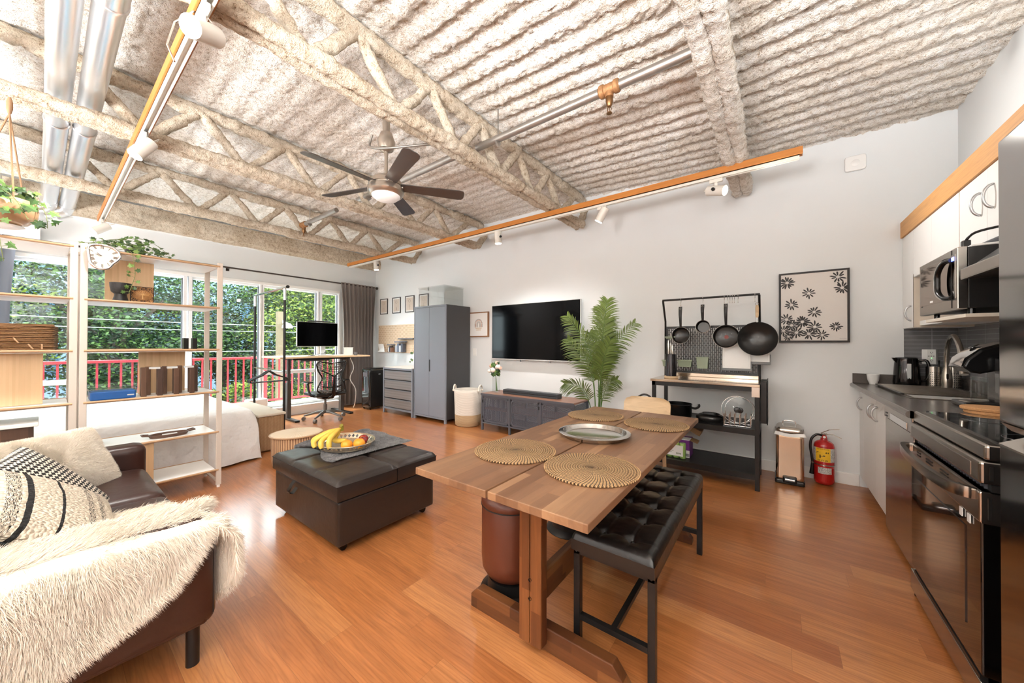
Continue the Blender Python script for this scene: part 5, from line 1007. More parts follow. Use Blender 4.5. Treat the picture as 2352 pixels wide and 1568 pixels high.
xm = (wx0 + wx1) / 2 - .003
for i, (a, b) in enumerate(((wx0 + .021, xm - .002), (xm + .002, wx1 - .028))):
    d = build('door', G().box(a, wy0 + .002, .083, b, wy0 + .02, 1.837), GF, t, bevel=.002)
    if i == 0: build('handle', G().box(b - .014, wy0 - .006, .80, b + .004, wy0 + .004, .99), GF, d, bevel=.001)
    else: build('handle', G().box(a, wy0 - .002, .80, a + .022, wy0 + .003, .99), BLK, d, bevel=.001)
for x in (wx0, wx1 - .03):
    for y in (wy0, wy1 - .03): build('foot', G().box(x, y, 0, x + .03, y + .03, .057), GF, t)
g = G(); x0, y0, x1, y1, z0, z1 = -4.83, 3.82, -4.2, 4.24, 1.8665, 2.17; th_ = .003
g.box(x0, y0, z0, x1, y1, z0 + th_).box(x0, y0, z0, x0 + th_, y1, z1).box(x1 - th_, y0, z0, x1, y1, z1).box(x0, y0, z0, x1, y0 + th_, z1).box(x0, y1 - th_, z0, x1, y1, z1)
t = thing('clear_storage_box', 'clear plastic storage box on top of the wardrobe', 'box', (-4.5, 4.0, z0)); build('box_body', g, CLEAR, t); build('lid', G().box(x0 - .012, y0 - .012, z1, x1 + .012, y1 + .012, z1 + .018), CLEAR, t, bevel=.004)
# ================================================================== frames
def frame(x0, x1, z0, z1, fw, fd, fm, name, lb, cat='picture', mat_w=.0, artm=None, matm=None, group=None):
    t = thing(name, lb, cat, ((x0 + x1) / 2, YB, z0), 0, group); yb = YB - .001; yf = YB - fd
    g = G(); g.box(x0, yf, z0, x1, yb, z0 + fw).box(x0, yf, z1 - fw, x1, yb, z1).box(x0, yf, z0 + fw, x0 + fw, yb, z1 - fw).box(x1 - fw, yf, z0 + fw, x1, yb, z1 - fw); build('frame', g, fm, t, bevel=.0015)
    build('mount', G().box(x0 + fw, yf + .008, z0 + fw, x1 - fw, yb, z1 - fw), matm or WHITE, t)
    if artm: build('print', G().box(x0 + fw + mat_w, yf + .006, z0 + fw + mat_w, x1 - fw - mat_w, yf + .0085, z1 - fw - mat_w), artm, t)
    return t
FG = mk('charcoal_frame', (78, 76, 76), .5); PRT = mk('sepia_print', (204, 190, 178), .8, var=.05, vs=10); INK = mk('faint_ink', (160, 146, 134), .8)
for i, (a, b, lb) in enumerate(((-6.75, -6.485, 'small patent-style print, leftmost of the row above the pegboard'), (-6.315, -6.045, 'small print, second from the left in the row above the pegboard'), (-5.89, -5.61, 'small print touching the wardrobe corner, third in the row'), (-5.46, -5.19, 'small print seen through the clear box on the wardrobe'))):
    t = frame(a, b, 1.865, 2.19, .016, .02, FG, 'framed_print', lb, mat_w=.022, artm=PRT, group='row of small framed prints'); c = (a + b) / 2; g = G()
    g.tube([(c + .03 * math.cos(q), YB - .0152, 2.09 + .028 * math.sin(q)) for q in np.linspace(0, 2 * PI, 20, endpoint=False)], .0016, 4, closed=True)
    if i == 1: g.prism([(c - .014, 1.93), (c + .014, 1.93), (c + .008, 1.99), (c - .008, 1.99)], YB - .0155, YB - .015, 'y')
    elif i == 0: g.tube([(c + .022 * math.cos(q), YB - .0152, 1.965 + .022 * math.sin(q)) for q in np.linspace(0, 2 * PI, 20, endpoint=False)], .0016, 4, closed=True)
    else: g.bar((c - .04, YB - .0152, 1.97), (c + .04, YB - .0152, 1.97), .003, .001).bar((c, YB - .0152, 1.92), (c, YB - .0152, 2.02), .003, .001)
    build('drawing', g, INK, t)
t = frame(-4.13, -3.70, 1.362, 1.772, .018, .03, mk('walnut_frame', (146, 104, 72), .5), 'framed_rainbow_print', 'walnut framed print of a brown dotted rainbow between the wardrobe and television')
cx, cz = -3.915, 1.575; cols = [(48, 38, 36), (196, 120, 70), (214, 200, 190), (96, 104, 96), (178, 160, 150)]
for j in range(5):
    g = G(); R = .078 - .014 * j
    for k in range(13 - j * 2):
        a = PI * k / (12 - j * 2); g.lathe([(0, .001), (.0062, .001), (.0062, 0)], (cx + R * math.cos(a), YB - .0225, cz + R * math.sin(a) + .0), 8, axis=(0, -1, 0))
    for s in (-1, 1):
        for k in (1, 2, 3): g.lathe([(0, .001), (.0062, .001), (.0062, 0)], (cx + s * R, YB - .0225, cz - .015 * k), 8, axis=(0, -1, 0))
    build('rainbow_arc', g, mk('rainbow_%d' % j, cols[j], .8), t)
g = G()
for k in range(9): g.box(cx - .066 + .015 * k, YB - .0228, cz - .078, cx - .058 + .015 * k, YB - .0222, cz - .058 - .006 * (k % 2))
for k in range(7): g.box(cx - .052 + .015 * k, YB - .0228, cz - .105, cx - .044 + .015 * k, YB - .0222, cz - .087 - .006 * ((k + 1) % 2))
build('caption', g, mk('caption_tan', (206, 170, 130), .8), t)
# pegboard with bits
PB = N('peg_board'); v = PB.sep(); hx_ = PB.math('ABSOLUTE', PB.math('SUBTRACT', PB.math('FRACT', PB.math('ADD', PB.math('MULTIPLY', v[0], 25), PB.math('MULTIPLY', PB.math('FLOOR', PB.math('MULTIPLY', v[2], 25)), .5))), .5)); hz_ = PB.math('ABSOLUTE', PB.math('SUBTRACT', PB.math('FRACT', PB.math('MULTIPLY', v[2], 25)), .5))
PB.set(col=PB.mix(PB.math('MULTIPLY', PB.math('LESS_THAN', hx_, .14), PB.math('LESS_THAN', hz_, .34)), (216, 194, 168), (150, 116, 84)), rough=.7)
t = thing('pegboard', 'beige slotted pegboard on the wall beside the wardrobe', 'pegboard', (-6.2, YB, 1.06)); build('board', G().box(-6.80, YB - .018, 1.062, -5.25, YB - .001, 1.63), PB.mat, t, bevel=.002)
g = G(); 
for z in (1.10, 1.59): g.lathe([(0, .003), (.007, .003), (.008, 0)], (-6.77, YB - .018, z), 10, axis=(0, -1, 0))
build('screw', g, GREYM, t); build('ledge', G().box(-6.02, YB - .09, 1.33, -5.55, YB - .018, 1.355), GREYM, t)
t = thing('white_letter_rack', 'white ribbed letter rack hooked on the pegboard', 'rack', (-6.6, 4.28, 1.07)); g = G(); g.prism([(-6.75, 1.24), (-6.56, 1.24), (-6.50, 1.07), (-6.68, 1.07)], 4.27, 4.28, 'y'); build('back', g, WHITE, t, bevel=.004); build('tray', G().prism([(-6.52, 1.15), (-6.42, 1.15), (-6.42, 1.07), (-6.66, 1.07)], 4.20, 4.21, 'y').box(-6.66, 4.20, 1.07, -6.42, 4.28, 1.078), WHITE, t, bevel=.003)
def peg_jar(x, w, h, lb, cols_):
    t = thing('pegboard_jar', lb, 'jar', (x, 4.26, 1.08)); build('jar_body', G().box(x - w / 2, 4.21, 1.075, x + w / 2, 4.31, 1.075 + h), CLEAR, t, bevel=.006); build('lid', G().box(x - w / 2 - .004, 4.206, 1.075 + h, x + w / 2 + .004, 4.314, 1.09 + h), mk('jar_lid_blue', (70, 92, 128), .4), t, bevel=.003)
    for i, c in enumerate(cols_): build('contents', G().box(x - w / 2 + .01 + i * (w - .02) / len(cols_), 4.225, 1.08, x - w / 2 + .01 + (i + .85) * (w - .02) / len(cols_), 4.295, 1.07 + h * (.7 + .2 * (i % 2))), mk('jar_content_%d%d' % (int(w * 100), i), c, .7), t)
peg_jar(-6.26, .13, .14, 'narrow jar of pens and brushes on the pegboard', [(224, 224, 226), (70, 74, 90), (150, 110, 90)]); peg_jar(-5.95, .27, .20, 'wide clear jar with blue lid and a white tag on the pegboard', [(190, 194, 206), (120, 130, 150), (210, 210, 216), (90, 96, 110)])
t = thing('potted_sprig', 'small green plant peeking out beside the wardrobe on the dresser', 'plant', (-5.15, 4.12, .826)); build('pot', G().lathe([(0, 0), (.045, 0), (.055, .09), (.048, .09), (0, .08)], (-5.15, 4.12, .826), 20), WHITE, t, smooth=50)
for i, p in enumerate([[(-5.15, 4.12, .91), (-5.18, 4.08, 1.02), (-5.26, 4.0, 1.08)], [(-5.15, 4.12, .91), (-5.2, 4.04, .96), (-5.28, 3.97, .93)], [(-5.15, 4.12, .91), (-5.16, 4.1, 1.0), (-5.2, 4.04, 1.1)]]):
    a, b = vine(p, 9, .045, 200 + i, (.4, -1, .3), .03); build('stem', a, VINE, t); build('leaves', b, IVY, t)
# ================================================================== laundry basket
LB = N('cotton_rope'); v = LB.sep(); cz_ = LB.wave(None, 36, .2, 1, 'Z'); LB.set(col=LB.mix(LB.math('LESS_THAN', v[2], .175), LB.mix(cz_, (226, 218, 206), (240, 234, 224)), LB.mix(cz_, (180, 150, 112), (206, 180, 144))), rough=.9); LB.bump(cz_, .6, .006); LB = LB.mat
lx, ly = -3.80, 3.95; t = thing('laundry_basket', 'white rope laundry basket with a tan bottom and loop handles', 'basket', (lx, ly, 0))
build('basket_body', G().lathe([(0, .0), (.175, .0), (.195, .015), (.20, .1), (.205, .3), (.212, .5), (.212, .545), (.205, .55), (.2, .54), (.195, .3), (.185, .05), (0, .04)], (lx, ly, 0), 60), LB, t, smooth=60)
for a in (-2.6, .3):
    c = Vector((lx + .21 * math.cos(a), ly + .21 * math.sin(a), .54)); tn = Vector((-math.sin(a), math.cos(a), 0)); build('rope_handle', G().tube(smoothpts([c - tn * .07, c - tn * .05 + Vector((0, 0, .05)), c + Vector((0, 0, .075)), c + tn * .05 + Vector((0, 0, .05)), c + tn * .07], 5), .011, 8).ball(tuple(c - tn * .07), .018, 8).ball(tuple(c + tn * .07), .018, 8), mk('rope_white', (232, 224, 212), .9, bump=.4), t, smooth=60)
# ================================================================== television
t = thing('television', 'large wall-mounted television with a thin silver frame', 'television', (-2.8, YB, 1.0)); TVG = mk('tv_screen', (3, 3, 4), .08, var=.0, spec=.12); x0, x1, z0, z1 = -3.565, -2.045, 1.012, 1.845
build('screen', G().box(x0 + .006, 4.238, z0 + .012, x1 - .006, 4.245, z1 - .006), TVG, t)
g = G(); g.box(x0, 4.236, z0, x1, 4.27, z0 + .011).box(x0, 4.236, z1 - .005, x1, 4.27, z1).box(x0, 4.236, z0, x0 + .005, 4.27, z1).box(x1 - .005, 4.236, z0, x1, 4.27, z1).box(x0 + .005, 4.246, z0 + .011, x1 - .005, 4.27, z1 - .005); build('bezel', g, SLG, t); build('wall_mount', G().box(x0 + .5, 4.27, 1.2, x1 - .5, YB, 1.6), BLK, t)
for x in (-3.02, -2.52): build('mount_latch', G().tube([(x, 4.25, 1.012), (x, 4.25, .985)], [.008, .011], 8), GREYM, t)
# ================================================================== media console
CX0, CX1, CY0, CY1, CZ = -3.425, -1.935, 3.835, 4.265, .535
ME = N('expanded_mesh'); v = ME.sep(); s_ = ME.math('ADD', ME.math('MULTIPLY', v[0], 62.0), ME.math('MULTIPLY', v[1], 62.0)); zr = ME.math('MULTIPLY', v[2], 88.0); rw = ME.math('FLOOR', zr); d1 = ME.math('ABSOLUTE', ME.math('SUBTRACT', ME.math('FRACT', ME.math('ADD', s_, ME.math('MULTIPLY', rw, .5))), .5)); d2 = ME.math('ABSOLUTE', ME.math('SUBTRACT', ME.math('FRACT', zr), .5))
hole = ME.math('LESS_THAN', ME.math('ADD', ME.math('MULTIPLY', d1, 1.0), d2), .40); ME.set(col=(92, 95, 106), rough=.45, metal=.3, alpha=ME.math('SUBTRACT', 1, hole)); ME = ME.mat
CWD = planks('console_wood', [(0, (142, 100, 82)), (1, (156, 114, 94))], .3, 3, (0, 1), .4, .35, 0, 0, False)
t = thing('media_console', 'low dark grey media console with mesh doors and a brown top', 'media console', ((CX0 + CX1) / 2, 4.05, 0))
build('top', G().box(CX0, CY0 - .005, .512, CX1, CY1, .535), CWD, t, bevel=.003); build('top_edge', G().box(CX0 - .004, CY0 - .009, .505, CX1 + .004, CY0 - .003, .534), DGREY, t)
g = G(); 
for x in (CX0, CX0 + .497, CX0 + .993, CX1 - .03):
    for y in (CY0, CY1 - .03): g = G().box(x, y, .0 if x in (CX0, CX1 - .03) or True else .1, x + .028, y + .028, .51); build('upright', g, DGREY, t, bevel=.002)
for z in (.10, .485):
    for y in (CY0 + .004, CY1 - .02): build('rail', G().box(CX0 + .02, y, z, CX1 - .02, y + .018, z + .02), DGREY, t)
build('bottom_shelf', G().box(CX0 + .01, CY0 + .02, .10, CX1 - .01, CY1 - .01, .115), DGREY, t); build('middle_shelf', G().box(CX0 + .01, CY0 + .03, .30, CX1 - .01, CY1 - .01, .315), CWD, t)
for x in (CX0 + .006, CX1 - .012): build('side_mesh', G().box(x, CY0 + .03, .12, x + .003, CY1 - .03, .50), ME, t)
for k in range(3):
    a = CX0 + .032 + k * .4965; b = a + .461; zb_, zt_ = .125, .49; y = CY0 + .006; fw = .022; d = build('door', G().box(a + fw, y + .004, zb_ + fw, b - fw, y + .006, zt_ - fw), ME, t)
    g = G(); g.box(a, y, zb_, b, y + .012, zb_ + fw).box(a, y, zt_ - fw, b, y + .012, zt_).box(a, y, zb_, a + fw, y + .012, zt_).box(b - fw, y, zb_, b, y + .012, zt_)
    for (cx_, sx_) in ((a + fw, 1), (b - fw, -1)):
        for (cz_2, sz_) in ((zb_ + fw, 1), (zt_ - fw, -1)):
            poly = [(cx_, cz_2)] + [(cx_ + sx_ * (.05 - .05 * math.sin(q)), cz_2 + sz_ * (.05 - .05 * math.cos(q))) for q in np.linspace(0, PI / 2, 6)]
            g.prism(poly if sx_ * sz_ > 0 else poly[::-1], y, y + .012, 'y')
    build('door_frame', g, DGREY, d)
    g = G()
    for (px_, pz_) in ((a + .011, zb_ + .03), (a + .011, zt_ - .03), (b - .011, zb_ + .03), (b - .011, zt_ - .03), (a + .04, zt_ - .011), (b - .04, zt_ - .011), (a + .04, zb_ + .011), (b - .04, zb_ + .011)): g.ball((px_, y, pz_), .004, 6)
    build('rivets', g, GREYM, d)
    hx2 = a - .004 if k == 0 else b + .004
    g = G(); g.box(hx2 - .008, y - .008, .17, hx2 + .008, y + .004, .21).box(hx2 - .008, y - .008, .40, hx2 + .008, y + .004, .44); build('hinge', g, BLKM, d)
for i in range(9): x = CX0 + .05 + i * .032; solo('book', 'slim grey book standing behind the left mesh door', 'book', G().box(x, 4.0, .3165, x + .018, 4.18, .3165 + .13 + .02 * ((i * 7) % 3)), mk('book_grey_%d' % i, ((150, 150, 156), (96, 100, 112), (184, 182, 180))[i % 3], .7), 'books in the media console')
for i in range(9): x = CX0 + .05 + i * .034; solo('book', 'grey binder standing on the bottom shelf behind the left mesh door', 'book', G().box(x, 4.0, .1165, x + .02, 4.18, .1165 + .14 + .015 * ((i * 5) % 3)), mk('binder_grey_%d' % i, ((150, 150, 156), (110, 112, 122), (172, 170, 170))[i % 3], .7), 'binders in the media console')
t = thing('soundbar', 'long black soundbar on the media console', 'soundbar', (-2.7, 4.03, .536)); SBM = mk('soundbar_black', (48, 52, 58), .45)
build('bar_body', G().box(-3.13, 3.97, .536, -2.235, 4.085, .60), SBM, t, bevel=.006); build('groove', G().box(-3.132, 3.9685, .566, -2.233, 3.971, .571), BLKP, t)
for x in (-2.92, -2.46): build('top_pad', G().lathe([(0, .003), (.05, .002), (.055, 0)], (x, 4.028, .60), 24, sy=.6), GREYM, t, smooth=50)
# flowers
t = thing('glass_vase', 'square clear glass vase on the left end of the media console', 'vase', (-3.30, 4.03, .536)); g = G(); vx, vy, w = -3.305, 4.03, .042
g.box(vx - w, vy - w, .536, vx + w, vy + w, .548).box(vx - w, vy - w, .548, vx - w + .003, vy + w, .775).box(vx + w - .003, vy - w, .548, vx + w, vy + w, .775).box(vx - w, vy - w, .548, vx + w, vy - w + .003, .775).box(vx - w, vy + w - .003, .548, vx + w, vy + w, .775); build('glass', g, CLEAR, t)
t = thing('flower_bouquet', 'bunch of white and blush peonies leaning in the glass vase', 'flowers', (vx, vy, .55)); PW = mk('petal_white', (236, 230, 222), .8, sss=.0); PP = mk('petal_blush', (226, 190, 170), .8); STM = mk('flower_stem', (96, 128, 66), .6)
g = G()
for k in range(5): g.tube([(vx + .025 - .006 * k, vy, .555), (vx - .005, vy, .76), (vx - .05 + .02 * k, vy - .01 * k, .84)], .0035, 6)
build('stems', g, STM, t)
def peony(c, r, m, seed):
    rs = random.Random(seed); g = G()
    for k in range(26):
        th_, ph_ = rs.uniform(0, 2 * PI), math.acos(rs.uniform(-.35, 1)); d = Vector((math.sin(ph_) * math.cos(th_), math.sin(ph_) * math.sin(th_), math.cos(ph_))); c2 = Vector(c) + d * r * .45; q = Vector((0, 0, 1)).rotation_difference(d).to_matrix().to_4x4()
        P = np.array([[(r * .62 * u * math.cos(v_) * 1.0, r * .62 * u * math.sin(v_), r * .5 * (1 - u * u) * .9) for v_ in np.linspace(0, 2 * PI, 9)[:-1]] for u in (.01, .5, .85, 1.0)]); g.M = TR(*c2) @ q; g.grid(P, wv=True)
    g.M = Matrix.Identity(4); build('bloom', g, m, t, smooth=180)
for c, r, m in (((-3.33, 4.0, .86), .05, PW), ((-3.25, 4.0, .91), .045, PW), ((-3.38, 4.02, .92), .045, PP), ((-3.31, 4.05, .965), .035, PP), ((-3.41, 4.0, .84), .035, PW), ((-3.225, 4.02, .895), .035, PP)): peony(c, r, m, int(r * 1000))
g = G()
for k in range(46):
    a = rnd.uniform(0, 2 * PI); c = Vector((vx - .01 + .07 * math.cos(a) * rnd.random(), vy + .05 * math.sin(a), rnd.uniform(.78, .97))); ivyleaf(g, c, .05, (rnd.uniform(0, 1), -1, rnd.uniform(-.2, .8)), (rnd.uniform(-1, 1), 0, rnd.uniform(-.5, 1)))
build('leaves', g, IVY, t)
t = thing('light_switch', 'white rocker light switch between the wardrobe and television', 'switch', (-4.02, YB, 1.05)); build('plate', G().box(-4.06, YB - .006, 1.05, -3.98, YB, 1.17), WHITE, t, bevel=.002); build('rocker', G().box(-4.035, YB - .010, 1.075, -4.005, YB - .005, 1.145), TRIM, t, bevel=.002)
# ================================================================== palm
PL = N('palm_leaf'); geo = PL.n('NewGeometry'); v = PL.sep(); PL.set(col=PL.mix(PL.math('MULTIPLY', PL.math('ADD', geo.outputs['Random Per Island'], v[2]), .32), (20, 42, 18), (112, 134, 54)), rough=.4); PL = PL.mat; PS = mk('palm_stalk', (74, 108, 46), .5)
t = thing('potted_palm', 'tall artificial areca palm between the television and the black cart', 'plant', (-1.72, 4.0, 0)); pbx, pby = -1.70, 4.0
build('pot', G().lathe([(0, 0), (.10, 0), (.13, .2), (.135, .22), (.12, .22), (0, .19)], (pbx, pby, 0), 36), BLK, t, smooth=50)
def frond(pts, n, L, seed, wdt=.006):
    rs = random.Random(seed); p = smoothpts(pts, 12); gs = G().tube(p, [max(.0015, .007 * (1 - k / len(p))) for k in range(len(p))], 6); g = G(); start = int(len(p) * .42)
    for k in range(n):
        f = (k + .5) / n; i = start + f * (len(p) - 2 - start); i0 = int(i); q = p[i0].lerp(p[i0 + 1], i - i0); d = (p[i0 + 1] - p[i0]).normalized(); side = d.cross(Vector((0, -1, .15))); side = side.normalized() if side.length > .05 else Vector((1, 0, 0))
        l = L * (.35 + .9 * math.sin(PI * min(1, .18 + f * .78)) ** .8) * rs.uniform(.85, 1.1)
        for s in (-1, 1):
            dr = (side * s * .85 + d * (.55 + .5 * f) + Vector((0, rs.uniform(-.25, .15), rs.uniform(-.05, .12)))).normalized(); w_ = d.cross(dr).cross(dr).normalized(); P = []
            for j in range(6):
                u = j / 5; c = q + dr * (l * u) + Vector((0, 0, -l * .34 * u * u)); ww = wdt * math.sin(PI * min(1, .12 + u * .88)) ** .7 + .0004; P.append([tuple(c - w_ * ww), tuple(c + w_ * ww)])
            g.grid(np.array(P))
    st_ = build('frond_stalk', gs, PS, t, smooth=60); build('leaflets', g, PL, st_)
b = lambda dx=0, dy=0: (pbx + dx, pby + dy, .2)
fr = [([b(), (-1.66, 3.98, .8), (-1.62, 3.95, 1.35), (-1.55, 3.92, 1.78)], 46, .22), ([b(.02), (-1.64, 4.0, .8), (-1.56, 3.98, 1.15), (-1.22, 3.93, 1.50)], 30, .17), ([b(-.02), (-1.74, 3.97, .8), (-1.80, 3.94, 1.2), (-2.08, 3.9, 1.62)], 34, .18),
      ([b(-.03), (-1.75, 4.0, .7), (-1.82, 3.95, 1.0), (-2.08, 3.92, 1.33)], 32, .18), ([b(.03), (-1.66, 4.02, .8), (-1.60, 4.02, 1.3), (-1.68, 3.98, 1.70)], 40, .20), ([b(-.04, -.02), (-1.78, 3.96, .5), (-1.88, 3.92, .72), (-2.10, 3.88, .76)], 24, .15),
      ([b(.02, .02), (-1.66, 4.0, .5), (-1.58, 3.98, .75), (-1.44, 3.95, .85)], 22, .13), ([b(0, .02), (-1.70, 4.02, .7), (-1.72, 4.0, 1.1), (-1.80, 3.97, 1.40)], 36, .20), ([b(.01, -.02), (-1.67, 3.97, .7), (-1.60, 3.92, 1.05), (-1.50, 3.88, 1.30)], 34, .19), ([b(.0, .03), (-1.69, 4.05, .7), (-1.66, 4.08, 1.2), (-1.60, 4.1, 1.55)], 34, .19)]
for i, (p, n, L) in enumerate(fr): frond(p, int(n * 1.15), L, i)
# ================================================================== pot cart
t = thing('utensil_cart', 'black metal kitchen cart with slotted back panel and hanging rail', 'cart', (-.55, 3.9, 0)); kx0, kx1, ky0, ky1 = -.985, -.105, 3.655, 4.17; PW_ = .034
for x in (kx0, kx1 - PW_):
    for y in (ky0, ky1 - PW_): build('post', G().box(x, y, 0, x + PW_, y + PW_, .885), BLKM, t, bevel=.002)
for z in (.125, .505):
    s_ = build('shelf', G().box(kx0 + .005, ky0 + .005, z, kx1 - .005, ky1 - .005, z + .012), BLKM, t); build('shelf_lip', G().box(kx0 + PW_, ky0, z - .035, kx1 - PW_, ky0 + .015, z + .014).box(kx0 + PW_, ky1 - .015, z - .035, kx1 - PW_, ky1, z + .014).box(kx0, ky0 + PW_, z - .035, kx0 + .015, ky1 - PW_, z + .014).box(kx1 - .015, ky0 + PW_, z - .035, kx1, ky1 - PW_, z + .014), BLKM, s_)
build('top_frame', G().box(kx0, ky0, .845, kx1, ky0 + .02, .885).box(kx0, ky1 - .02, .845, kx1, ky1, .885).box(kx0, ky0, .845, kx0 + .02, ky1, .885).box(kx1 - .02, ky0, .845, kx1, ky1, .885), BLKM, t)
build('worktop', G().box(kx0 - .012, ky0 - .012, .885, kx1 + .004, ky1 + .0, .908).box(kx0, ky1 - .02, .908, kx1, ky1, .945), mk('steel_worktop', (196, 182, 166), .13, .95, var=.03), t, bevel=.003); build('corner_bracket', G().box(kx1 - .055, ky0 - .004, .80, kx1 + .002, ky0 + .002, .885), STEEL, t)
for x in (kx0 + .012, kx1 - .012): build('rail_support', G().tube([(x, ky1 - .02, .90), (x, ky1 - .02, 1.50), (x, ky1 - .04, 1.54), (x, ky1 - .12, 1.70), (x, ky1 - .125, 1.72)], .0105, 12), BLKM, t, smooth=50)
build('hanging_rail', G().cyl((kx0 + .006, ky1 - .125, 1.725), (kx1 - .006, ky1 - .125, 1.725), .0105, 12), BLKM, t, smooth=60)
SL = N('slotted_panel'); v = SL.sep(); cx_ = SL.math('MULTIPLY', v[0], 58.0); col_ = SL.math('FLOOR', cx_); cz_ = SL.math('ADD', SL.math('MULTIPLY', v[2], 21.0), SL.math('MULTIPLY', SL.math('MODULO', SL.math('ADD', col_, 500.0), 2.0), .5)); h_ = SL.math('MULTIPLY', SL.math('LESS_THAN', SL.math('ABSOLUTE', SL.math('SUBTRACT', SL.math('FRACT', cx_), .5)), .27), SL.math('LESS_THAN', SL.math('ABSOLUTE', SL.math('SUBTRACT', SL.math('FRACT', cz_), .5)), .42))
SL.set(col=(24, 23, 23), rough=.45, alpha=SL.math('SUBTRACT', 1, h_)); SL = SL.mat
pn = build('slotted_panel', G().box(kx0 + .03, ky1 - .016, .965, kx1 - .03, ky1 - .013, 1.42), SL, t); build('panel_frame', G().box(kx0 + .012, ky1 - .022, .95, kx1 - .012, ky1 - .008, .968).box(kx0 + .012, ky1 - .022, 1.42, kx1 - .012, ky1 - .008, 1.445).box(kx0 + .012, ky1 - .022, .968, kx0 + .034, ky1 - .008, 1.42).box(kx1 - .034, ky1 - .022, .968, kx1 - .012, ky1 - .008, 1.42), BLKM, pn)
RY_ = ky1 - .125; HK = Vector
def shook(x, lb, y=RY_, drop=.075):
    solo('s_hook', lb, 'hook', G().tube(smoothpts([(x, y - .014, 1.722), (x, y - .008, 1.738), (x, y + .008, 1.738), (x, y + .013, 1.72), (x, y + .002, 1.69), (x, y - .008, 1.665), (x, y - .004, 1.655), (x, y + .008, 1.658), (x, y + .012, 1.672)], 4), .002, 6), CHROME, 'steel s-hooks on the rail')
NONS = mk('nonstick_black', (26, 25, 24), .32, var=.1, coat=.2); PANX = mk('pan_outside', (34, 33, 33), .3, .3); RIMM = mk('pan_rim', (170, 166, 160), .3, .9); HND = mk('pan_handle', (26, 25, 25), .4)
def pan(x, zc, r, depth, htop, lb, wood=False, dot=False, wok=False, y=None):
    y = (RY_ - .02) if y is None else y; t = thing('hanging_pan', lb, 'pan', (x, y, zc - r), 0, 'pans hanging from the cart rail'); ax = (.0, -1, .12)
    if wok: prof = [(0, -depth), (r * .35, -depth * .98), (r * .6, -depth * .82), (r * .85, -depth * .42), (r, 0), (r * .985, .004), (r * .83, -depth * .38), (r * .58, -depth * .76), (r * .34, -depth * .93), (0, -depth * .95)]
    else: prof = [(0, -depth), (r * .82, -depth), (r * .9, -depth * .85), (r, 0), (r * .97, .002), (r * .87, -depth * .8), (r * .8, -depth * .93), (0, -depth * .94)]
    build('pan_bowl', G().lathe(prof, (x, y - .0 + depth * .2, zc), 48, axis=ax), NONS, t, smooth=50); q = Vector((0, 0, 1)).rotation_difference(Vector(ax)); build('rim', G().tube([tuple(Vector((x, y + depth * .2, zc)) + q @ Vector((r * .995 * math.cos(a), r * .995 * math.sin(a), .001))) for a in np.linspace(0, 2 * PI, 48, endpoint=False)], .0022, 6, closed=True), NONS if wok else RIMM, t, smooth=180)
    z1_ = zc + r; yy_ = y + depth * .25
    if wood:
        build('ferrule', G().tube([(x, yy_, z1_ - .005), (x, yy_, z1_ + .05)], [.008, .009], 12), STEEL, t, smooth=50); build('handle', G().tube([(x, yy_, z1_ + .04), (x, yy_, z1_ + .06), (x, yy_, z1_ + .13), (x, yy_, z1_ + .155)], [.010, .0135, .0145, .011], 16), OAK, t, smooth=50); build('hanging_loop', G().tube([(x + .012 * math.cos(a), yy_, z1_ + .166 + .012 * math.sin(a)) for a in np.linspace(0, 2 * PI, 14, endpoint=False)], .002, 6, closed=True), STEEL, t)
    else:
        L = htop - z1_; pts = [(x, yy_ - .0, z1_ - .01), (x, yy_ - .012, z1_ + L * .25), (x, yy_ - .022, z1_ + L * .6), (x, yy_ - .012, z1_ + L * .9), (x, yy_ - .01, htop)]
        g = G(); sp = smoothpts(pts, 5); ws = [.010 + .007 * min(1, i / len(sp) * 1.6) for i in range(len(sp))]; P = np.array([[(p.x - w_, p.y - .005, p.z), (p.x - w_ * .6, p.y - .010, p.z), (p.x + w_ * .6, p.y - .010, p.z), (p.x + w_, p.y - .005, p.z), (p.x + w_ * .6, p.y + .004, p.z), (p.x - w_ * .6, p.y + .004, p.z)] for p, w_ in zip(sp, ws)]); g.grid(P, wv=True); g.add(P[-1], [(0, 1, 2, 3, 4, 5)]); build('handle', g, HND, t, smooth=50)
        build('hanging_hole', G().lathe([(.006, 0), (.008, .001), (.006, .002)], (x, yy_ - .0225, htop - .022), 14, axis=(0, -1, 0), sy=1.4), RIMM, t)
    if dot: build('heat_spot', G().lathe([(0, .001), (.019, .001), (.019, 0)], (x, y + depth * .2 + depth * .93, zc - .006), 30, axis=ax), mk('red_spot', (118, 38, 28), .5), t)
pan(-.795, 1.345, .088, .055, 1.645, 'deep black saucepan hanging at the left of the rail'); pan(-.588, 1.432, .066, .05, 1.655, 'small black saucepan hanging second from the left')
pan(-.385, 1.33, .115, .045, 1.65, 'black frying pan with a red heat spot in its middle', dot=True); pan(-.132, 1.305, .158, .075, 1.6, 'large black wok with a pale wooden handle', wood=True, wok=True, y=RY_ - .06)
for i, (x, lb) in enumerate(((-.795, 'steel s-hook holding the deep saucepan'), (-.588, 'steel s-hook holding the small saucepan'), (-.40, 'steel s-hook holding the frying pan'), (-.15, 'steel s-hook holding the wok'))): shook(x, lb)
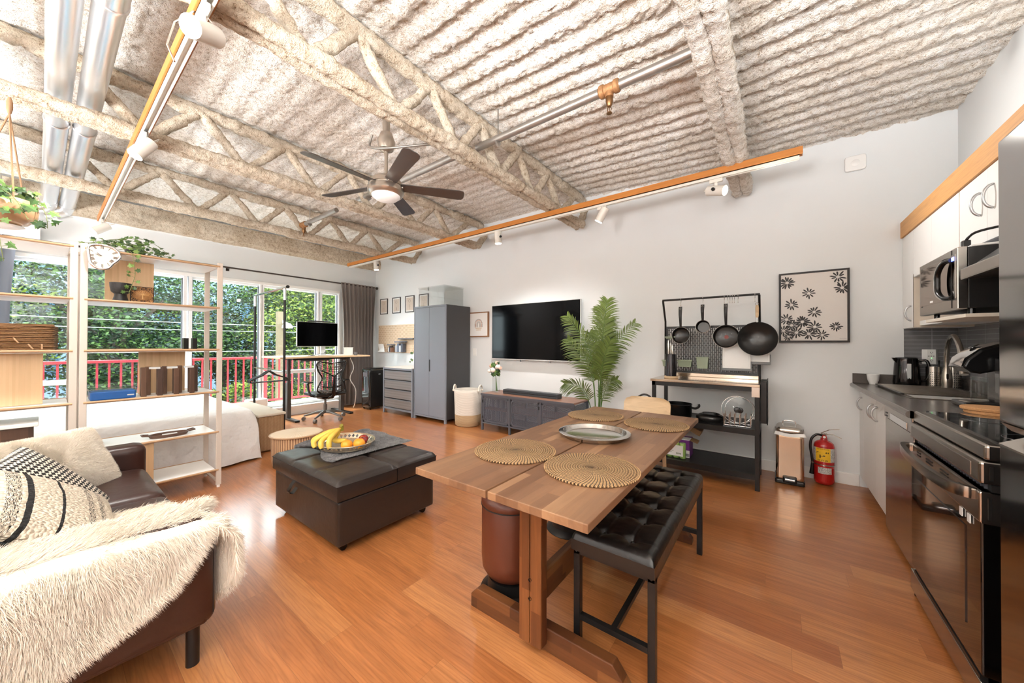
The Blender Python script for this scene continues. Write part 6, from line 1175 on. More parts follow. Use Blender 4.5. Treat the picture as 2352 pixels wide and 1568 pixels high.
for x in (-.372, -.358, -.344, -.330, -.316, -.285): solo('s_hook', 'empty steel s-hook in the cluster right of the frying pan', 'hook', G().tube(smoothpts([(x, RY_ - .014, 1.722), (x, RY_ - .008, 1.738), (x, RY_ + .008, 1.738), (x, RY_ + .013, 1.72), (x, RY_ + .002, 1.69), (x, RY_ - .008, 1.665), (x, RY_ - .004, 1.655), (x, RY_ + .008, 1.658), (x, RY_ + .012, 1.672)], 4), .002, 6), CHROME, 'spare s-hooks on the rail')
# cutting boards, cups
def cboard(x0, x1, z0, z1, y, lb):
    t = thing('cutting_board', lb, 'cutting board', ((x0 + x1) / 2, y, z0)); build('board', rbox(G(), x0, y, z0, x1, y + .012, z1, .005), WHITE, t, smooth=180); build('grey_edge', rbox(G(), x0 - .004, y - .001, z0 - .008, x1 + .004, y + .013, z0 + .022, .006).box(x1 - .004, y, z0, x1 + .006, y + .012, z0 + .09), mk('board_edge_grey', (120, 122, 124), .5), t, smooth=50)
    m = .02; build('juice_groove', G().tube([(x0 + m, y - .0005, z0 + .035), (x1 - m, y - .0005, z0 + .035), (x1 - m, y - .0005, z1 - m), (x0 + m, y - .0005, z1 - m)], .0016, 5, closed=True), mk('groove_grey', (228, 228, 226), .6), t)
cboard(-.425, -.185, .995, 1.275, 4.12, 'white cutting board hanging in front of the slotted panel'); cboard(-.19, -.035, 1.065, 1.26, 4.132, 'smaller white cutting board half behind the wok')
SAGE = mk('sage_plastic', (140, 152, 130), .5)
def cup(x0, x1, z0, z1, lb):
    t = thing('hanging_caddy', lb, 'caddy', ((x0 + x1) / 2, 4.11, z0), 0, 'sage green caddies on the slotted panel'); g = G(); k = .008; y0, y1 = 4.075, 4.145
    P = np.array([[(x0 + k, y0 + k, z0), (x1 - k, y0 + k, z0), (x1 - k, y1, z0), (x0 + k, y1, z0)], [(x0, y0, z1), (x1, y0, z1), (x1, y1, z1), (x0, y1, z1)], [(x0 + .004, y0 + .004, z1), (x1 - .004, y0 + .004, z1), (x1 - .004, y1 - .004, z1), (x0 + .004, y1 - .004, z1)], [(x0 + k + .004, y0 + k + .004, z0 + .004), (x1 - k - .004, y0 + k + .004, z0 + .004), (x1 - k - .004, y1 - .004, z0 + .004), (x0 + k + .004, y1 - .004, z0 + .004)]]); g.grid(P, wv=True); g.add(P[0], [(3, 2, 1, 0)]); g.add(P[3], [(0, 1, 2, 3)])
    build('cup', g, SAGE, t, bevel=.003); build('rim', G().box(x0 - .004, y0 - .004, z1 - .012, x1 + .004, y0, z1), SAGE, t, bevel=.001)
cup(-.655, -.545, 1.0, 1.12, 'tall sage green caddy in the middle of the slotted panel'); cup(-.835, -.70, 1.01, 1.085, 'wide low sage green caddy behind the knife block'); cup(-.99, -.955, 1.01, 1.08, 'sage green caddy edge showing left of the knife block'); cup(-.96, -.86, 1.31, 1.335, 'flat sage green tray high on the left of the panel')
t = thing('knife_block', 'glossy dark cylinder knife block on a wooden base', 'knife block', (-.845, 3.84, .908)); build('base', G().lathe([(0, 0), (.066, 0), (.066, .02), (0, .02)], (-.845, 3.84, .909), 36), OAK, t, smooth=40, bevel=.002); build('cylinder', G().lathe([(0, .02), (.05, .02), (.052, .24), (.046, .24), (.044, .18), (0, .18)], (-.845, 3.84, .909), 40), mk('gunmetal', (84, 84, 88), .12, .9), t, smooth=50)
for (x, y, h) in ((-.865, 3.83, .13), (-.828, 3.825, .08), (-.85, 3.86, .1)): build('knife_handle', G().tube([(x, y, 1.13), (x - .002, y, 1.16), (x - .004, y, 1.17 + h * .6), (x - .004, y, 1.16 + h)], [.008, .011, .012, .008], 10), STEEL, t, smooth=50)
# stock pot, sandwich maker, lid rack
ZT = .518
t = thing('stock_pot', 'black lidless stock pot on the middle shelf of the cart', 'pot', (-.79, 3.88, ZT)); build('pot_body', G().lathe([(0, 0), (.115, 0), (.125, .012), (.13, .13), (.133, .134), (.126, .134), (.12, .02), (0, .014)], (-.79, 3.88, ZT), 48), mk('pot_enamel', (20, 20, 21), .2, coat=.4), t, smooth=40)
for s in (-1, 1): build('handle', G().tube(smoothpts([(-.79 + s * .125, 3.88, ZT + .10), (-.79 + s * .165, 3.87, ZT + .10), (-.79 + s * .195, 3.865, ZT + .125), (-.79 + s * .19, 3.865, ZT + .145)], 4), .011, 8), HND, t, smooth=60)
t = thing('sandwich_maker', 'flat black electric griddle with a coiled cable on the cart shelf', 'griddle', (-.50, 3.87, ZT)); build('griddle_body', G().lathe([(0, 0), (.11, 0), (.125, .02), (.12, .045), (.09, .06), (0, .065)], (-.50, 3.87, ZT), 36, sy=.8), NONS, t, smooth=50); build('cable', G().tube(smoothpts([(-.4 + .001, 3.83, ZT + .05), (-.44, 3.78, ZT + .07), (-.53, 3.78, ZT + .07), (-.56, 3.84, ZT + .075), (-.48, 3.88, ZT + .075), (-.42, 3.84, ZT + .072), (-.46, 3.80, ZT + .075)], 6), .005, 7), BLKP, t, smooth=60)
t = thing('lid_rack', 'chrome wire lid rack at the front of the cart shelf', 'rack', (-.27, 3.75, ZT))
g = G()
for y in (3.71, 3.82):
    g.cyl((-.37, y, ZT + .008), (-.17, y, ZT + .008), .004, 8)
for x in (-.37, -.33, -.29, -.25, -.21, -.17):
    for y in (3.71, 3.82): g.cyl((x, y, ZT), (x, y, ZT + .11), .005, 8)
    g.cyl((x, 3.71, ZT + .02), (x, 3.82, ZT + .02), .003, 6)
build('wire_frame', g, CHROME, t, smooth=60)
for i, (y, tl, lb) in enumerate(((3.775, .0, 'round glass pot lid leaning in the chrome rack, front one'), (3.80, .05, 'glass pot lid leaning in the chrome rack, behind the front one'))):
    t = thing('pot_lid', lb, 'lid', (-.275, y, ZT + .02), 0, 'glass lids in the rack'); R = .122 - .006 * i; c = (-.275 + .02 * i, y, ZT + .02 + R); ax = (.1, -1, .08)
    build('glass', G().lathe([(0, .018), (R * .5, .014), (R, 0)], c, 40, axis=ax), CLEAR, t, smooth=60); q = Vector((0, 0, 1)).rotation_difference(Vector(ax)); build('rim', G().tube([tuple(Vector(c) + q @ Vector((R * math.cos(a), R * math.sin(a), 0))) for a in np.linspace(0, 2 * PI, 40, endpoint=False)], .003, 6, closed=True), CHROME, t, smooth=180)
    build('knob', G().lathe([(0, .045), (.022, .043), (.026, .034), (.012, .028), (.01, .016), (0, .016)], c, 20, axis=ax), BLKP, t, smooth=50)
# lower shelf goods
ZB = .138
def lbl(g, txt, size, M): V, F = textmesh(txt, size); g.M = M; g.add(V, F); g.M = Matrix.Identity(4)
FRONT = lambda x, y, z: TR(x, y, z) @ Matrix.Rotation(PI / 2, 4, 'X')
PUR = mk('purple_carton', (112, 44, 128), .5); CRD = mk('cardboard', (150, 118, 84), .8); LIME = mk('lime_can', (160, 196, 110), .35); PAP = mk('paper_white', (232, 232, 230), .7)
t = thing('drink_can_pack', 'shrink-wrapped pack of lime green cans with a white printed sleeve', 'cans', (-.86, 3.76, ZB))
for k in range(5): build('can', G().lathe([(0, 0), (.024, 0), (.028, .006), (.028, .14), (.024, .148), (0, .148)], (-.955 + .058 * k, 3.76, ZB), 20), LIME, t, smooth=40)
build('sleeve', G().box(-.97, 3.727, ZB + .022, -.715, 3.731, ZB + .125), PAP, t); g = G(); g.prism([(-.935 + .018 * math.cos(a), ZB + .075 + .03 * math.sin(a)) for a in np.linspace(0, 2 * PI, 12)[:-1]], 3.7262, 3.727, 'y')
for k in range(5): g.box(-.905, 3.7262, ZB + .108 - .014 * k, -.80 - .012 * (k % 3), 3.727, ZB + .111 - .014 * k)
for k in range(4): g.box(-.775 + .012 * k, 3.7262, ZB + .04, -.769 + .012 * k, 3.727, ZB + .055)
build('sleeve_print', g, mk('sleeve_ink', (90, 110, 84), .6), t)
t = thing('purple_carton', 'open purple and white carton behind the lime cans', 'box', (-.80, 3.90, ZB)); build('carton', G().box(-.95, 3.80, ZB, -.67, 3.98, ZB + .17), PUR, t, bevel=.002); build('white_flap', G().box(-.95, 3.796, ZB + .17, -.67, 3.90, ZB + .176), PAP, t); build('barcode_side', G().box(-.72, 3.797, ZB, -.669, 3.80, ZB + .07), PAP, t); g = G()
for k in range(8): g.box(-.712 + .005 * k, 3.7955, ZB + .012, -.7095 + .005 * k + .001 * (k % 2), 3.7965, ZB + .04)
build('barcode', g, BLK, t); build('cardboard_flap', G().add([(-.67, 3.82, ZB + .165), (-.60, 3.80, ZB + .15), (-.60, 3.92, ZB + .155), (-.67, 3.94, ZB + .17), (-.67, 3.82, ZB + .168), (-.60, 3.80, ZB + .153), (-.60, 3.92, ZB + .158), (-.67, 3.94, ZB + .173)], [(0, 3, 2, 1), (4, 5, 6, 7), (0, 1, 5, 4), (1, 2, 6, 5), (2, 3, 7, 6), (3, 0, 4, 7)]), CRD, t)
t = thing('magenta_carton', 'magenta carton lettered in white standing on the purple carton', 'box', (-.85, 3.9, ZB + .177)); build('carton', G().box(-.95, 3.85, ZB + .177, -.80, 3.96, ZB + .27), mk('magenta_card', (158, 36, 110), .5), t, bevel=.002); g = G(); lbl(g, 'ON', .05, FRONT(-.83, 3.849, ZB + .235)); build('lettering', g, PAP, t)
solo('cardboard_flap_box', 'open brown cardboard box tilted under the middle shelf', 'box', G().prism([(-.78, ZB + .335), (-.58, ZB + .25), (-.60, ZB + .20), (-.63, ZB + .215), (-.80, ZB + .30)], 3.90, 4.05, 'y'), CRD, bevel=.001)
solo('side_bin', 'slim black folding tray hooked on the right side of the cart', 'tray', G().box(-.100, 3.72, .57, -.055, 4.02, .93).box(-.055, 3.715, .56, -.048, 4.025, .94), BLKM, bevel=.003)
t = thing('handbag', 'dark bag with an arched black handle behind the oak chair', 'bag', (-1.12, 3.85, 0)); build('bag_body', rbox(G(), -1.26, 3.78, .0, -1.0, 3.92, .60, .04), BLKL, t, smooth=180); build('bag_handle', G().tube(smoothpts([(-1.2, 3.85, .59), (-1.19, 3.85, .67), (-1.12, 3.85, .715), (-1.05, 3.85, .69), (-1.02, 3.85, .6)], 6), .010, 8), BLKL, t, smooth=60)
# ================================================================== trash can and extinguisher
CAN = mk('steel_floor_reflection', (196, 172, 150), .16, 1.0, var=.03)  # warm tint puts the floor's reflection into the bin's steel colour
t = thing('pedal_bin', 'rectangular stainless pedal bin with a domed lid beside the extinguisher', 'bin', (.1, 4.1, 0)); bx0, bx1, by0, by1 = .005, .205, 4.0, 4.26
build('base', rbox(G(), bx0 - .006, by0 - .006, 0, bx1 + .006, by1 + .004, .04, .012), BLKP, t, smooth=180); 
m = 24; U, V = np.meshgrid(np.linspace(0, 1, m), np.linspace(0, 1, 6), indexing='ij'); build('body', rbox(G(), bx0, by0, .035, bx1, by1, .455, .022), CAN, t, smooth=180)
ld = build('lid', rbox(G(), bx0 + .004, by0 + .002, .46, bx1 - .004, by1, .505, .03, puff=.012), STEEL, t, smooth=180); build('lid_handle', G().tube(smoothpts([(.06, 4.12, .505), (.062, 4.12, .545), (.105, 4.12, .552), (.148, 4.12, .545), (.15, 4.12, .505)], 5), .005, 8), CHROME, ld, smooth=60)
build('pedal', rbox(G(), .055, by0 - .03, .02, .155, by0, .075, .012), BLKP, t, smooth=180); build('pedal_bar', G().box(.07, by0 - .034, .045, .14, by0 - .028, .058), CHROME, t, bevel=.002)
P = np.zeros((60, 3, 3)); 
for i in range(60):
    a = 2 * PI * i / 60; cx_, cy_ = .105, 4.13; ex = max(-.106, min(.106, .16 * math.cos(a))); ey = max(-.136, min(.136, .2 * math.sin(a)))
    for j in range(3): P[i, j] = (cx_ + ex * (1 + .04 * j), cy_ + ey * (1 + .03 * j), .462 - .014 * j + .006 * math.sin(a * 5))
build('bin_liner', G().grid(P, wu=True), CLEAR if False else mk('bin_liner_white', (236, 236, 234), .5), t, smooth=180)
RX_ = mk('extinguisher_red', (176, 24, 24), .25, var=.03, coat=.5); ex, ey = .352, 4.21
t = thing('fire_extinguisher', 'red fire extinguisher with yellow instruction label on the floor', 'fire extinguisher', (ex, ey, 0))
build('cylinder', G().lathe([(0, .012), (.045, .006), (.066, .02), (.072, .04), (.072, .345), (.066, .368), (.05, .385), (.028, .395), (.024, .40), (.024, .415), (0, .415)], (ex, ey, 0), 48), RX_, t, smooth=50)
def wrap(name, z0, z1, a0, a1, r, m): return build(name, G().lathe([(r, z0), (r, z1)], (ex, ey, 0), 20, a0=a0, a1=a1), m, t, smooth=180)
GL_ = N('label_grey_print'); v = GL_.sep(); GL_.set(col=GL_.mix(GL_.math('GREATER_THAN', GL_.noise(GL_.scale((60, 60, 160)), 2.5, 1), .56), (204, 202, 198), (110, 108, 106)), rough=.6); AC_ = -PI / 2 - .08
wrap('info_label', .215, .335, AC_ - 1.25, AC_ + 1.25, .0726, GL_.mat); yl = wrap('instruction_label', .216, .334, AC_ - .85, AC_ + .62, .0732, mk('label_yellow', (236, 186, 40), .5)); wrap('lower_label', .11, .165, AC_ - .6, AC_ + .75, .0727, GL_.mat); wrap('metal_band', .180, .190, 0, 2 * PI, .0745, STEEL)
def onlabel(g, V, F, u0, z0): g.add([(ex + .0738 * math.cos(AC_ - .115 + (a + u0) / .0735), ey + .0738 * math.sin(AC_ - .115 + (a + u0) / .0735), z0 + b) for a, b, c in V], F)
g = G(); V, F = textmesh('INSTRUCTIONS', .0125); onlabel(g, V, F, 0, .325); 
def sq(a, b, c, d): return ([(a, b, 0), (c, b, 0), (c, d, 0), (a, d, 0)], [(0, 1, 2, 3)])
for k in range(3):
    for q in ((-.036 + .027 * k, .2195, -.0325 + .027 * k, .2325), (-.0255 + .027 * k, .2195, -.022 + .027 * k, .2325), (-.036 + .027 * k, .2295, -.022 + .027 * k, .2325), (-.036 + .027 * k, .2195, -.022 + .027 * k, .222)): V, F = sq(*q); onlabel(g, V, F, 0, 0)
R4 = lambda x0, z0, x1, z1: ([(x0, z0, 0), (x1, z0, 0), (x1, z1, 0), (x0, z1, 0)], [(0, 1, 2, 3)])
for q in ((-.045, .295, -.028, .299), (-.045, .283, -.042, .299), (-.02, .293, .02, .297), (.02, .29, .04, .303), (-.022, .247, -.014, .272), (-.020, .272, -.016, .278), (-.014, .262, .004, .265), (.002, .264, .016, .272)): V, F = R4(*q); onlabel(g, V, F, 0, 0)
build('label_print', g, BLK, yl)
build('valve', G().lathe([(0, .41), (.018, .41), (.018, .445), (.012, .45), (0, .45)], (ex, ey, 0), 20), STEEL, t, smooth=50); build('gauge', G().cyl((ex, ey - .015, .428), (ex, ey - .034, .428), .017, 20), RX_, t, smooth=50); build('gauge_dial', G().cyl((ex, ey - .034, .428), (ex, ey - .036, .428), .010, 16), WHITE, t)
build('upper_lever', G().bar((ex - .02, ey - .0, .455), (ex + .035, ey - .015, .495), .02, .006).bar((ex + .035, ey - .015, .495), (ex + .10, ey - .03, .51), .018, .004), STEEL, t, bevel=.001); build('lower_lever', G().bar((ex - .02, ey, .45), (ex + .06, ey - .02, .455), .02, .005).bar((ex + .06, ey - .02, .455), (ex + .115, ey - .03, .43), .018, .004), STEEL, t, bevel=.001); build('pull_pin', G().tube([(ex + .01 + .01 * math.cos(a), ey - .02, .452 + .01 * math.sin(a)) for a in np.linspace(0, 2 * PI, 12, endpoint=False)], .0015, 5, closed=True), BRASS, t)
build('hose', G().tube(smoothpts([(ex - .01, ey, .435), (ex - .05, ey - .01, .44), (ex - .085, ey - .015, .40), (ex - .095, ey - .02, .33), (ex - .085, ey - .02, .24), (ex - .08, ey - .02, .19)], 6), .010, 10), BLKP, t, smooth=60); build('nozzle', G().tube([(ex - .08, ey - .02, .19), (ex - .082, ey - .02, .14), (ex - .086, ey - .02, .085)], [.011, .014, .018], 14), BLKP, t, smooth=60); build('nozzle_ring', G().cyl((ex - .08, ey - .02, .195), (ex - .08, ey - .02, .185), .0125, 12), STEEL, t)
# ================================================================== daisy picture and detector
BF = mk('black_frame', (24, 18, 16), .5); t = frame(.033, .535, 1.273, 1.937, .016, .04, BF, 'daisy_picture', 'black framed canvas of black daisies on white', matm=mk('canvas_white', (222, 217, 212), .85, var=.01))
def daisy(g, u, v_, r, npet, seed, ry=1.0):
    rs = random.Random(seed); cx_ = .049 + u * .47; cz_ = 1.921 - v_ * .632; y = YB - .0335
    for k in range(npet):
        a = 2 * PI * k / npet + rs.uniform(-.12, .12) + seed; L = r * rs.uniform(.82, 1.12); i0 = r * .22; w_ = r * .10; d = (math.cos(a), math.sin(a)); n_ = (-d[1], d[0]); V = []
        for (q, ww) in ((i0, .4), (i0 + (L - i0) * .35, .95), (i0 + (L - i0) * .7, 1.15), (L * .97, .6), (L, 0)):
            V.append((q, ww))
        pts = [(cx_ + d[0] * q + n_[0] * w_ * ww, cz_ + d[1] * q + n_[1] * w_ * ww) for q, ww in V] + [(cx_ + d[0] * q - n_[0] * w_ * ww, cz_ + d[1] * q - n_[1] * w_ * ww) for q, ww in V[::-1][1:]]
        pts = [(min(.519, max(.049, a_)), min(1.921, max(1.289, b_))) for a_, b_ in pts]; n = len(pts); yy_ = y - .0002 * (seed % 3); g.add([(a_, yy_, b_) for a_, b_ in pts], [tuple(range(n))])
    m = 14; g2 = [(cx_ + r * .22 * math.cos(2 * PI * k / m), y - .001, cz_ + r * .19 * math.sin(2 * PI * k / m)) for k in range(m)]; return g2
DA = [(.10, .12, .060, 14), (.87, .09, .055, 10), (.93, .25, .056, 13), (.44, .30, .052, 10), (.17, .46, .056, 11), (.52, .58, .052, 11), (.09, .68, .055, 11), (.34, .72, .060, 15), (.17, .77, .052, 12), (.53, .80, .056, 11), (.84, .80, .044, 12), (.04, .85, .056, 10), (.25, .88, .058, 12), (.44, .90, .056, 12), (.64, .92, .048, 10), (.12, .94, .045, 12)]
EYE = mk('canvas_eye', (222, 217, 212), .85, var=.01)
for i, (u, v_, r, n) in enumerate(DA):
    g = G(); e = daisy(g, u, v_, r, n, i); dz = build('daisy', g, BF, t)
    if e[0][2] > 1.30: build('centre', G().add(e, [tuple(range(len(e)))]), EYE, dz)
g = G().tube([(.468 + .0035 * k, YB - .034, 1.304 + .0035 * math.sin(k * 2.3) + .0015 * (k % 3)) for k in range(14)], .0006, 4)
build('signature', g, BF, t)
t = thing('smoke_detector', 'white rounded square smoke detector high on the wall', 'detector', (.57, YB, 2.8)); build('housing', rbox(G(), .505, YB - .035, 2.795, .645, YB - .001, 2.93, .022), WHITE, t, smooth=180); build('centre_button', G().lathe([(0, .003), (.026, .002), (.029, 0)], (.575, YB - .035, 2.862), 28, axis=(0, -1, 0)), TRIM, t, smooth=50)
# ================================================================== kitchen
CABW = mk('cabinet_white', (236, 235, 233), .38, var=.004); EDGEB = mk('chipboard_edge', (206, 194, 178), .7); HNDL = mk('satin_handle', (190, 192, 194), .3, .8, var=.01)
CT = N('countertop_grey'); CT.set(col=CT.mix(CT.noise(sc=220, det=2), (84, 78, 74), (104, 98, 94)), rough=.22); CT = CT.mat
SS = N('appliance_steel'); SS.set(col=(176, 170, 163), metal=1.0, rough=SS.math('ADD', .2, SS.math('MULTIPLY', SS.noise(SS.scale((30, 1, 30)), 3, 2), .08))); SS = SS.mat
DSS = mk('dark_steel', (120, 116, 112), .17, 1.0, var=.02); OVG = mk('oven_glass', (10, 8, 7), .04, coat=.5)
TL = N('grey_tile'); v = TL.sep(); hz = TL.math('ADD', v[0], v[1]); a1 = TL.math('FRACT', TL.math('DIVIDE', v[2], .0335)); b1 = TL.math('FRACT', TL.math('DIVIDE', hz, .30)); gr = TL.math('MAXIMUM', TL.math('LESS_THAN', a1, .07), TL.math('LESS_THAN', b1, .010)); row = TL.math('FLOOR', TL.math('DIVIDE', v[2], .0335))
TL.set(col=TL.mix(gr, TL.mix(TL.noise(TL.comb(TL.math('MULTIPLY', hz, 3.0), row, 0), 4, 2), (96, 96, 98), (126, 126, 128)), (176, 178, 180)), rough=.4); TL.bump(gr, -.3, .003); TL = TL.mat
struct('trim_6', G().box(.868, YB - .008, .99, XK, YB, 1.385), TL); struct('trim_7', G().box(XK - .008, 1.0, .99, XK, YB - .008, 1.72), TL)
def chandle(o, x, y, z, r=.052, s=.34):
    pts = [(x - .001, y, z + r)] + [(x - .034 * math.sin(a), y - 0 * s, z + r * math.cos(a)) for a in np.linspace(.15, PI - .15, 14)] + [(x - .001, y, z - r)]
    g = G(); P = [Vector(p) for p in pts]; g.tube(P, [.0045] + [.0065] * (len(P) - 2) + [.0045], 8); return build('handle', g, HNDL, o, smooth=60)
# base cabinets
t = thing('base_cabinet', 'white base cabinet with three curved handles in the kitchen corner', 'cabinet', (.85, 3.9, 0)); build('carcass', G().box(.618, 3.425, .10, XK, YB - .001, .873), CABW, t); build('toe_kick', G().box(.68, 3.425, .0, XK, YB - .001, .10), CABW, t)
for (a, b, hy) in ((4.155, YB - .004, 4.21), (3.718, 4.152, 3.79), (3.425, 3.715, 3.645)): d = build('door', G().box(.600, a, .10, .618, b, .873), CABW, t, bevel=.001); chandle(d, .600, hy, .745)
t = thing('dishwasher', 'stainless dishwasher between the white cabinets and the stove', 'dishwasher', (.85, 3.1, 0)); build('tub', G().box(.63, 2.815, .10, 1.1, 3.418, .86), BLK, t); build('door', G().box(.598, 2.815, .03, .63, 3.418, .765), SS, t, bevel=.004)
f = build('control_panel', G().box(.592, 2.815, .77, .63, 3.418, .862), SS, t, bevel=.006); build('grip_recess', G().box(.589, 2.90, .775, .594, 3.25, .815), CHROME, f, bevel=.002); build('vent_slots', G().box(.589, 3.33, .78, .593, 3.37, .787).box(.589, 3.33, .80, .593, 3.37, .807), BLK, f)
build('toe_panel', G().box(.66, 2.815, 0, .68, 3.418, .1), BLK, t)
t = thing('countertop', 'dark grey laminate countertop with a low splash lip', 'countertop', (.86, 3.5, .875)); sx0, sx1, sy0, sy1 = .70, 1.07, 3.30, 4.05; g = G()
g.box(.553, 2.66, .875, sx0, YB - .001, .914).box(sx1, 2.66, .875, XK, YB - .001, .914).box(sx0, 2.66, .875, sx1, sy0, .914).box(sx0, sy1, .875, sx1, YB - .001, .914); build('top', g, CT, t)
build('splash_lip', G().box(.553, YB - .022, .914, XK - .001, YB - .001, .998).box(XK - .022, 2.66, .914, XK - .001, YB - .022, .998), CT, t, bevel=.003); build('front_edge', G().cyl((.556, 2.66, .8945), (.556, YB - .002, .8945), .0195, 14), CT, t, smooth=60)
t = thing('kitchen_sink', 'stainless sink set into the corner of the countertop', 'sink', (.88, 3.7, .914)); g = G(); g.box(sx0 - .02, sy0 - .02, .9145, sx1 + .02, sy0 + .008, .9185).box(sx0 - .02, sy1 - .008, .9145, sx1 + .02, sy1 + .02, .9185).box(sx0 - .02, sy0 + .008, .9145, sx0 + .008, sy1 - .008, .9185).box(sx1 - .008, sy0 + .008, .9145, sx1 + .02, sy1 - .008, .9185); build('rim', g, STEEL, t, bevel=.0015)
build('basin', G().box(sx0 + .002, sy0 + .002, .73, sx1 - .002, sy1 - .002, .735).box(sx0 + .002, sy0 + .002, .735, sx0 + .006, sy1 - .002, .914).box(sx1 - .006, sy0 + .002, .735, sx1 - .002, sy1 - .002, .914).box(sx0 + .006, sy0 + .002, .735, sx1 - .006, sy0 + .006, .914).box(sx0 + .006, sy1 - .006, .735, sx1 - .006, sy1 - .002, .914), STEEL, t)
t = thing('drying_rack', 'roll-up steel drying rack laid across the sink', 'drying rack', (.87, 3.7, .92)); 
for y in np.linspace(3.42, 4.12, 17): build('rod', G().cyl((.665, y, .9285), (1.085, y, .9285), .0045, 8), STEEL, t, smooth=60)
for x in (.675, 1.075): build('side_strip', G().box(x - .01, 3.41, .9225, x + .01, 4.13, .932), BLKP, t, bevel=.002)
t = thing('faucet', 'brushed gooseneck kitchen faucet arching over the sink', 'faucet', (1.05, 4.02, .914)); BN = mk('brushed_nickel_faucet', (176, 168, 158), .25, 1.0)
f0 = Vector((1.03, 4.06, .915)); sp = Vector((.955, 3.50, 1.17)); d = Vector((sp.x - f0.x, sp.y - f0.y, 0)); pts = [f0, f0 + Vector((0, 0, .10)), f0 + Vector((0, 0, .22)), f0 + d * .06 + Vector((0, 0, .31)), f0 + d * .28 + Vector((0, 0, .385)), f0 + d * .55 + Vector((0, 0, .395)), f0 + d * .8 + Vector((0, 0, .34)), f0 + d * .97 + Vector((0, 0, .26))]
build('base_body', G().lathe([(0, 0), (.027, 0), (.027, .01), (.03, .06), (.027, .11), (.014, .17), (0, .17)], tuple(f0), 28), BN, t, smooth=50); build('neck', G().tube(smoothpts(pts, 6), .0145, 14), BN, t, smooth=60); e = f0 + d * .97 + Vector((0, 0, .26)); build('spray_head', G().tube([e, e + d * .03 + Vector((0, 0, -.03)), e + d * .09 + Vector((0, 0, -.11))], [.0155, .017, .02], 14), BN, t, smooth=60); build('lever', G().tube([f0 + Vector((.0, -.02, .08)), f0 + Vector((-.01, -.06, .12))], .006, 8), BLKP, t)
def holder(x, y, r, h, lb):
    t = thing('utensil_holder', lb, 'utensil holder', (x, y, .915)); build('cylinder', G().lathe([(0, 0), (r, 0), (r, h), (r - .002, h), (r - .002, .004), (0, .004)], (x, y, .9165), 36), STEEL, t, smooth=50); g = G()
    for k in range(9):
        a = -PI / 2 - .9 + k * .26
        for z in range(7): q = (math.cos(a), math.sin(a)); g.lathe([(0, .0006), (.0032, .0005), (.0032, 0)], (x + r * q[0], y + r * q[1], .935 + z * .0165), 8, axis=(q[0], q[1], 0))
    build('perforations', g, BLK, t)
holder(1.0, 4.20, .042, .165, 'perforated steel utensil holder left of the other one, behind the sink'); holder(1.085, 4.15, .042, .17, 'perforated steel utensil holder right of the other one, behind the sink')
solo('black_spatula', 'thin black utensil handle standing in the steel holder', 'utensil', G().tube([(1.02, 4.2, .93), (1.03, 4.21, 1.10), (1.03, 4.21, 1.13)], [.003, .004, .007], 8), BLKP, smooth=60)
t = thing('electric_kettle', 'black and steel electric kettle in the counter corner', 'kettle', (.865, 4.235, .914)); kx, ky = .862, 4.235
build('power_base', G().lathe([(0, 0), (.078, 0), (.078, .014), (0, .016)], (kx, ky, .9145), 36), BLKP, t, smooth=40); KS = mk('kettle_black_steel', (60, 58, 58), .1, .9); build('body', G().lathe([(0, .018), (.078, .018), (.079, .03), (.068, .21), (.066, .22), (0, .22)], (kx, ky, .9145), 48), KS, t, smooth=40); build('lid', G().lathe([(.067, .22), (.067, .228), (.06, .234), (0, .236)], (kx, ky, .9145), 36), BLKP, t, smooth=40)
build('handle', G().tube(smoothpts([(kx + .06, ky - .03, 1.12), (kx + .098, ky - .05, 1.125), (kx + .112, ky - .055, 1.05), (kx + .10, ky - .05, .98), (kx + .075, ky - .03, .96)], 5), .010, 10), BLKP, t, smooth=60); build('spout', G().prism([(kx - .088, 1.145), (kx - .06, 1.145), (kx - .064, 1.10)], ky - .03, ky - .0, 'y'), KS, t, bevel=.003); build('water_window', G().box(kx - .012, ky - .0765, .96, kx + .012, ky - .070, 1.10), SLG, t, bevel=.003)
t = thing('coffee_cup', 'small handleless white cup on the counter corner', 'cup', (.672, 4.25, .914)); build('cup_body', G().lathe([(0, 0), (.022, 0), (.024, .004), (.036, .04), (.041, .085), (.0385, .085), (.033, .04), (.02, .008), (0, .006)], (.672, 4.25, .9145), 36), WHITE, t, smooth=50)
# outlet adapter
t = thing('outlet_adapter', 'white multi-outlet wall adapter with a green light on the tile', 'outlet', (1.0, YB, 1.09)); g = G(); y = YB - .009
g.add([(.965, y, 1.095), (1.055, y, 1.095), (1.035, y - .035, 1.095), (.985, y - .035, 1.095), (.965, y, 1.215), (1.055, y, 1.215), (1.035, y - .035, 1.215), (.985, y - .035, 1.215)], [(0, 1, 2, 3), (7, 6, 5, 4), (0, 4, 5, 1), (1, 5, 6, 2), (2, 6, 7, 3), (3, 7, 4, 0)]); build('housing', g, WHITE, t, bevel=.003); g = G(); yy = y - .0352
for z in (1.12, 1.185):
    for x in (1.003, 1.016): g.box(x, yy - .0005, z, x + .0022, yy, z + .010)
    g.ball((1.0105, yy, z - .005), .0025, 6)
for x in (.992, 1.005, 1.018): g.box(x, yy - .0005, 1.163, x + .008, yy, 1.166).box(x, yy - .0005, 1.156, x + .008, yy, 1.159)
build('sockets', g, BLK, t); build('indicator', G().ball((1.011, yy, 1.145), .003, 8), emis('green_led', (60, 220, 90), 2.0), t)
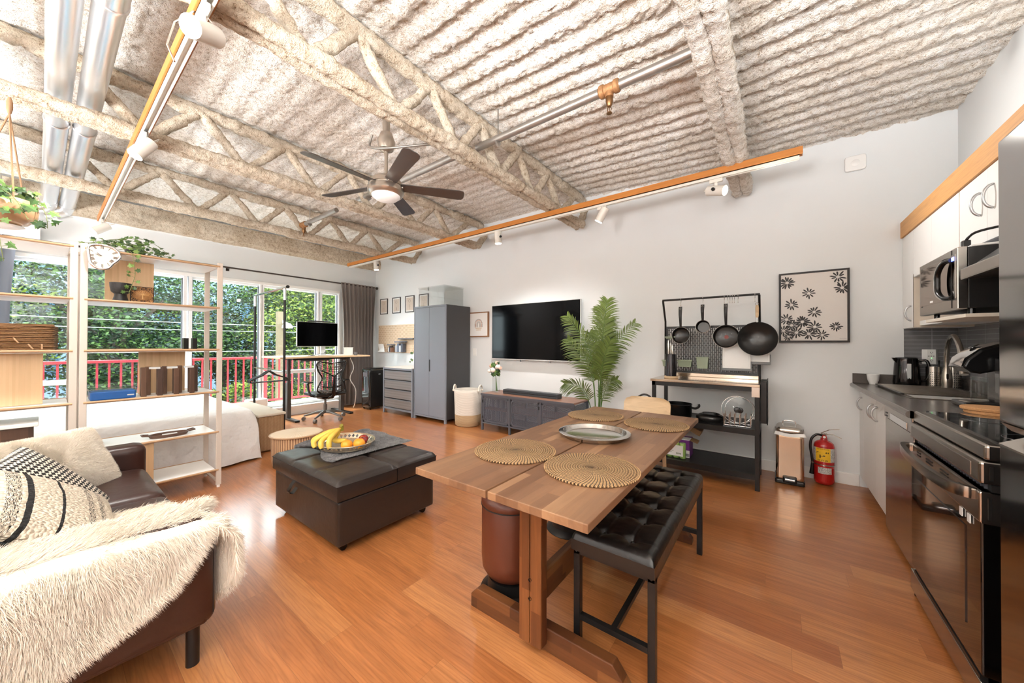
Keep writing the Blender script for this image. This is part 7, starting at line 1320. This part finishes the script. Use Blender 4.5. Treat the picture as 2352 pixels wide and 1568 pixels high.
# coffee machine and trivets
t = thing('coffee_machine', 'black pod coffee machine with a silver domed lid beside the fridge', 'coffee machine', (.95, 3.02, .914)); cx0, cy0, cy1 = .80, 2.93, 3.12
build('drip_base', rbox(G(), cx0 + .005, cy0, .915, 1.10, cy1, .945, .012), BLKP, t, smooth=180); build('drip_tray', G().lathe([(0, .004), (.05, .004), (.055, 0)], (.865, 3.025, .945), 24), STEEL, t, smooth=50); build('tower', rbox(G(), .93, cy0 + .01, .94, 1.10, cy1 - .01, 1.20, .02), BLKP, t, smooth=180)
build('water_tank', rbox(G(), .90, cy0 - .075, .935, 1.08, cy0 + .005, 1.19, .02), CLEAR, t, smooth=180); g = G(); prf = [(cx0 + .0, 1.135), (cx0 + .015, 1.175), (.86, 1.225), (.93, 1.255), (1.02, 1.262), (1.10, 1.25), (1.10, 1.15), (.92, 1.12), (.86, 1.10), (.83, 1.105)]; g.prism(prf, cy0, cy1, 'y'); build('brew_head', g, BLKP, t, bevel=.010, seg=3)
g = G(); P = np.array([[(cx0 - .004, y_, 1.132), (cx0 + .008, y_, 1.180), (.858, y_, 1.2315), (.93, y_, 1.262), (1.02, y_, 1.269), (1.09, y_, 1.257)] for y_ in (cy0 + .012, (cy0 + cy1) / 2, cy1 - .012)]); P[1, :, 2] += .006; g.grid(P); build('silver_lid', g, CHROME, t, smooth=60); build('pod_window', G().lathe([(0, .004), (.022, .003), (.026, 0)], (.862, 3.025, 1.243), 20, axis=(-.55, 0, .83)), BLKP, t, smooth=50); build('glass_cylinder', G().lathe([(.03, 0), (.03, .13), (.027, .13), (.027, 0)], (.872, 2.99, .952), 24), CLEAR, t, smooth=60)
CK = mk('cork', (196, 146, 98), .9, var=.16, vs=150, bump=.5)
for i, (x, y, z, lb) in enumerate(((.862, 2.775, .9145, 'round cork trivet, lower of the two by the coffee machine'), (.852, 2.783, .9305, 'round cork trivet, upper of the two by the coffee machine'))): solo('cork_trivet', lb, 'trivet', G().lathe([(0, 0), (.098, 0), (.101, .003), (.101, .012), (.098, .015), (0, .015)], (x, y, z), 56), CK, 'cork trivets on the counter', smooth=40)
# stove
t = thing('stove', 'stainless range with black glass top, curved oven handle and glass door', 'stove', (.85, 2.26, 0)); S0, S1 = 1.885, 2.64; FX = .548
build('body', G().box(.60, S0 + .002, .03, 1.14, S1 - .002, .90), BLK, t); build('cooktop_glass', G().box(.60, S0 + .02, .918, 1.12, S1 - .012, .924), OVG, t); build('cooktop_frame', G().box(FX + .012, S0, .865, 1.14, S1, .918), SS, t, bevel=.01, seg=3)
BPR = mk('burner_print', (70, 70, 72), .3)
for (x, y, r) in ((.74, 2.05, .09), (.74, 2.45, .075), (1.0, 2.05, .075), (1.0, 2.45, .09)): build('burner_ring', G().tube([(x + r * math.cos(a), y + r * math.sin(a), .9245) for a in np.linspace(0, 2 * PI, 40, endpoint=False)], .0008, 4, closed=True), BPR, t)
cp = build('control_panel', G().box(FX, S0, .785, .61, S1, .862), SS, t, bevel=.010, seg=3); build('control_recess', G().box(FX - .002, S0 + .06, .797, FX + .004, S1 - .03, .846), mk('recess_steel', (158, 150, 142), .3, 1.0), cp, bevel=.004); build('end_slot', G().box(FX + .022, S0 - .001, .80, FX + .03, S0 + .002, .845), BLK, cp)
build('vent_gap', G().box(.575, S0 + .004, .762, .62, S1 - .004, .785), BLK, t); g = G()
for k in range(26): y = S0 + .03 + k * .0275; g.box(.568, y, .765, .576, y + .006, .783)
build('vent_fins', g, DGREY, t)
dr = build('oven_door', G().box(FX + .004, S0 + .002, .145, .60, S1 - .002, .76), OVG, t, bevel=.005); build('door_top_strip', G().box(FX, S0, .655, FX + .03, S1, .760), SS, dr, bevel=.006)
build('side_strip', G().box(FX + .004, S0 - .001, .655, .595, S0 + .003, .757), SS, dr, bevel=.001); build('side_slot', G().box(FX + .018, S0 - .003, .67, FX + .026, S0 + .001, .742), BLK, dr)
build('window', G().box(FX + .001, S0 + .12, .25, FX + .006, S1 - .10, .60), mk('oven_window_tint', (52, 34, 24), .05, coat=.5), dr)
g = G()
for (y, n_) in ((2.50, .045), (2.36, .075), (2.19, .08), (2.03, .04)): g.box(FX - .002, y - n_ / 2, .722, FX + .002, y + n_ / 2, .728).box(FX - .002, y - n_ / 2, .735, FX + .002, y + n_ / 2, .741)
build('vent_slots', g, BLK, dr); [build('energy_sticker', G().box(FX - .001, q_, .625, FX + .002, q_ + .022, .655), WHITE, dr) for q_ in (2.02, 1.955)]
pts = smoothpts([(FX + .004, 2.60, .742), (FX - .02, 2.60, .744), (FX - .040, 2.56, .742), (FX - .052, 2.42, .738), (FX - .056, 2.26, .737), (FX - .052, 2.10, .738), (FX - .040, 1.97, .742), (FX - .02, 1.925, .744), (FX + .004, 1.925, .742)], 6); g = G(); P = []
for i, p in enumerate(pts):
    dd = (pts[min(i + 1, len(pts) - 1)] - pts[max(i - 1, 0)]).normalized(); s = dd.cross(Vector((0, 0, 1))).normalized(); P.append([tuple(p + s * a * .009 + Vector((0, 0, b * .019))) for a, b in ((-1, -1), (1, -1), (1.2, 0), (1, 1), (-1, 1), (-1.2, 0))])
g.grid(np.array(P), wv=True); build('handle', g, SS, dr, smooth=50)
dw = build('storage_drawer', G().box(FX, S0, .028, .60, S1, .125), SS, t, bevel=.004); build('drawer_grip', G().box(FX + .002, S0 + .01, .125, FX + .02, S1 - .05, .142), BLK, dw); build('foot', G().cyl((.575, S1 - .02, 0), (.575, S1 - .02, .03), .018, 12).cyl((.575, S0 + .03, 0), (.575, S0 + .03, .03), .018, 12), BLKP, t)
# fridge
FR = N('fridge_steel'); FR.set(col=(160, 157, 154), metal=1.0, rough=.1); FR = FR.mat
t = thing('refrigerator', 'dark stainless refrigerator cut off by the right edge of the frame', 'refrigerator', (.85, 1.2, 0)); q0, q1 = .72, 1.617; X0 = .505
build('cabinet', G().box(X0 + .06, q0, .03, 1.15, q1, 1.80), mk('fridge_side', (58, 58, 60), .4, .3), t, bevel=.004); up = build('upper_door', G().box(X0, q0, 1.035, X0 + .055, q1, 1.825), FR, t, bevel=.008, seg=3); lo = build('freezer_drawer', G().box(X0, q0, .06, X0 + .055, q1, .975), FR, t, bevel=.008, seg=3)
g = G().prism([(X0 + .002, 1.035), (X0 + .05, 1.035), (X0 + .05, 1.01), (X0 + .022, 1.012)], q0, q1, 'y'); build('grip_bevel', g, STEEL, up); build('drawer_lip', G().prism([(X0 + .0, .975), (X0 + .05, 1.0), (X0 + .05, .97), (X0, .97)], q0, q1, 'y'), STEEL, lo)
for y in (q0 + .05, q1 - .05): build('foot', G().cyl((X0 + .1, y, 0), (X0 + .1, y, .032), .02, 12), BLKP, t)
# upper cabinets
t = thing('upper_cabinet', 'white upper kitchen cabinets under the pine board', 'cabinet', (1.0, 3.0, 1.38)); UX = .862
build('corner_unit', G().box(UX + .018, 4.052, 1.385, XK, YB - .001, 2.145), CABW, t); build('end_panel', G().box(UX, 4.036, 1.385, XK, 4.052, 1.80), EDGEB, t); build('upper_carcass', G().box(UX + .018, 1.64, 1.775, XK, 4.052, 2.145), CABW, t)
for (a, b, z, hy, hz_) in ((4.040, YB - .003, 1.387, 4.10, 1.50), (3.650, 4.036, 1.775, None, 0), (3.204, 3.646, 1.775, None, 0), (2.862, 3.188, 1.775, 2.925, 1.985), (2.53, 2.858, 1.775, 2.79, 1.985), (2.2, 2.526, 1.775, None, 0)):
    d = build('door', G().box(UX, a, z, UX + .018, b, 2.143), CABW, t, bevel=.001)
    if hy: chandle(d, UX, hy, hz_, .058)
build('door_gap', G().box(UX + .006, 3.188, 1.775, UX + .018, 3.204, 2.143), EDGEB, t); build('lower_valance', G().box(UX + .03, 3.28, 1.40, XK, 4.036, 1.435), CABW, t)
solo('pine_cornice', 'orange pine board with knots running along the top of the upper cabinets', 'board', G().box(UX - .012, 1.0, 2.146, UX + .006, YB - .002, 2.278), PINE, bevel=.0015)
solo('microwave_shelf', 'cream shelf board carrying the microwave', 'shelf', G().box(.735, 2.66, 1.385, XK - .01, 3.21, 1.402), mk('cream_laminate', (222, 214, 200), .5), bevel=.001)
t = thing('microwave', 'stainless microwave with a curved black handle on the cream shelf', 'microwave', (.93, 2.98, 1.41)); MX, m0, m1, mz0, mz1 = .722, 2.705, 3.265, 1.428, 1.735
build('case', G().box(MX + .035, m0 + .002, mz0 + .005, 1.14, m1 - .002, mz1 - .004), BLK, t, bevel=.003); MM = mk('microwave_mirror', (150, 142, 136), .06, 1.0); fr = build('front_frame', G().box(MX, m0, mz0, MX + .035, m1, mz1), SS, t, bevel=.004); build('mirror_window', G().box(MX - .002, m0 + .022, mz0 + .055, MX + .002, m1 - .03, mz1 - .028), MM, fr, bevel=.002); build('window_seal', G().box(MX - .0015, m1 - .05, mz0 + .05, MX + .001, m1 - .03, mz1 - .025), BLKP, fr)
yc = 2.775; pts = smoothpts([(MX - .004, yc - .012, mz1 - .055), (MX - .018, yc + .035, mz1 - .06), (MX - .024, yc + .085, mz1 - .10), (MX - .024, yc + .095, (mz0 + mz1) / 2), (MX - .024, yc + .085, mz0 + .10), (MX - .018, yc + .035, mz0 + .065), (MX - .004, yc - .012, mz0 + .06)], 6); build('handle', G().tube(pts, .0115, 10), BLKP, fr, smooth=60); build('handle_trim', G().tube([p + Vector((-.006, .008, 0)) for p in pts[4:-4]], .007, 8), CHROME, fr, smooth=60)
build('door_seam', G().box(MX - .0025, yc - .005, mz0 + .01, MX, yc - .003, mz1 - .005), BLK, fr); build('display', G().box(MX - .004, m0 + .028, mz1 - .062, MX - .002, m0 + .058, mz1 - .042), emis('blue_display', (60, 110, 255), 1.6), fr); build('badge', G().box(MX - .003, 3.03, mz0 + .064, MX - .001, 3.075, mz0 + .074), WHITE, fr)
for y in (m0 + .05, m1 - .05): build('foot', G().cyl((.78, y, 1.402), (.78, y, 1.434), .012, 10).cyl((1.08, y, 1.402), (1.08, y, 1.434), .012, 10), BLKP, t)
t = thing('tabletop_grill', 'grey countertop grill with a black cable on top of the microwave', 'grill', (.90, 2.84, mz1)); build('grill_body', G().prism([(.80, mz1 + .008), (1.10, mz1 + .008), (1.10, mz1 + .10), (.98, mz1 + .10)], 2.72, 2.98, 'y'), GREYM, t, bevel=.006); build('base_plate', G().box(.77, 2.71, mz1 - .003, 1.11, 2.99, mz1 + .008), WHITE, t, bevel=.003); build('cable', G().tube(smoothpts([(.775, 2.80, mz1 + .01), (.775, 2.80, mz1 + .04), (.80, 2.77, mz1 + .075), (.88, 2.70, mz1 + .08), (.95, 2.66, mz1 + .075)], 5), .006, 8), BLKP, t, smooth=60); build('plug', G().box(.762, 2.785, mz1 + .008, .79, 2.815, mz1 + .045), BLKP, t, bevel=.004)
t = thing('range_hood', 'stainless range hood lip with dark underside over the stove', 'range hood', (.9, 2.25, 1.56)); HX = .70; build('front_lip', G().box(HX, 1.87, 1.557, HX + .02, 2.59, 1.608), SS, t, bevel=.005, seg=3); build('hood_body', G().prism([(HX + .02, 1.56), (XK - .009, 1.56), (XK - .009, 1.772), (.90, 1.772), (HX + .02, 1.606)], 1.872, 2.588, 'y'), BLK, t, bevel=.002); build('lamp_cover', G().box(.78, 1.95, 1.556, .84, 2.2, 1.560), SLG, t)
bpy.context.view_layer.update()
